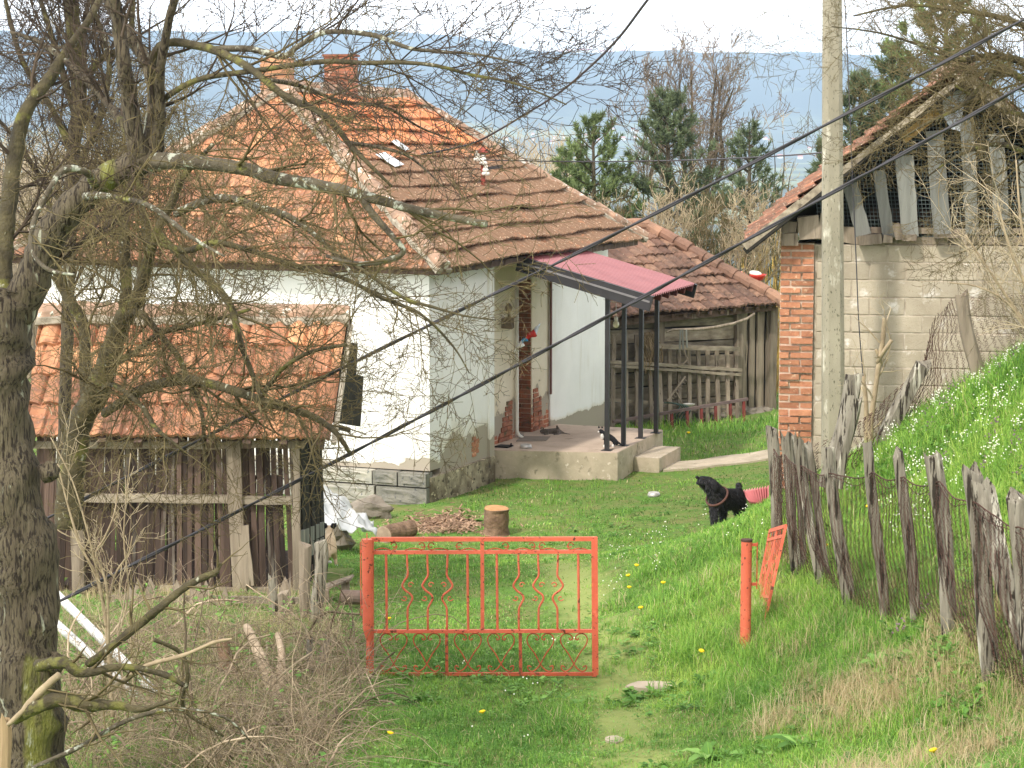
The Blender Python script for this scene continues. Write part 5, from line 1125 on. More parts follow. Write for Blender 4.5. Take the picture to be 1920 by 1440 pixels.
def coat(body, n, ln, mat, parent, seed=0, flow=V(.3, .2, -1)):
    rs_ = np.random.RandomState(seed); vv = np.array(body.v); tr = []
    for f in body.f:
        for k in range(1, len(f) - 1): tr.append((f[0], f[k], f[k + 1]))
    tr = np.array(tr); A, B, C_ = vv[tr[:, 0]], vv[tr[:, 1]], vv[tr[:, 2]]; nn = np.cross(B - A, C_ - A); ar = np.linalg.norm(nn, axis=1); nn /= ar[:, None] + 1e-12
    pk = rs_.choice(len(tr), n, p=ar / ar.sum()); u = rs_.rand(n, 2); u = np.where(u.sum(1, keepdims=True) > 1, 1 - u, u); p = A[pk] + (B - A)[pk] * u[:, :1] + (C_ - A)[pk] * u[:, 1:]
    d = nn[pk] * .4 + np.array(flow.normalized()) * .75 + rs_.normal(size=(n, 3)) * .14; d /= np.linalg.norm(d, axis=1, keepdims=True); w2 = np.cross(d, rs_.normal(size=(n, 3))); w2 /= np.linalg.norm(w2, axis=1, keepdims=True); w2 *= .0035
    co = np.stack([p - w2, p + w2, p + d * (ln * rs_.uniform(.6, 1.3, (n, 1)))], 1).reshape(-1, 3); o0 = np.array(parent.location)
    m2 = MB(); m2.v = [tuple(q) for q in co]; m2.f = [(3 * i, 3 * i + 1, 3 * i + 2) for i in range(n)]; m2.t = list(rs_.rand(n)); m2.a = [0] * n; m2.build('coat', mat, parent)
db = skinned(pts, ed, 'dog_body'); db.build('body', M['furblack'], dog, smooth=True); coat(db, 9000, .034, mk('black_hair', lin(58, 54, 56), lin(20, 19, 21), bump=0, tint=.5, rough=.5, spec=.5), dog, 1)
m = MB(); 
m.tube([DP(360, 330, -.12), DP(260, 305, -.13), DP(185, 308, -.13)], [.045, .03, .014], 10); m.build('lower_jaw', M['furblack'], dog, smooth=True)
for dy_, s in ((-.10, -1), (.06, 1)):
    m = MB(); e = DP(470, 250, dy_); m.tube([e, e + V(.06, s * .02, -.03), e + V(.085, s * .03, -.10), e + V(.07, s * .03, -.15)], [.02, .042, .036, .01], 8); m.build('ear', M['furblack'], dog, smooth=True)
m = MB(); blob(m, DP(350, 225, -.15), .011, .011, .011, 8, 0); m.build('eye', mk('dark_eye', lin(60, 40, 26), lin(40, 28, 20), rough=.1, bump=0, tint=0), dog, smooth=True)
m = MB(); blob(m, DP(205, 180, -.15), .022, .02, .02, 8, 0); m.build('nose', M['black'], dog, smooth=True)
m = MB(); c1 = DP(655, 610, .02); axn = (DP(430, 300, -.08) - DP(720, 700, .08)).normalized(); s1 = axn.cross(V(0, 0, 1)).normalized(); s2 = axn.cross(s1)
m.tube([c1 + (s1 * math.cos(t) + s2 * math.sin(t)) * .142 for t in np.linspace(0, 2 * PI, 22)], .016, 6, cap=False); m.build('collar', mk('brown_collar', lin(112, 74, 62), lin(80, 60, 56), bump=.2), dog, smooth=True)
# tan dog, seen from behind
def TP(x, y, dy=0.): return P(560 + x / 6.54, 940 + y / 6.54, 25.0 + dy)
td = empty('dog', TP(400, 800), 'small tan dog with dark ears standing with its back to us by the corn crib', 'dog')
gt_ = gz(TP(400, 800).x, 25)
pts = [(TP(378, 600, .0), .085), (TP(382, 510, .16), .08), (TP(385, 430, .3), .072), (TP(378, 370, .36), .05), (TP(372, 335, .4), .056), (TP(370, 345, .5), .03),
       (TP(425, 640, -.02), .05), (TP(450, 700, .03), .025), (TP(455, 760, -.02), .02), (TP(462, 790, -.04), .02), (TP(345, 640, -.02), .05), (TP(350, 700, .03), .025), (TP(358, 740, -.02), .02), (TP(362, 765, -.04), .02),
       (TP(415, 520, .33), .035), (V(TP(420, 700, .36).x, 25.36, gt_ + .02), .02), (TP(350, 520, .33), .035), (V(TP(345, 700, .36).x, 25.36, gt_ + .02), .02), (TP(385, 640, -.1), .02), (TP(378, 700, -.12), .014)]
ed = [(0, 1), (1, 2), (2, 3), (3, 4), (4, 5), (0, 6), (6, 7), (7, 8), (8, 9), (0, 10), (10, 11), (11, 12), (12, 13), (2, 14), (14, 15), (2, 16), (16, 17), (0, 18), (18, 19)]
skinned(pts, ed, 'tan').build('body', M['furtan'], td, smooth=True)
for x, s in ((335, -1), (412, 1)):
    m = MB(); e = TP(x, 325, .38); m.tube([e, e + V(s * .018, 0, .04), e + V(s * .03, -.005, .045), e + V(s * .045, -.02, .01)], [.03, .028, .024, .006], 8); m.build('ear', M['furblack'], td, smooth=True)
for x, y in ((464, 792), (383, 745)): m = MB(); blob(m, TP(x, y, -.05), .024, .03, .018, 8, 0); m.build('paw', M['furwhite'], td, smooth=True)
# cats
cq = onslab(1142, 838); 
def CPt(x, y, dy=0.): return P(900 + x / 5.333, 760 + y / 5.333, cq.y + dy)
ct = empty('cat', cq, 'black and white cat standing between the dark porch posts', 'cat')
pts = [(CPt(1355, 350, .06), .058), (CPt(1310, 315, .03), .055), (CPt(1262, 320, .0), .05), (CPt(1238, 290, -.01), .035), (CPt(1210, 252, -.02), .044), (CPt(1188, 262, -.04), .02),
       (CPt(1250, 375, -.01), .018), (V(CPt(1243, 0).x, cq.y - .02, SZ + .012), .014), (CPt(1268, 375, .05), .018), (V(CPt(1262, 0).x, cq.y + .05, SZ + .012), .014),
       (CPt(1345, 385, .02), .024), (V(CPt(1330, 0).x, cq.y + .02, SZ + .012), .014), (CPt(1375, 385, .1), .024), (V(CPt(1365, 0).x, cq.y + .1, SZ + .012), .014), (CPt(1385, 372, .07), .016), (CPt(1412, 395, .08), .014), (CPt(1440, 402, .09), .011)]
ed = [(0, 1), (1, 2), (2, 3), (3, 4), (4, 5), (2, 6), (6, 7), (2, 8), (8, 9), (0, 10), (10, 11), (0, 12), (12, 13), (0, 14), (14, 15), (15, 16)]
skinned(pts, ed, 'catb').build('body', M['furblack'], ct, smooth=True)
for x, y in ((1190, 218), (1222, 220)): m = MB(); m.lathe(CPt(x, y + 8, -.02), [(.017, 0), (.01, .02), (.001, .036)], 8, ax=V(-.15, 0, 1)); m.build('ear', M['furblack'], ct, smooth=True)
for nm, x, y, rx, rz in (('white_bib', 1222, 312, .030, .05), ('white_muzzle', 1186, 266, .016, .014), ('white_foot', 1330, 408, .022, .03), ('white_paw', 1240, 410, .017, .028)):
    m = MB(); blob(m, CPt(x, y, -.035), rx, .028, rz, 10, .1); m.build(nm, M['furwhite'], ct, smooth=True)
tq = onslab(1036, 813)
def TC(x, y, dy=0.): return P(900 + x / 5.333, 760 + y / 5.333, tq.y + dy)
tc_ = empty('cat', tq, 'grey tabby cat lying on its side by the porch wall', 'cat')
pts = [(TC(790, 268, .05), .058), (TC(720, 262, .03), .062), (TC(660, 262, .0), .05), (TC(620, 258, -.02), .042), (TC(598, 262, -.04), .02), (TC(840, 285, .0), .022), (TC(880, 291, -.05), .016), (TC(905, 293, -.08), .012), (TC(775, 225, .02), .02), (TC(768, 200, .0), .015), (TC(680, 285, -.1), .02), (TC(640, 290, -.16), .014), (TC(780, 290, -.1), .022), (TC(735, 294, -.16), .015)]
ed = [(0, 1), (1, 2), (2, 3), (3, 4), (0, 5), (5, 6), (6, 7), (0, 8), (8, 9), (2, 10), (10, 11), (0, 12), (12, 13)]
skinned(pts, ed, 'catt').build('body', M['furtabby'], tc_, smooth=True)
for x in (612, 634): m = MB(); m.lathe(TC(x, 236, -.02), [(.015, 0), (.009, .016), (.001, .03)], 8, ax=V(-.2, 0, 1)); m.build('ear', M['furtabby'], tc_, smooth=True)

# ------------------------------------------------------------------ trees
M['bark'] = mk('grey_bark', lin(106, 96, 76), lin(68, 59, 46), ns=8, bump=1.3, bs=34, tint=0, stretch=(1, 1, .16), spots=((lin(46, 38, 29), 60, .50, .08), (lin(112, 112, 54), 3.0, .56, .08), (lin(160, 160, 140), 12, .63, .06)), bd=.03)
M['bark_lichen'] = mk('lichen_bark', lin(106, 98, 80), lin(68, 60, 48), ns=9, bump=1.2, bs=26, tint=0, spots=((lin(174, 176, 158), 16, .55, .06), (lin(124, 122, 66), 5, .62, .06)), bd=.02)
M['bark_moss'] = mk('mossy_bark', lin(92, 84, 58), lin(56, 50, 38), ns=8, bump=1., bs=26, tint=0, spots=((lin(108, 106, 56), 5, .56, .08), (lin(166, 164, 142), 14, .64, .05)), bd=.02)
def twigmat(n, a, b): return mk(n, a, b, ns=3, bump=0, tint=.25, rough=.9, spec=.1)
M['twig'] = twigmat('olive_twigs', lin(124, 112, 80), lin(80, 70, 50)); M['twig_dark'] = twigmat('dark_twigs', lin(90, 78, 66), lin(58, 50, 42)); M['far_twig'] = twigmat('brown_far_twigs', lin(140, 124, 106), lin(104, 92, 80)); M['twig_pale'] = twigmat('pale_twigs', lin(196, 180, 150), lin(150, 134, 106))
def tubes_obj(name, polys, mat, parent=None, sides=3, loc=None, label=None, cat=None, kind=None, group=None):
    """polys: list of (pts Kx3, radii K) -> one mesh"""
    groups = {}
    for p, r in polys: groups.setdefault(len(p), []).append((p, r))
    VV, FF = [], []; base = 0; TT = []
    rs_ = np.random.RandomState(3)
    for K, lst in groups.items():
        Pn = np.array([a for a, b in lst], float); Rn = np.array([b for a, b in lst], float); Mn = len(lst)
        T = np.gradient(Pn, axis=1); T /= np.linalg.norm(T, axis=2, keepdims=True) + 1e-9
        ref = np.tile(np.array([.31, .17, .93]), (Mn, 1)); d0 = Pn[:, -1] - Pn[:, 0]; d0 /= np.linalg.norm(d0, axis=1, keepdims=True) + 1e-9
        bad = np.abs((ref * d0).sum(1)) > .85; ref[bad] = (.95, .2, .1); ref = np.repeat(ref[:, None], K, 1)
        A_ = np.cross(T, ref); A_ /= np.linalg.norm(A_, axis=2, keepdims=True) + 1e-9; B_ = np.cross(T, A_)
        an = 2 * PI * np.arange(sides) / sides
        Vn = Pn[:, :, None] + Rn[:, :, None, None] * (A_[:, :, None] * np.cos(an)[None, None, :, None] + B_[:, :, None] * np.sin(an)[None, None, :, None])
        idx = base + np.arange(Mn * K * sides).reshape(Mn, K, sides); nx2 = np.roll(idx, -1, axis=2)
        FF.append(np.stack([idx[:, :-1], nx2[:, :-1], nx2[:, 1:], idx[:, 1:]], -1).reshape(-1, 4)); VV.append(Vn.reshape(-1, 3)); base += Mn * K * sides
        TT.append(np.repeat(rs_.rand(Mn), (K - 1) * sides))
    co = np.concatenate(VV); fc = np.concatenate(FF); tt = np.concatenate(TT)
    o0 = np.array(ORG_of(parent) if parent is not None else (loc if loc is not None else (0, 0, 0)), float)
    return np_mesh(name, co - o0, fc, tt, mat, parent, loc if parent is None else None, label, cat, kind, group)
def ORG_of(p):
    if p.name in ORG: return tuple(ORG[p.name])
    return tuple(p.location)
def np_mesh(name, co, fc, tt, mat, parent=None, loc=None, label=None, cat=None, kind=None, group=None):
    me = bpy.data.meshes.new(name); me.vertices.add(len(co)); me.vertices.foreach_set('co', co.astype(np.float32).ravel()); k = fc.shape[1]
    me.loops.add(fc.size); me.loops.foreach_set('vertex_index', fc.astype(np.int32).ravel()); me.polygons.add(len(fc))
    me.polygons.foreach_set('loop_start', np.arange(0, fc.size, k, dtype=np.int32)); me.polygons.foreach_set('loop_total', np.full(len(fc), k, np.int32))
    me.update(calc_edges=True); at = me.attributes.new('tint', 'FLOAT', 'FACE'); at.data.foreach_set('value', tt.astype(np.float32)); me.materials.append(mat)
    o = bpy.data.objects.new(name, me); COL.objects.link(o)
    if parent is not None: o.parent = parent
    elif loc is not None: o.location = loc
    return tag(o, label, cat, group, kind)
def rv(r): 
    z = r.uniform(-1, 1); a = r.uniform(0, 2 * PI); q = math.sqrt(1 - z * z); return np.array([q * math.cos(a), q * math.sin(a), z])
def nrm(v): return v / (np.linalg.norm(v) + 1e-9)
def grow(out, r, p, d, L_, rad, lvl, prm):
    """recursive twig growth; prm: wig, up (per level), n children, ratio, spread"""
    K = prm.get('K', 5) if lvl < prm['max'] else 4; pts = [p]; rr = [rad]; st = L_ / (K - 1); q = p.copy(); up = prm['up'][min(lvl, len(prm['up']) - 1)]
    for i in range(K - 1):
        d = nrm(d + rv(r) * prm['wig'] + np.array([0, 0, up])); q = q + d * st; pts.append(q); rr.append(max(rad * (1 - .75 * (i + 1) / (K - 1)), prm['rmin'] * .8))
    out.append((pts, rr))
    if lvl >= prm['max']: return
    n = prm['n'][lvl]; n = int(n * max(.4, min(1.6, L_ / prm['ref'][lvl])) + r.random())
    for c in range(n):
        f = r.uniform(.18, 1.0) * (K - 1); i = min(int(f), K - 2); b = np.array(pts[i]) * (1 - (f - i)) + np.array(pts[i + 1]) * (f - i)
        dd = nrm(np.array(pts[i + 1]) - np.array(pts[i])); s = nrm(np.cross(dd, rv(r))); a = math.radians(r.uniform(*prm['ang']))
        grow(out, r, b, nrm(dd * math.cos(a) + s * math.sin(a)), L_ * r.uniform(*prm['ratio']), max(prm['rmin'], rr[i] * .62), lvl + 1, prm)
def limb_pts(pp, n=5):
    """pp: (px,py,Y,half width in px)"""
    c_ = spline([tuple(P(x, y, Y)) + (h * Y / 4200,) for x, y, Y, h in pp], n); return [np.array(q[:3]) for q in c_], [float(q[3]) for q in c_]
def limb(m, pp, n=14, rough=.12):
    pts, rr = limb_pts(pp); m.tube([Vector(p) for p in pts], rr, n, rough=rough); return pts, rr
def sprout(out, r, pts, rr, per_m, Lr, prm, bias=(0, 0, 0), f0=.1, rk=.45):
    seg = [np.linalg.norm(pts[i + 1] - pts[i]) for i in range(len(pts) - 1)]; tot = sum(seg); n = int(tot * per_m)
    for _ in range(n):
        f = r.uniform(f0, 1) * tot; i = 0
        while i < len(seg) - 1 and f > seg[i]: f -= seg[i]; i += 1
        b = pts[i] + (pts[i + 1] - pts[i]) * (f / seg[i]); dd = nrm(pts[i + 1] - pts[i]); s = nrm(np.cross(dd, rv(r))); a = math.radians(r.uniform(*prm['ang']))
        grow(out, r, b, nrm(dd * math.cos(a) + s * math.sin(a) + np.array(bias)), r.uniform(*Lr), max(prm['rmin'], min(.014, rr[i] * rk)), 0, prm)
PRM = dict(wig=.26, up=(.05, .05, .02), n=(6, 6, 3), ratio=(.32, .62), ang=(28, 70), rmin=.0021, ref=(.8, .4, .2), max=3)

def big_tree():
    r = random.Random(11); root = empty('walnut_tree', P(60, 1520, 13), 'huge lichen-covered bare fruit tree at the left edge with a long branch over the roof', 'tree')
    m = MB()
    limb(m, [(66, 1620, 13, 92), (62, 1470, 13, 72), (58, 1350, 13, 66), (52, 1200, 13, 62), (42, 1050, 13, 60), (22, 930, 13, 56), (5, 800, 13, 54), (0, 680, 13, 56), (8, 590, 13, 60), (16, 540, 13, 50)], 28, .22)
    for (x, y, s, t) in ((92, 885, 16, 1), (100, 1245, 20, 2), (20, 1230, 22, 3)): c_ = P(x, y, 12.92); blob(m, c_, s * 13 / 4200 * 1.3, s * 13 / 4200, s * 13 / 4200 * 1.2, 14, .35, t)
    m.build('trunk', M['bark'], root, smooth=True)
    LM = [[(30, 590, 13, 36), (62, 520, 12.95, 34), (88, 452, 12.9, 30), (122, 402, 12.85, 29), (172, 352, 12.8, 26), (228, 318, 12.75, 24), (272, 302, 12.7, 23), (292, 288, 12.7, 20)],
          [(8, 600, 13, 30), (2, 520, 13.05, 24), (8, 440, 13.1, 19), (18, 370, 13.15, 16), (28, 290, 13.2, 15), (50, 205, 13.2, 13), (92, 148, 13.3, 12), (125, 95, 13.4, 9), (165, 40, 13.4, 7), (200, -30, 13.5, 5)],
          [(268, 300, 12.7, 22), (254, 262, 12.65, 18), (243, 190, 12.6, 16), (233, 120, 12.5, 14), (222, 50, 12.5, 12), (210, -40, 12.4, 11)],
          [(288, 298, 12.7, 20), (286, 240, 12.75, 17), (290, 187, 12.8, 14), (283, 140, 12.8, 13), (262, 95, 12.9, 12), (232, 55, 12.9, 11), (196, -10, 13., 9)],
          [(294, 280, 12.7, 14), (300, 220, 12.6, 10), (300, 140, 12.5, 9), (312, 60, 12.4, 8), (332, -20, 12.3, 7)],
          [(284, 306, 12.7, 20), (325, 302, 12.6, 15), (400, 308, 12.5, 13), (460, 317, 12.4, 13), (520, 334, 12.3, 12), (600, 348, 12.2, 11), (680, 366, 12.1, 10), (750, 386, 12.0, 8.5), (830, 405, 11.9, 7.5), (912, 420, 11.8, 6.5)],
          [(674, 366, 12.1, 8), (702, 405, 12.05, 7), (733, 440, 12, 6), (756, 474, 12, 5.5), (707, 492, 12.1, 5), (660, 493, 12.2, 4), (612, 480, 12.3, 3)],
          [(290, 190, 12.7, 9), (287, 110, 12.6, 8), (317, 80, 12.5, 8), (390, 90, 12.4, 8), (430, 106, 12.3, 7.5), (467, 127, 12.2, 7), (500, 153, 12.1, 7), (540, 184, 12., 6.5), (590, 205, 11.9, 6.5), (627, 234, 11.8, 6), (655, 270, 11.8, 5.5), (692, 308, 11.7, 4), (735, 350, 11.7, 2.5)],
          [(400, 92, 12.4, 6), (470, 92, 12.4, 6), (530, 106, 12.3, 6), (560, 86, 12.3, 5), (612, 60, 12.2, 5), (700, 66, 12.1, 5), (767, 90, 12., 4), (833, 97, 12., 3.2), (900, 103, 11.9, 2.5), (985, 122, 11.8, 1.5)],
          [(290, 200, 12.7, 6), (333, 168, 12.5, 5.5), (383, 146, 12.4, 5.5), (483, 132, 12.2, 5), (550, 122, 12.1, 5), (617, 115, 12., 5), (683, 118, 11.9, 4.5), (750, 117, 11.8, 4), (817, 123, 11.7, 3.5), (883, 140, 11.7, 3), (967, 157, 11.6, 2.2), (1062, 196, 11.5, 1.3)],
          [(500, 150, 12.1, 5), (560, 160, 12.3, 4), (640, 190, 12.5, 3.5), (720, 200, 12.6, 3), (790, 240, 12.7, 2), (850, 262, 12.8, 1.2)],
          [(655, 268, 11.8, 4), (700, 274, 11.7, 3.5), (760, 290, 11.6, 3), (800, 320, 11.5, 2), (830, 350, 11.4, 1.2)],
          [(270, 300, 12.7, 9), (230, 232, 12.9, 8), (190, 180, 13.1, 7), (140, 130, 13.3, 6), (80, 82, 13.5, 5), (20, 60, 13.6, 3)],
          [(60, 520, 12.9, 8), (110, 470, 12.4, 5), (150, 350, 12.2, 4), (200, 380, 12.1, 4), (280, 385, 11.9, 4.5), (330, 420, 11.8, 4), (370, 450, 11.8, 3.5), (420, 480, 11.7, 2)],
          [(170, 360, 12.7, 10), (130, 310, 12.5, 6), (120, 320, 12.3, 5), (190, 305, 12.2, 6), (110, 395, 12.2, 4), (60, 480, 12.1, 4), (62, 420, 12, 4)]]
    LM[13] = [(160, 368, 12.7, 8), (190, 366, 12.4, 6), (250, 376, 12.2, 5), (285, 388, 12., 5), (330, 422, 11.9, 4.5), (370, 452, 11.8, 3.5), (420, 480, 11.7, 2)]
    LM[14] = [(178, 345, 12.7, 9), (160, 322, 12.5, 7), (120, 318, 12.4, 6), (90, 360, 12.3, 5), (62, 420, 12.2, 5), (60, 470, 12.1, 4), (90, 505, 12, 4), (140, 515, 11.9, 2)]
    out = []; outd = []
    for i, pp in enumerate(LM):
        mm_ = MB(); pts, rr = limb(mm_, pp, 12 if pp[0][3] > 8 else 8, .14 if pp[0][3] > 8 else .08)
        mm_.build('limb', M['bark_lichen'] if i in (5, 6, 8, 13, 14) else (M['bark_moss'] if i in (1, 7, 9) else M['bark']), root, smooth=True)
        dens = {0: 2.2, 1: 4, 2: 3, 3: 3, 4: 3.5, 5: 4.5, 6: 8, 7: 5.5, 8: 7.5, 9: 7.5, 10: 7.5, 11: 7, 12: 8, 13: 7, 14: 3}[i]
        sprout(out if i in (5, 6, 7, 13, 14, 11) else outd, r, pts, rr, dens, (.25, .8) if i < 5 else (.25, .85), PRM, bias=(.12, 0, -.12 if i in (5, 6, 13) else .12) if i != 12 else (-.1, 0, .2), f0=.15)
    tubes_obj('crown', out, M['twig'], root); tubes_obj('upper_crown', outd, M['twig_dark'], root)
    return len(out) + len(outd)
nb_ = big_tree()
def mid_tree():
    r = random.Random(5); root = empty('plum_tree', gp(130, 940, 16.2), 'mossy crooked plum tree with drooping branches behind the big lichen tree', 'tree')
    m = MB(); limb(m, [(128, 990, 16.2, 27), (134, 900, 16.2, 25), (146, 805, 16.2, 24), (180, 738, 16.1, 23), (208, 660, 16, 20), (232, 595, 15.9, 17), (262, 560, 15.8, 13)], 18, .15); m.build('trunk', M['bark_moss'], root, smooth=True)
    LM = [[(165, 760, 16.1, 14), (160, 690, 16.2, 12), (157, 610, 16.3, 11), (132, 565, 16.3, 10), (110, 525, 16.4, 9), (98, 460, 16.4, 7), (92, 380, 16.5, 5), (110, 300, 16.5, 3)],
          [(234, 600, 15.9, 12), (236, 520, 16., 11), (233, 440, 16.1, 10), (238, 350, 16.2, 8), (250, 260, 16.2, 6), (248, 170, 16.3, 4)],
          [(250, 575, 15.8, 12), (275, 500, 15.7, 11), (292, 440, 15.6, 9), (322, 380, 15.6, 8), (345, 330, 15.5, 6), (400, 270, 15.4, 4)],
          [(262, 565, 15.8, 9), (280, 480, 15.9, 9), (272, 420, 16, 8), (262, 340, 16, 6), (300, 250, 16, 4), (330, 200, 16, 3)],
          [(196, 775, 16, 9), (230, 752, 15.8, 9), (267, 731, 15.6, 10), (333, 713, 15.4, 10), (383, 717, 15.2, 9), (433, 731, 15, 9), (483, 748, 14.9, 8.5), (517, 760, 14.8, 8), (567, 773, 14.7, 7), (607, 793, 14.6, 6), (633, 815, 14.5, 5), (655, 848, 14.5, 4)],
          [(240, 590, 15.8, 8), (263, 587, 15.7, 7), (300, 627, 15.6, 6), (333, 667, 15.5, 6), (350, 705, 15.4, 5), (367, 742, 15.4, 4.5), (380, 785, 15.3, 4), (382, 840, 15.3, 3.5), (390, 900, 15.3, 2)],
          [(300, 440, 15.6, 7), (350, 492, 15.3, 7), (400, 533, 15.1, 7), (433, 576, 15., 7), (450, 640, 14.9, 6), (472, 700, 14.9, 5), (490, 745, 14.8, 3)],
          [(490, 745, 14.9, 5), (505, 722, 14.9, 5), (533, 689, 14.8, 4.5), (583, 660, 14.7, 4), (650, 646, 14.6, 3)],
          [(330, 400, 15.6, 8), (380, 378, 15.4, 8), (430, 372, 15.2, 7.5), (490, 390, 15, 7), (540, 405, 14.9, 6), (590, 440, 14.8, 5), (640, 490, 14.7, 4), (672, 530, 14.6, 3)],
          [(300, 455, 15.6, 7), (350, 470, 15.3, 6), (400, 455, 15.1, 6), (470, 470, 15, 5), (560, 500, 14.9, 5), (640, 520, 14.8, 4), (720, 560, 14.7, 4), (790, 590, 14.6, 3), (850, 650, 14.6, 2), (880, 700, 14.6, 1.2)],
          [(213, 680, 16, 8), (250, 662, 15.8, 6), (300, 625, 15.6, 6), (350, 612, 15.5, 5), (400, 600, 15.4, 4), (470, 580, 15.3, 3)],
          [(640, 480, 14.8, 4), (700, 520, 14.6, 4), (760, 560, 14.5, 3.5), (810, 575, 14.4, 3), (870, 592, 14.3, 2), (930, 600, 14.3, 1.2)],
          [(190, 740, 16, 8), (210, 720, 15.5, 5), (262, 758, 15.2, 5), (290, 800, 15.1, 4.5), (320, 826, 15, 3), (350, 850, 15, 2)]]
    out = []
    for i, pp in enumerate(LM):
        mm_ = MB(); pts, rr = limb(mm_, pp, 10 if pp[0][3] > 8 else 7, .12); mm_.build('limb', M['bark_moss'] if i not in (8,) else M['bark_lichen'], root, smooth=True)
        up = -.25 if i in (4, 6, 8, 9, 11) else .05
        sprout(out, r, pts, rr, 7 if i < 4 else 9.5, (.25, .85), PRM, bias=(.05, 0, up), f0=.1)
    # long upright water shoots
    for k in range(70):
        x = r.uniform(150, 420); y = r.uniform(430, 700); p = np.array(P(x, y, r.uniform(15.2, 16.5))); grow(out, r, p, nrm(np.array([r.uniform(-.25, .25), 0, 1 if r.random() < .75 else -1])), r.uniform(.5, 1.3), .004, 1, PRM)
    tubes_obj('crown', out, M['twig'], root); return len(out)
nb_ += mid_tree()
def back_tree():
    r = random.Random(8); root = empty('forked_tree', gp(118, 900, 18.5), 'tall straight bare tree standing behind the plum tree, crown above the frame', 'tree')
    m = MB(); pts, rr = limb(m, [(118, 940, 18.5, 13), (122, 760, 18.5, 12), (128, 560, 18.5, 12), (134, 400, 18.5, 12), (138, 280, 18.5, 13), (148, 200, 18.5, 14), (144, 110, 18.5, 15), (134, 20, 18.5, 14), (130, -60, 18.5, 13)], 14, .12); m.build('trunk', M['bark'], root, smooth=True)
    out = []; sprout(out, r, pts, rr, 7, (.6, 1.6), dict(PRM, up=(.2, .1, .05)), bias=(0, 0, .5), f0=.35)
    for pp in ([(146, 170, 18.5, 8), (190, 110, 18.4, 7), (240, 80, 18.3, 6), (250, -20, 18.3, 5)], [(138, 290, 18.5, 7), (95, 200, 18.7, 6), (40, 110, 18.8, 5), (10, 0, 18.9, 4)], [(135, 330, 18.5, 7), (180, 240, 18.4, 6), (205, 120, 18.3, 5), (170, 0, 18.2, 3)], [(142, 220, 18.5, 7), (110, 110, 18.6, 6), (70, -20, 18.7, 4)], [(134, 400, 18.5, 6), (75, 330, 18.8, 5), (20, 250, 19, 4), (-30, 200, 19, 3)]):
        mm_ = MB(); p2, r2 = limb(mm_, pp, 8, .1); mm_.build('limb', M['bark_moss'], root, smooth=True); sprout(out, r, p2, r2, 7, (.3, 1.), PRM, bias=(0, 0, .2))
    tubes_obj('crown', out, M['twig_dark'], root); return len(out)
nb_ += back_tree()
def right_tree():
    r = random.Random(21); root = empty('bare_tree', gp(2090, 700, 21.5), 'olive-twigged bare tree reaching in from the right over the barn gable', 'tree')
    m = MB(); limb(m, [(2110, 860, 21.5, 28), (2085, 560, 21.5, 25), (2060, 300, 21.5, 21), (2050, 100, 21.5, 16), (2040, -60, 21.5, 12)], 14, .12); m.build('trunk', M['bark_moss'], root, smooth=True)
    out = []
    for i, (pp, b) in enumerate((([(2060, 280, 21.5, 11), (1990, 160, 21.3, 9), (1920, 118, 21.1, 8), (1865, 105, 21, 7), (1800, 112, 20.9, 5), (1740, 90, 20.8, 3), (1650, 62, 20.7, 2), (1560, 50, 20.6, 1.2)], -.05),
                    ([(2060, 200, 21.5, 10), (1980, 90, 21.6, 8), (1900, 40, 21.7, 6), (1800, 20, 21.7, 4), (1700, 10, 21.7, 3), (1600, 30, 21.7, 1.5)], .05),
                    ([(2055, 320, 21.5, 10), (1990, 200, 21.2, 8), (1920, 150, 21, 7), (1870, 128, 20.9, 6), (1850, 150, 20.8, 5), (1800, 200, 20.7, 4), (1740, 230, 20.6, 3), (1690, 260, 20.6, 1.5)], -.25),
                    ([(2070, 420, 21.5, 9), (2000, 330, 21.2, 7), (1930, 290, 21, 6), (1870, 270, 20.8, 5), (1800, 290, 20.7, 3), (1740, 330, 20.6, 1.5)], -.3),
                    ([(2060, 250, 21.5, 9), (1990, 250, 21.3, 7), (1930, 220, 21.2, 6), (1860, 200, 21, 4), (1790, 160, 20.9, 2)], -.15),
                    ([(2070, 480, 21.5, 8), (2000, 420, 21.2, 6), (1940, 400, 21, 5), (1880, 420, 20.9, 3), (1830, 470, 20.9, 1.5)], -.2),
                    ([(2050, 120, 21.5, 9), (1990, 20, 21.7, 7), (1920, -20, 21.8, 5), (1840, -10, 21.9, 3), (1760, 30, 22, 2)], .0))):
        mm_ = MB(); pts, rr = limb(mm_, pp, 8, .1); mm_.build('limb', M['bark_moss'], root, smooth=True)
        sprout(out, r, pts, rr, 6.8, (.35, 1.1), PRM, bias=(-.25, 0, b), f0=.2)
    tubes_obj('crown', out, M['twig'], root); return len(out)
nb_ += right_tree()
def sapling(name, base, stems, mat, label, cat, per, Lr, seed, prm=None, rmin=.0021, group=None):
    r = random.Random(seed); root = empty(name, base, label, cat, group); out = []; m = MB()
    for pp in stems:
        pts, rr = limb(m, pp, 7, .08); sprout(out, r, pts, rr, per, Lr, dict(prm or PRM, rmin=rmin, max=2, n=(5, 3, 0)), bias=(0, 0, .4), f0=.15)
    m.build('trunk', mat, root, smooth=True)
    if out: tubes_obj('crown', out, M['twig_pale'] if mat is not M['bark_moss'] else M['twig'], root)
    return root
M['pale_bark'] = mk('pale_smooth_bark', lin(178, 160, 130), lin(132, 116, 92), ns=8, bump=.5, bs=40, tint=0)
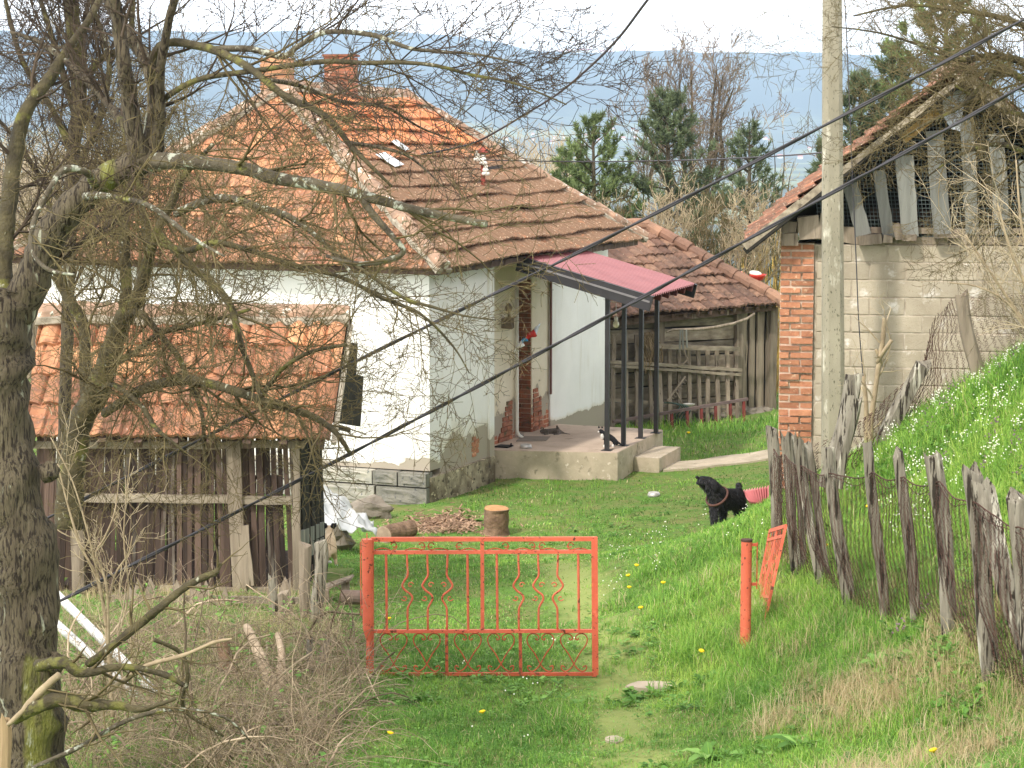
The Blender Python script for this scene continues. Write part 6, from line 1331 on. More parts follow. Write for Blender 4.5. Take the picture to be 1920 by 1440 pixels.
sapling('budding_sapling', gp(215, 1350, 14.4), [[(212, 1350, 14.4, 4.5), (204, 1230, 14.4, 4), (196, 1150, 14.4, 3.6), (182, 1085, 14.4, 3.2), (150, 1020, 14.4, 2.6), (128, 950, 14.4, 2), (108, 870, 14.4, 1.3)], [(204, 1220, 14.4, 3), (200, 1100, 14.3, 2.6), (180, 1040, 14.3, 2.2), (195, 1010, 14.3, 2), (215, 960, 14.3, 1.6), (225, 880, 14.3, 1)],
        [(198, 1160, 14.4, 2.6), (215, 1080, 14.5, 2.2), (240, 1040, 14.5, 1.8), (248, 1005, 14.5, 1.2)], [(195, 1130, 14.4, 2), (165, 1000, 14.3, 1.8), (135, 900, 14.3, 1.4), (95, 820, 14.3, 1)], [(205, 1240, 14.4, 2), (240, 1120, 14.5, 1.8), (232, 1000, 14.5, 1.4), (245, 850, 14.5, .9)], [(250, 1300, 14.3, 2), (244, 1190, 14.3, 1.6), (225, 1120, 14.3, 1.2), (228, 1060, 14.3, .8)]],
        M['pale_bark'], 'slender pale budding sapling in front of the crib slats beside the big trunk', 'sapling', 9, (.1, .4), 31)
sapling('pruned_tree', gp(1640, 850, 21.9), [[(1636, 860, 21.9, 6), (1632, 800, 21.9, 5.5), (1640, 740, 21.9, 5), (1648, 680, 21.9, 5), (1655, 640, 21.9, 5), (1658, 596, 21.9, 4)], [(1645, 680, 21.9, 4), (1660, 655, 21.8, 4), (1672, 638, 21.8, 4)], [(1624, 850, 22, 5), (1624, 760, 22, 4.5), (1618, 705, 22, 3.5)], [(1648, 670, 21.9, 3), (1642, 655, 21.9, 3)]],
        M['pale_bark'], 'small hard-pruned tree with stubby cut limbs beside the concrete pole', 'tree', 5, (.15, .5), 33)
sapling('sapling', gp(1925, 650, 19.6), [[(1960, 690, 19.6, 4), (1930, 620, 19.6, 3.6), (1890, 560, 19.6, 3), (1850, 500, 19.6, 2.2), (1810, 440, 19.6, 1.3)], [(1990, 690, 19.4, 4), (1935, 560, 19.4, 3.4), (1895, 470, 19.4, 2.6), (1870, 380, 19.4, 1.6)], [(1980, 690, 19.8, 4), (1940, 520, 19.8, 3), (1915, 420, 19.8, 2.4), (1905, 300, 19.8, 1.4)], [(1960, 690, 19.5, 3), (1900, 580, 19.5, 2.4), (1840, 540, 19.5, 1.6), (1780, 530, 19.5, 1)]],
        M['pale_bark'], 'thin pale sapling stems arching up the right edge before the block wall', 'sapling', 8, (.25, .8), 34)

# broken branches heaped by the trunk
def broken(pp, mat, label, seed, per=6, Lr=(.15, .5), nm='broken_branch'):
    r = random.Random(seed); root = empty(nm, P(*pp[0][:3]), label, 'branch'); m = MB(); pts, rr = limb(m, pp, 10, .22); m.build('bough', mat, root, smooth=True); out = []; sprout(out, r, pts, rr, per, Lr, dict(PRM, max=1), f0=.2); tubes_obj('twigs', out, M['twig'], root)
broken([(28, 1352, 12.3, 7), (62, 1330, 12.2, 14), (110, 1312, 12.2, 15), (165, 1322, 12.2, 14), (215, 1322, 12.2, 9), (265, 1330, 12.2, 6), (330, 1310, 12.2, 3)], M['bark_moss'], 'thick rotten mossy bough lying across the foot of the big trunk', 1)
broken([(165, 1246, 12.9, 8), (215, 1208, 12.8, 8), (262, 1170, 12.8, 8), (300, 1140, 12.7, 8), (340, 1106, 12.7, 7), (378, 1084, 12.7, 7), (402, 1074, 12.7, 6), (414, 1056, 12.7, 4)], M['bark_moss'], 'straight greenish broken branch slanting up to the right of the big trunk', 2)
broken([(70, 1248, 12.6, 12), (120, 1242, 12.5, 12), (155, 1262, 12.5, 9), (230, 1250, 12.5, 7), (300, 1262, 12.5, 6), (345, 1285, 12.5, 5)], M['bark_moss'], 'gnarled forked branch sticking out of the big trunk low down', 3)
broken([(140, 1330, 12.6, 5), (210, 1290, 12.6, 5), (270, 1250, 12.6, 4.5), (340, 1230, 12.6, 4), (400, 1205, 12.6, 3.5), (435, 1198, 12.6, 2)], M['pale_bark'], 'thin grey bough rising gently over the brambles', 4, 8)
broken([(15, 1360, 12.2, 4), (50, 1325, 12.2, 6), (72, 1300, 12.2, 7), (112, 1264, 12.2, 7)], M['pale_bark'], 'short pale forked stub leaning on the rotten bough', 5, 3)
broken([(290, 1200, 12.8, 4), (340, 1225, 12.9, 4), (352, 1270, 12.9, 4), (345, 1330, 13, 4), (420, 1380, 13, 3)], M['bark_moss'], 'dark bent bough arching down into the brambles', 6, 8)
broken([(60, 1440, 12.4, 4), (150, 1400, 12.4, 4.5), (240, 1350, 12.5, 4), (330, 1330, 12.6, 3.5), (420, 1345, 12.7, 2.5), (470, 1390, 12.8, 1.5)], M['bark_lichen'], 'lichen-spotted bough trailing along the bottom left', 7, 9)

# brambles and dead stems: nobody could count them
def brambles():
    r = random.Random(17); out = []
    for _ in range(2900):
        Y = r.uniform(13.6, 19.0); px0 = 90 if Y < 18 else 130; px1 = 600 + (Y - 14) * 22 if Y < 18 else 690 - (Y - 18) * 14
        px = r.uniform(px0, px1) if r.random() < .8 else r.uniform(px1 - 140, px1 + 15); X = (px - 960) / 4200 * Y; p = np.array([X, Y, gz(X, Y) if _ % 3 == 0 else 0.]); 
        if _ % 3: p[2] = brambles.z + r.uniform(-.02, .02); p[0], p[1] = brambles.x + r.uniform(-.15, .15), brambles.y + r.uniform(-.15, .15)
        brambles.x, brambles.y, brambles.z = p[0], p[1], p[2]
        d = nrm(np.array([r.uniform(-1, 1), r.uniform(-.6, .6), r.uniform(.2, 1.6)])); L_ = r.uniform(.25, 1.05) * (1.0 - .55 * float(smooth(16.0, 17.0, Y)) * (px < 560)); K = 7; pts = [p]; q = p
        for k in range(K - 1): d = nrm(d + rv(r) * .3 + np.array([0, 0, -.22])); q = q + d * L_ / (K - 1); pts.append(q)
        rad = r.choice((.0016, .002, .0026, .0035)) if r.random() > .035 else r.uniform(.006, .014); out.append((pts, [rad * (1 - .5 * i / K) for i in range(K)]))
        if r.random() < .4:
            i = r.randint(1, 4); grow(out, r, pts[i], nrm(rv(r) + np.array([0, 0, .4])), r.uniform(.1, .3), .0016, 2, dict(PRM, rmin=.0013))
    tubes_obj('dry_brambles', out, mk('dry_stems', lin(186, 168, 142), lin(112, 96, 78), bump=0, tint=.5, rough=.9, spec=.1), kind='stuff')
brambles.x = brambles.y = brambles.z = 0
brambles()

# ------------------------------------------------------------------ background trees
M['needles'] = mk('pine_needles', lin(122, 136, 84), lin(86, 102, 66), ns=1.5, bump=0, tint=.5, rough=.8, spec=.2)
M['needles2'] = mk('dark_pine_needles', lin(112, 124, 90), lin(78, 90, 66), ns=1.5, bump=0, tint=.4, rough=.8, spec=.2)
def pine(px, top, Y, hw, label, seed, bottom_py=560, mat='needles', dens=1.0, full=.5):
    r = random.Random(seed); t_ = P(px, top, Y); X = t_.x; zb = gz(X, Y); Ht = t_.z - zb; root = empty('pine_tree', V(X, Y, zb), label, 'tree', 'dark pines beyond the farm')
    m = MB(); m.tube([V(X, Y, zb - .3), V(X + .05, Y, zb + Ht * .5), t_], [.16, .09, .015], 8); m.build('trunk', M['bark'], root)
    R = hw * Y / 4200; R *= 1.25; z_vis = P(px, bottom_py, Y).z; br = []; tips = []; z = t_.z - .15; rs_ = np.random.RandomState(seed)
    while z > max(zb + .6, z_vis):
        f = (t_.z - z) / max(.5, (t_.z - P(px, 430, Y).z)); rad = R * min(1.15, (f ** .75)) ; n = r.randint(4, 6)
        a0 = r.uniform(0, 6.28)
        for k in range(n):
            a = a0 + 2 * PI * k / n + r.uniform(-.3, .3); ln = rad * r.uniform(.65, 1.15) + .12; d = np.array([math.cos(a), math.sin(a), -.02 + .75 * (1 - min(1, f))]); p = np.array([X, Y, z + r.uniform(-.1, .1)]); pts = [p]; q = p; dd = nrm(d)
            for i in range(4): dd = nrm(dd + np.array([0, 0, .09]) + rv(r) * .12); q = q + dd * ln / 4; pts.append(q)
            br.append((pts, [.02, .016, .012, .008, .005]))
            for i in range(int((7 + ln * 11) * dens)):
                g = r.uniform(.3, 1.) * 4; j = min(3, int(g)); b = pts[j] + (pts[j + 1] - pts[j]) * (g - j) + rv(r) * .05 * ln; tips.append((b, nrm(nrm(pts[j + 1] - pts[j]) * .6 + np.array([0, 0, .7]) + rv(r) * .55), r.uniform(.7, 1.2)))
        z -= r.uniform(.2, .34)
    for i in range(5): tips.append((np.array(t_) - np.array([0, 0, .1 * i]), np.array([0, 0, 1.]), 1.))
    tubes_obj('branches', br, M['bark'], root, 4)
    B_ = np.array([t[0] for t in tips]); D_ = np.array([t[1] for t in tips]); S_ = np.array([t[2] for t in tips]); N = len(tips); nn = 20
    B2 = np.repeat(B_, nn, 0); D2 = np.repeat(D_, nn, 0); S2 = np.repeat(S_, nn); u = rs_.rand(N * nn)
    side = rs_.normal(size=(N * nn, 3)); dirn = D2 * .8 + side * .55; dirn /= np.linalg.norm(dirn, axis=1, keepdims=True); st_ = B2 + D2 * (u * .17 * S2)[:, None]; ln = .14 * S2 * rs_.uniform(.7, 1.2, N * nn)
    w_ = np.cross(dirn, rs_.normal(size=(N * nn, 3))); w_ /= np.linalg.norm(w_, axis=1, keepdims=True); w_ *= .010 + .005 * rs_.rand(N * nn)[:, None]
    co = np.stack([st_ - w_, st_ + w_, st_ + dirn * ln[:, None]], 1).reshape(-1, 3); fc = np.arange(len(co)).reshape(-1, 3); tt = np.repeat(rs_.rand(N), nn) * .7 + rs_.rand(N * nn) * .3
    np_mesh('crown', co - np.array([X, Y, zb]), fc, tt, M[mat], root)
pine(1112, 232, 49, 95, 'bushy bright green young pine just right of the farmhouse roof', 1)
pine(1062, 292, 60, 40, 'small pine peeking over the farmhouse roof hip, left of the bushy one', 2)
pine(1252, 180, 49.5, 100, 'tall pointed dark pine in front of the large bare tree', 3, mat='needles2')
pine(1405, 245, 53, 70, 'thin hazy pine at the foot of the bare tree, left of the pole', 4, mat='needles2', dens=.6)
pine(1545, 270, 58, 34, 'small dark pine half hidden by the concrete pole', 5, mat='needles2', dens=.8)
pine(1612, 155, 42, 75, 'dark pine immediately right of the concrete pole', 6, mat='needles2', bottom_py=420)
pine(1672, 95, 43, 75, 'narrow dark pine between the pole and the tallest pine', 7, mat='needles2', bottom_py=400)
pine(1775, -60, 41, 150, 'tallest broad pine rising behind the barn roof', 8, bottom_py=330, dens=.9)
def bare(px, base_py, top, Y, hw, label, seed, mat='twig_dark', lean=0, r0=.11, stems=5, nm='bare_tree', n=(6, 5, 3), rmin=.007, group=None, per=2.6, Lr=(.5, 1.3)):
    r = random.Random(seed); b = P(px, base_py, Y); b.z = min(b.z, 99); zb = gz(b.x, Y); t_ = P(px, top, Y); Ht = t_.z - zb; root = empty(nm, V(b.x, Y, zb), label, 'tree' if nm != 'scrub_bush' else 'bush', group)
    m = MB(); out = []; z_fork = P(px, base_py, Y).z
    m.tube([V(b.x, Y, zb - .2), V(b.x + lean * .5, Y, (zb + z_fork) / 2), V(b.x + lean, Y, z_fork)], [r0 * 1.2, r0, r0 * .9], 9, rough=.08)
    R = hw * Y / 4200
    for k in range(stems):
        u = (k + .5) / stems * 2 - 1; u += r.uniform(-.12, .12); tp_ = V(b.x + lean + R * u * .8, Y + r.uniform(-.6, .6), z_fork + (t_.z - z_fork) * (1 - .45 * u * u) * r.uniform(.85, .98)); f = V(b.x + lean, Y, z_fork - .2)
        mid = f.lerp(tp_, .45) + V(R * u * .22, 0, -.1); mid2 = f.lerp(tp_, .75) + V(r.uniform(-.1, .1), 0, 0); c_ = [np.array(q) for q in spline([tuple(f), tuple(mid), tuple(mid2), tuple(tp_)], 4)]; rr = list(np.linspace(r0 * .6, r0 * .1, len(c_)))
        m.tube([Vector(q) for q in c_], rr, 7, rough=.08); sprout(out, r, c_, rr, per, Lr, dict(PRM, rmin=rmin, n=n, ref=(1.2, .6, .3), max=2, up=(.14, .1, .05), ang=(22, 60)), bias=(0, 0, .3), f0=.15, rk=.5)
    m.build('trunk', M['bark'] if nm != 'scrub_bush' else M['pale_bark'], root, smooth=True); tubes_obj('crown', out, M[mat], root)
bare(1300, 420, 108, 62, 150, 'large bare spreading tree between the pines against the blue hills', 41, 'far_twig', stems=9, per=3.6, Lr=(.6, 1.5), r0=.15, rmin=.009)
bare(1455, 480, 215, 54, 60, 'slim bare tree just left of the concrete pole', 42, 'twig_pale', r0=.05, stems=4, per=1.5, Lr=(.3, .8))
bare(1210, 470, 250, 52, 55, 'low bare tree tangled in front of the dark pines', 43, 'twig', r0=.05, stems=4, per=1.5, Lr=(.3, .8))
for i, (px, tp_, hw, Y) in enumerate(((1165, 372, 60, 50), (1225, 350, 60, 49), (1280, 345, 70, 51), (1335, 330, 70, 50), (1385, 350, 60, 49), (1430, 340, 60, 51), (1475, 380, 40, 49), (1105, 385, 50, 51), (1250, 400, 60, 47.5), (1340, 395, 60, 47.5), (1410, 400, 55, 47))):
    bare(px, 520, tp_ + 30, 44.4 + (i % 4) * .5, hw, 'pale leafless scrub bush in the thicket beyond the log outbuilding roof', 60 + i, 'twig_pale' if i % 3 else 'twig', r0=.025, stems=8, nm='scrub_bush', n=(6, 4, 0), rmin=.0062, group='leafless scrub bushes beyond the outbuilding', per=5, Lr=(.25, .75))
for i, (px, Y) in enumerate(((1449, 47.5), (1462, 48), (1433, 48.5))):
    q = P(px, 520, Y); m = MB(); rr = random.Random(i); out = []
    for k in range(26): p = np.array([q.x + rr.uniform(-.15, .15), Y, gz(q.x, Y)]); d = nrm(np.array([rr.uniform(-.25, .25), 0, 1])); pts = [p + d * t * (2.8 + rr.random()) / 5 + rv(rr) * .04 for t in range(6)]; out.append((pts, [.014, .012, .011, .01, .008, .005]))
    tubes_obj('willow_shoots', out, mk('yellow_lichen_twigs', lin(206, 170, 84), lin(150, 130, 82), bump=0, tint=.3) if i == 0 else bpy.data.materials['yellow_lichen_twigs'], None, 4, V(q.x, Y, gz(q.x, Y)), 'orange-yellow willow shoots beside the brick pillar in the thicket', 'bush', None, 'yellow willow shoots')
# far wood of thin trunks below the farm
def far_wood():
    r = random.Random(3); out = []
    for _ in range(1500):
        Y = r.uniform(150, 210); px = r.uniform(-300, 1090); X = (px - 960) / 4200 * Y; z = gz(X, Y); tz_ = P(px, 0, 1).z; top = CZ - (r.gauss(301, 8) - 230) / 4200 * Y; p = np.array([X, Y, z]); K = 4; pts = [p + np.array([r.uniform(-.3, .3) * i / K, 0, (top - z) * i / (K - 1)]) for i in range(K)]
        out.append((pts, [.09, .075, .05, .02]))
        for k in range(4): b = pts[2] + (pts[3] - pts[2]) * r.uniform(-.6, .9); out.append(([b, b + np.array([r.uniform(-.8, .8), 0, 1.]), b + np.array([r.uniform(-1.2, 1.2), 0, 2.4]), b + np.array([r.uniform(-1.4, 1.4), 0, 3.4])], [.035, .03, .025, .012]))
    tubes_obj('far_woods', out, M['twig_pale'], kind='stuff')
far_wood()
# village houses across the valley
def village():
    r = random.Random(12); sp_ = []
    for i in range(15): sp_.append((r.uniform(1040, 1225), r.uniform(106, 122), 6250, 13))
    for i in range(26): sp_.append((r.uniform(930, 1540), min(298, max(225, r.gauss(262, 17))), 0, 9))
    for i in range(5): sp_.append((r.uniform(1440, 1560), r.uniform(255, 300), 0, 9))
    for (px, py) in ((1480, 342), (1500, 338), (1545, 330), (1395, 326), (1530, 345), (1360, 318)): sp_.append((px, py, -1, 9))
    wm, rm = mk('distant_white_wall', lin(246, 244, 240), lin(232, 228, 220), bump=0, tint=.1), mk('distant_red_roof', lin(206, 120, 84), lin(178, 100, 76), bump=0, tint=.1)
    base = {}
    for (px, py, Y, s) in sp_:
        if Y == -1: Y = (CZ + 22) / ((py - 230) / 4200.); Y = min(Y, 900)
        if Y == 0:                       # walk out along the ray until it meets the land
            ys = np.linspace(1500, 6400, 500); zr = CZ - (py - 230) / 4200. * ys; g = ground_z((px - 960) / 4200. * ys, ys); hit = np.where(g > zr)[0]
            if len(hit) == 0: continue
            Y = ys[hit[0]]
        X = (px - 960) / 4200 * Y; z = gz(X, Y)
        near = s == 9 and Y < 1000; key = 'w'
        if not base:
            ro = bpy.data.objects.new('village_house', None); COL.objects.link(ro); m = MB(); m.box((0, 0, 2.6), 9, 7.5, 5.4); w0 = m.build('wall', wm, None); w0.parent = ro
            m = MB(); m.add([(-5, -4.3, 5.2), (5, -4.3, 5.2), (5, 4.3, 5.2), (-5, 4.3, 5.2), (-4.6, 0, 7.8), (4.6, 0, 7.8)], [(0, 1, 5, 4), (2, 3, 4, 5), (0, 4, 3), (1, 2, 5), (3, 2, 1, 0)]); r1_ = m.build('roof', rm, None); r1_.parent = ro; base['o'] = (ro, w0, r1_)
        else:
            ro = base['o'][0].copy(); COL.objects.link(ro)
            for c_ in base['o'][1:]: d = c_.copy(); COL.objects.link(d); d.parent = ro
        sc_ = (1.3 if Y > 5800 else .85) * r.uniform(.7, 1.2) if Y > 1000 else .55; ro.location = (X, Y, z - .2); ro.scale = (sc_, sc_, sc_); ro.rotation_euler = (0, 0, r.uniform(-.6, .6))
        tag(ro, 'small pale village house far across the valley', 'house', 'village houses across the valley')
village()

# ------------------------------------------------------------------ grass and ground plants
rsG = np.random.RandomState(99)
def scatter(n, y0, y1, pad=.12, bias=1.0):
    """points spread evenly over the ground seen by the camera and a little beyond"""
    u = rsG.rand(n); Y = (y0 ** 2 + u * (y1 ** 2 - y0 ** 2)) ** .5 if bias == 1 else y0 + (y1 - y0) * u ** bias
    hx = (960 / 4200. + pad) * Y; return (rsG.rand(n) * 2 - 1) * hx, Y
HXY = [(H(-.1, -.1, 0)), H(LU, -.1, 0), H(LU, LV, 0), H(-.1, LV, 0)]
def blocked(x, y):
    b = np.zeros(len(x), bool); c0_ = np.array(H(0, 0, 0)[:2]); dx, dy = x - c0_[0], y - c0_[1]; s = dx * U.x + dy * U.y; t = dx * W_.x + dy * W_.y
    b |= (s > OV) & (s < LU - OV) & (t > OV) & (t < LV - OV)
    a0, a1, a2 = f0, f1, f2; s1 = (x - a1.x) * dU.x + (y - a1.y) * dU.y; t1 = (x - a1.x) * dR.x + (y - a1.y) * dR.y
    b |= (s1 > 0.0) & (s1 < 2.8) & (t1 < 0) & (t1 > -2.5)
    b |= (s1 > .9) & (s1 < 2.4) & (t1 > 0) & (t1 < .42)
    b |= (x < -1.75) & (y > 22.3) & (y < 24.6)
    bb = (x - B0.x) * bu.x + (y - B0.y) * bu.y; bd = (x - B0.x) * bv.x + (y - B0.y) * bv.y; b |= (bb > 0) & (bd > 0)
    py = 875; b |= (np.abs(y - 35.7) < .42) & (x > 2.3) & (x < 4.6)
    px = 960 + x / y * 4200
    b |= (y > 40.6) & (px > 1120) & (px < 1455) & (y < 46)
    for (sx, sy, sr) in ((P(1225, 0, 17.1).x, 17.1, .17), (P(1152, 0, 15.4).x, 15.4, .07)): b |= (x - sx) ** 2 + (y - sy) ** 2 < sr * sr
    b |= ((px - 838) / 62) ** 2 + ((y - 30.2) / .8) ** 2 < 1
    return b
def in_brush(x, y):
    px = 960 + x / y * 4200; edge = np.where(y < 18, 585 + (y - 14) * 24, 690 - (y - 18) * 16) + (vnoise(x, y, 2.5, 31) - .5) * 60
    return ((px < edge) & (y < 20.0)) | ((px < 600) & (y < 22.4))
def height_map(x, y):
    """local grass length in metres"""
    px = 960 + x / y * 4200; h = .022 + .045 * vnoise(x, y, 1.1, 11) ** 2 + .03 * vnoise(x, y, 3.1, 12)
    bank = smooth(1150, 1330, px) * smooth(23.5, 21.5, y) * smooth(15.0, 17.5, y)                  # long grass on the bank
    h += bank * (.04 + .13 * vnoise(x, y, 1.7, 13)) * (1 - .75 * smooth(1240, 1290, px) * smooth(21.3, 21.8, y))
    nf = smooth(.9, .15, np.abs((x - np.interp(y, [12.8, 13.6, 14.8, 16.4, 18, 20], [3.05, 2.9, 2.86, 2.75, 2.5, 2.4])))) * smooth(21, 19, y); h += nf * .03
    h += smooth(1330, 1480, px) * smooth(17.5, 15, y) * (.0 + .08 * vnoise(x, y, 2.1, 14))
    h += smooth(3.0, 3.6, x) * smooth(24, 21, y) * .05
    slabside = smooth(38, 40, y) * smooth(41.2, 40.5, y) * smooth(1130, 1180, px); h += slabside * .14
    h += smooth(35.9, 36.6, y) * smooth(1235, 1260, px) * .05
    h += .10 * smooth(.62, .8, vnoise(x, y, .9, 15)) * smooth(1130, 1100, px) * (y < 19)
    path = np.exp(-((x - np.interp(y, [14, 17, 20, 24, 28], [.75, .85, .85, .5, .3])) / .38) ** 2) * smooth(27, 24, y); h *= 1 - .65 * path
    # clumps along the path edge near the gate
    h += .16 * smooth(.5, .75, vnoise(x, y, 2.3, 16)) * np.exp(-((px - 1170) / 45.) ** 2) * smooth(23.5, 22, y) * smooth(19, 21, y)
    return h
def blades(name, x, y, h, w, mat, lean=.35, curl=.5, tintf=None, z=None, droop=1.):
    n = len(x); z = ground_z(x, y) if z is None else z; a = rsG.rand(n) * 2 * PI; ln = h * rsG.uniform(.6, 1.3, n); l1 = lean * rsG.rand(n); l2 = l1 + curl * rsG.rand(n) * droop
    dx, dy = np.cos(a), np.sin(a); wx, wy = -np.sin(a + rsG.uniform(-.6, .6, n)), np.cos(a)
    b = np.stack([x, y, z - .01], 1); d1 = np.stack([dx * np.sin(l1), dy * np.sin(l1), np.cos(l1)], 1); d2 = np.stack([dx * np.sin(l2 + .3), dy * np.sin(l2 + .3), np.cos(l2 + .3)], 1)
    wv = np.stack([wx, wy, np.zeros(n)], 1) * (w / 2)[:, None]; mid = b + d1 * (ln * .55)[:, None]; tip = mid + d2 * (ln * .5)[:, None]
    co = np.stack([b - wv, b + wv, mid + wv * .8, mid - wv * .8, tip], 1).reshape(-1, 3); i = np.arange(n) * 5
    q = np.stack([i, i + 1, i + 2, i + 3], 1); t3 = np.stack([i + 3, i + 2, i + 4], 1)
    me = bpy.data.meshes.new(name); me.vertices.add(len(co)); me.vertices.foreach_set('co', co.astype(np.float32).ravel()); lp = np.concatenate([q, t3], 1)
    me.loops.add(lp.size); me.loops.foreach_set('vertex_index', lp.astype(np.int32).ravel()); me.polygons.add(2 * n); st = np.stack([np.arange(n) * 7, np.arange(n) * 7 + 4], 1).ravel(); tot = np.tile([4, 3], n)
    me.polygons.foreach_set('loop_start', st.astype(np.int32)); me.polygons.foreach_set('loop_total', tot.astype(np.int32)); me.update(calc_edges=True)
    tv = tintf if tintf is not None else rsG.rand(n); at = me.attributes.new('tint', 'FLOAT', 'FACE'); at.data.foreach_set('value', np.repeat(tv, 2).astype(np.float32)); me.materials.append(mat)
    o = bpy.data.objects.new(name, me); COL.objects.link(o); o['kind'] = 'stuff'; return o
def grass_mat(name, ramp):
    t = NT(name); n = t.n.new('ShaderNodeValToRGB'); e = n.color_ramp.elements
    for i, (p, c_) in enumerate(ramp):
        if i < 2: e[i].position = p; e[i].color = c_
        else: q = e.new(p); q.color = c_
    t.L(t.attr('tint'), n.inputs[0]); c_ = n.outputs[0]; t.done(c_, .6, .25)
    tr = t.n.new('ShaderNodeBsdfTranslucent'); ad = t.n.new('ShaderNodeMixShader'); ad.inputs[0].default_value = .35; t.L(c_, tr.inputs[0]); t.L(t.b.outputs[0], ad.inputs[1]); t.L(tr.outputs[0], ad.inputs[2]); t.L(ad.outputs[0], t.out.inputs[0]); return t.m
GM = grass_mat('grass_blades', [(0., lin(70, 110, 46)), (.35, lin(108, 154, 66)), (.7, lin(152, 192, 84)), (.93, lin(192, 214, 108)), (1., lin(208, 194, 148))])
DM = grass_mat('dead_grass', [(0., lin(150, 130, 92)), (.5, lin(196, 176, 134)), (1., lin(222, 206, 168))])
def gt_tint(x, y): return np.clip(.12 + .55 * vnoise(x, y, .7, 21) + .3 * (vnoise(x, y, 3., 22) - .5) + rsG.normal(0, .16, len(x)), 0, .95)
def lawn():
    for (n, y0, y1, w0) in ((410000, 9.5, 19, .0055), (280000, 19, 28, .008), (150000, 28, 47, .013)):
        x, y = scatter(n, y0, y1); ok = ~blocked(x, y) & ~(in_brush(x, y) & (rsG.rand(n) > .12)); 
        dens = .45 + .55 * vnoise(x, y, 1.9, 24); ok &= rsG.rand(n) < dens + .25; pz = np.exp(-((x - np.interp(y, [14, 17, 20, 24, 28], [.85, .85, .8, .55, .35])) / .33) ** 2) * (y < 27); ok &= rsG.rand(n) > .3 * pz; x, y = x[ok], y[ok]; h = height_map(x, y); tt = gt_tint(x, y)
        tt = np.clip(tt + .14 * (960 + x / y * 4200 > 1180) * (y < 24), 0, 1); pth = np.exp(-((x - np.interp(y, [14, 17, 20, 24, 28], [.75, .85, .85, .5, .3])) / .45) ** 2); tt = np.clip(tt + .22 * pth, 0, .93); dry = rsG.rand(len(x)) < .035 + .10 * pth; tt[dry] = 1.
        blades('grass', x, y, h * .95, np.full(len(x), w0) * rsG.uniform(.6, 1.3, len(x)), GM, .95, .9, tintf=tt)
lawn()
def tufts(name, n, per, y0, y1, sel, h, w, mat, spread=.05, lean=.7, curl=1.1, tlo=0., thi=1.):
    x, y = scatter(n * 3, y0, y1); ok = sel(x, y) & ~blocked(x, y); x, y = x[ok][:n], y[ok][:n]; k = len(x); hh = np.repeat(rsG.uniform(.6, 1.25, k) * h, per); t_ = np.repeat(rsG.rand(k), per) * .6 + rsG.rand(k * per) * .4
    x = np.repeat(x, per) + rsG.normal(0, spread, k * per); y = np.repeat(y, per) + rsG.normal(0, spread, k * per); blades(name, x, y, hh, np.full(k * per, w) * rsG.uniform(.6, 1.2, k * per), mat, lean, curl, tlo + (thi - tlo) * t_)
PXF = lambda x, y: 960 + x / y * 4200
nearfence = lambda x, y: (np.abs(x - np.interp(y, [11, 12.8, 13.6, 14.8, 16.4, 18, 20], [3.2, 3.05, 2.9, 2.86, 2.75, 2.5, 2.4]) + .25) < .55) & (rsG.rand(len(x)) < .8)
tufts('dry_grass', 760, 34, 11.2, 20.5, nearfence, .2, .0042, DM, .07)
tufts('dry_grass', 620, 40, 11, 15.6, lambda x, y: (PXF(x, y) > 1440) & (vnoise(x, y, 1.2, 41) > .40), .22, .0040, DM, .09, .9, 1.3)
tufts('dry_grass', 760, 18, 13.6, 22.3, lambda x, y: in_brush(x, y), .22, .003, DM, .09, .9, 1.3)
tufts('dry_grass', 60, 20, 15, 21, lambda x, y: (PXF(x, y) > 1330) & (PXF(x, y) < 1450), .2, .0035, DM, .05)
tufts('tall_grass', 260, 24, 16.5, 23, lambda x, y: (PXF(x, y) > 1130) & (PXF(x, y) < 1480) & ((y < 21.2) | (PXF(x, y) < 1240)) & (vnoise(x, y, 1.6, 43) > .4), .22, .006, GM, .05, .5, .9, .3, .92)
tufts('tall_grass', 230, 26, 11.4, 17, lambda x, y: (PXF(x, y) > 1330) & (vnoise(x, y, 1.6, 44) > .45), .19, .0055, GM, .05, .5, 1., .2, .9)
tufts('turf_clumps', 1500, 22, 11.5, 20, lambda x, y: (PXF(x, y) > 640) & (vnoise(x, y, 2.2, 47) > .52), .075, .0055, GM, .035, 1.0, 1., .05, .9)
tufts('turf_clumps', 900, 22, 20, 34, lambda x, y: (vnoise(x, y, 1.8, 48) > .52), .06, .009, GM, .06, 1.0, 1., .05, .85)
tufts('tall_grass', 80, 24, 14.4, 17.4, lambda x, y: (PXF(x, y) > 620) & (PXF(x, y) < 900) & (vnoise(x, y, 1.9, 45) > .45), .15, .005, GM, .05, .5, .9, .1, .9)
tufts('tall_grass', 90, 24, 28.5, 34.2, lambda x, y: (PXF(x, y) > 850) & (PXF(x, y) < 1180) & (y > 30.5), .14, .008, GM, .09, .4, .8, .2, .8)
tufts('tall_grass', 60, 20, 19.8, 24, lambda x, y: (PXF(x, y) > 640) & (PXF(x, y) < 720), .12, .006, GM, .07, .5, .9, .1, .7)
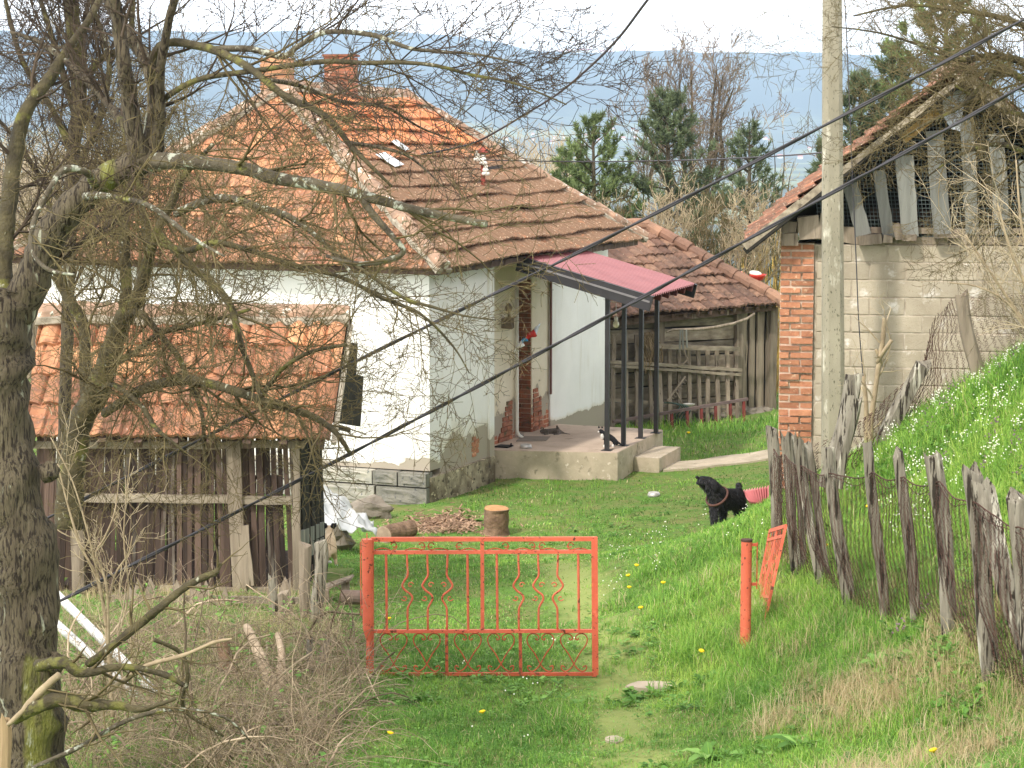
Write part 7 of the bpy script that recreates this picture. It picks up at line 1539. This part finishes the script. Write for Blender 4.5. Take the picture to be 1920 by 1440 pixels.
# broad leaved weeds
def leaves(name, n, per, y0, y1, sel, size, mat, up=.5, hz0=.0):
    x, y = scatter(n * 3, y0, y1); ok = sel(x, y) & ~blocked(x, y); x, y = x[ok][:n], y[ok][:n]; k = len(x); sz = np.repeat(rsG.uniform(.5, 1.3, k) * size, per); N = k * per
    a = rsG.rand(N) * 2 * PI; e = up * rsG.rand(N); X = np.repeat(x, per); Y = np.repeat(y, per); Z = np.repeat(ground_z(x, y), per) + .01 + hz0 * rsG.rand(N)
    d = np.stack([np.cos(a) * np.cos(e), np.sin(a) * np.cos(e), np.sin(e)], 1); s = np.stack([-np.sin(a), np.cos(a), rsG.uniform(-.4, .4, N)], 1); b = np.stack([X, Y, Z], 1) + d * .01
    L_ = sz[:, None]; Wd = L_ * .3 * rsG.uniform(.7, 1.3, N)[:, None]; dn = np.array([0, 0, -1.])
    co = np.stack([b, b + d * L_ * .45 + s * Wd, b + d * L_ + dn * L_ * .25, b + d * L_ * .45 - s * Wd, b + d * L_ * .5 - np.array([0, 0, 1.]) * L_ * .08], 1).reshape(-1, 3); i = np.arange(N) * 5
    fc = np.concatenate([np.stack([i, i + 1, i + 4], 1), np.stack([i + 1, i + 2, i + 4], 1), np.stack([i + 2, i + 3, i + 4], 1), np.stack([i + 3, i, i + 4], 1)])
    np_mesh(name, co, fc, np.tile(np.repeat(rsG.rand(k), per) * .6 + rsG.rand(N) * .4, 4), mat, kind='stuff')
WM = grass_mat('weed_leaf', [(0., lin(78, 116, 52)), (.5, lin(112, 156, 72)), (1., lin(150, 190, 100))])
leaves('weeds', 1500, 9, 11, 21, lambda x, y: (PXF(x, y) > 1480) & (x > 2.7), .06, WM, 1.0, .07)
leaves('weeds', 900, 9, 11, 17, lambda x, y: (PXF(x, y) > 1180) & (vnoise(x, y, 1.3, 51) > .5), .08, WM, .9, .05)
leaves('weeds', 500, 8, 14, 19, lambda x, y: (PXF(x, y) > 560) & (vnoise(x, y, 1.1, 52) > .55), .06, WM, .7, .03)
leaves('weeds', 500, 7, 19, 33, lambda x, y: vnoise(x, y, .8, 53) > .6, .07, WM, .7, .03)
leaves('ground_cover', 5200, 5, 10.8, 20, lambda x, y: (PXF(x, y) > 600) & (vnoise(x, y, 1.4, 54) > .34), .024, WM, .8, .03)
leaves('ground_cover', 3200, 5, 20, 34, lambda x, y: vnoise(x, y, 1.2, 55) > .42, .034, WM, .8, .02)
leaves('weeds', 260, 8, 13.8, 20, in_brush, .055, WM, .9, .25)
# dock plants with long leaves in front at the right
def dock(px, py, Y, seed, lb):
    r = random.Random(seed); q = gp(px, py, Y); m = MB()
    for k in range(11):
        a = r.uniform(0, 6.28); L_ = r.uniform(.14, .27); e = r.uniform(.3, 1.0); d = V(math.cos(a) * math.cos(e), math.sin(a) * math.cos(e), math.sin(e)); s = V(-math.sin(a), math.cos(a), 0); c_ = q.copy(); vs = []; m.tint = r.random()
        for i in range(7):
            w2 = (.004, .014, .026, .03, .027, .018, .002)[i]; vs += [c_ - s * w2 + V(0, 0, .008 * (i % 2)), c_ - V(0, 0, w2 * .35), c_ + s * w2 - V(0, 0, .006 * (i % 2))]; c_ = c_ + d * (L_ / 6); d = (d + V(0, 0, -.22)).normalized()
        m.add(vs, [(3 * i + j, 3 * i + j + 1, 3 * i + j + 4, 3 * i + j + 3) for i in range(6) for j in (0, 1)])
    solo(m, 'dock_plant', WM, q, lb, 'plant', smooth=True)
dock(1590, 1385, 12.9, 1, 'long-leaved dock plant at the bottom, largest of the leafy clumps'); dock(1500, 1330, 14, 2, 'leafy dock clump left of the largest dock at the bottom right'); dock(1330, 1395, 14.4, 3, 'leafy clump at the bottom centre right of the path')
dock(912, 950, 30.4, 4, 'broad-leaved plant growing at the left side of the chopping block'); dock(1650, 1190, 15.2, 5, 'leafy clump at the fence foot between two posts')
# little white flowers, dandelions
FW = mk('white_petals', lin(246, 246, 236), lin(236, 236, 214), bump=0, tint=0); FP_ = mk('purple_bracts', lin(140, 116, 124), lin(112, 96, 96), bump=0, tint=.3)
def florets(name, n, y0, y1, sel, size, hgt, mat, clump=5):
    x, y = scatter(n * 3, y0, y1); ok = sel(x, y) & ~blocked(x, y); x, y = x[ok][:n], y[ok][:n]; x = np.repeat(x, clump) + rsG.normal(0, .03, len(x) * clump); y = np.repeat(y, clump) + rsG.normal(0, .03, len(y) * clump); N = len(x); z = ground_z(x, y) + hgt * rsG.uniform(.5, 1.2, N); c_ = np.stack([x, y, z], 1)
    o_ = np.array([[1, 0, 0], [0, 1, .3], [-1, 0, 0], [0, -1, -.3]]) * size; o2 = np.array([[1, 0, 0], [0, .3, 1], [-1, 0, 0], [0, -.3, -1]]) * size
    co = np.concatenate([(c_[:, None] + o_[None]).reshape(-1, 3), (c_[:, None] + o2[None]).reshape(-1, 3)]); np_mesh(name, co, np.arange(len(co)).reshape(-1, 4), rsG.rand(2 * N), mat, kind='stuff')
florets('white_flowers', 620, 17, 23, lambda x, y: (x > 3.1) & (PXF(x, y) > 1560) & (vnoise(x, y, 1.5, 61) > .38), .007, .14, FW, 7)
florets('white_flowers', 55, 20, 23.2, lambda x, y: (PXF(x, y) > 1110) & (PXF(x, y) < 1470), .006, .24, FW, 4)
florets('white_flowers', 16, 13, 16, lambda x, y: (PXF(x, y) > 1440) & (PXF(x, y) < 1560), .010, .1, FW, 5)
florets('white_flowers', 30, 14.5, 19, lambda x, y: (PXF(x, y) > 850) & (PXF(x, y) < 1150), .007, .07, FW, 2)
florets('purple_weeds', 150, 15, 21, lambda x, y: (PXF(x, y) > 1700) & (vnoise(x, y, 1.5, 63) > .55), .010, .14, FP_, 9)
YM = mk('dandelion_yellow', lin(250, 214, 40), lin(240, 196, 30), bump=0, tint=0); src = None
for i, (px, py, Y) in enumerate(((1183, 1112, 21.3), (1190, 1104, 21.6), (1178, 1120, 21), (1242, 1152, 19.8), (724, 1412, 15.2), (1544, 1015, 19), (1632, 1007, 19), (1862, 928, 15.6), (1868, 936, 15.5), (1858, 940, 15.4), (1205, 1205, 19), (912, 1368, 15.8), (1765, 1422, 11.9), (1292, 818, 38), (1308, 1260, 17.4), (738, 1165, 19.5))):
    q = P(px, py, Y); g = gz(q.x, q.y)
    if src is None:
        ro = bpy.data.objects.new('dandelion', None); COL.objects.link(ro); m = MB(); m.lathe(V(0, 0, .11), [(.004, -.008), (.014, 0), (.02, .006), (.014, .012), (.004, .014)], 12); hd = m.build('flower_head', YM, None, smooth=True); hd.parent = ro
        m = MB(); m.tube([V(.01, 0, 0), V(.004, .004, .06), V(0, 0, .108)], .002, 5); sm_ = m.build('stem', WM, None); sm_.parent = ro; src = (ro, hd, sm_)
    else:
        ro = src[0].copy(); COL.objects.link(ro)
        for c_ in src[1:]: d = c_.copy(); COL.objects.link(d); d.parent = ro
    ro.location = (q.x, q.y, g + (.03 if Y > 16 else .02)); ro.rotation_euler = (rnd.uniform(-.3, .3), rnd.uniform(-.3, .3), 0); k = 1.25 if Y < 25 else 1.7; ro.scale = (k, k, k)
    tag(ro, 'yellow dandelion flower on a short stem in the grass', 'flower', 'dandelions in the grass')
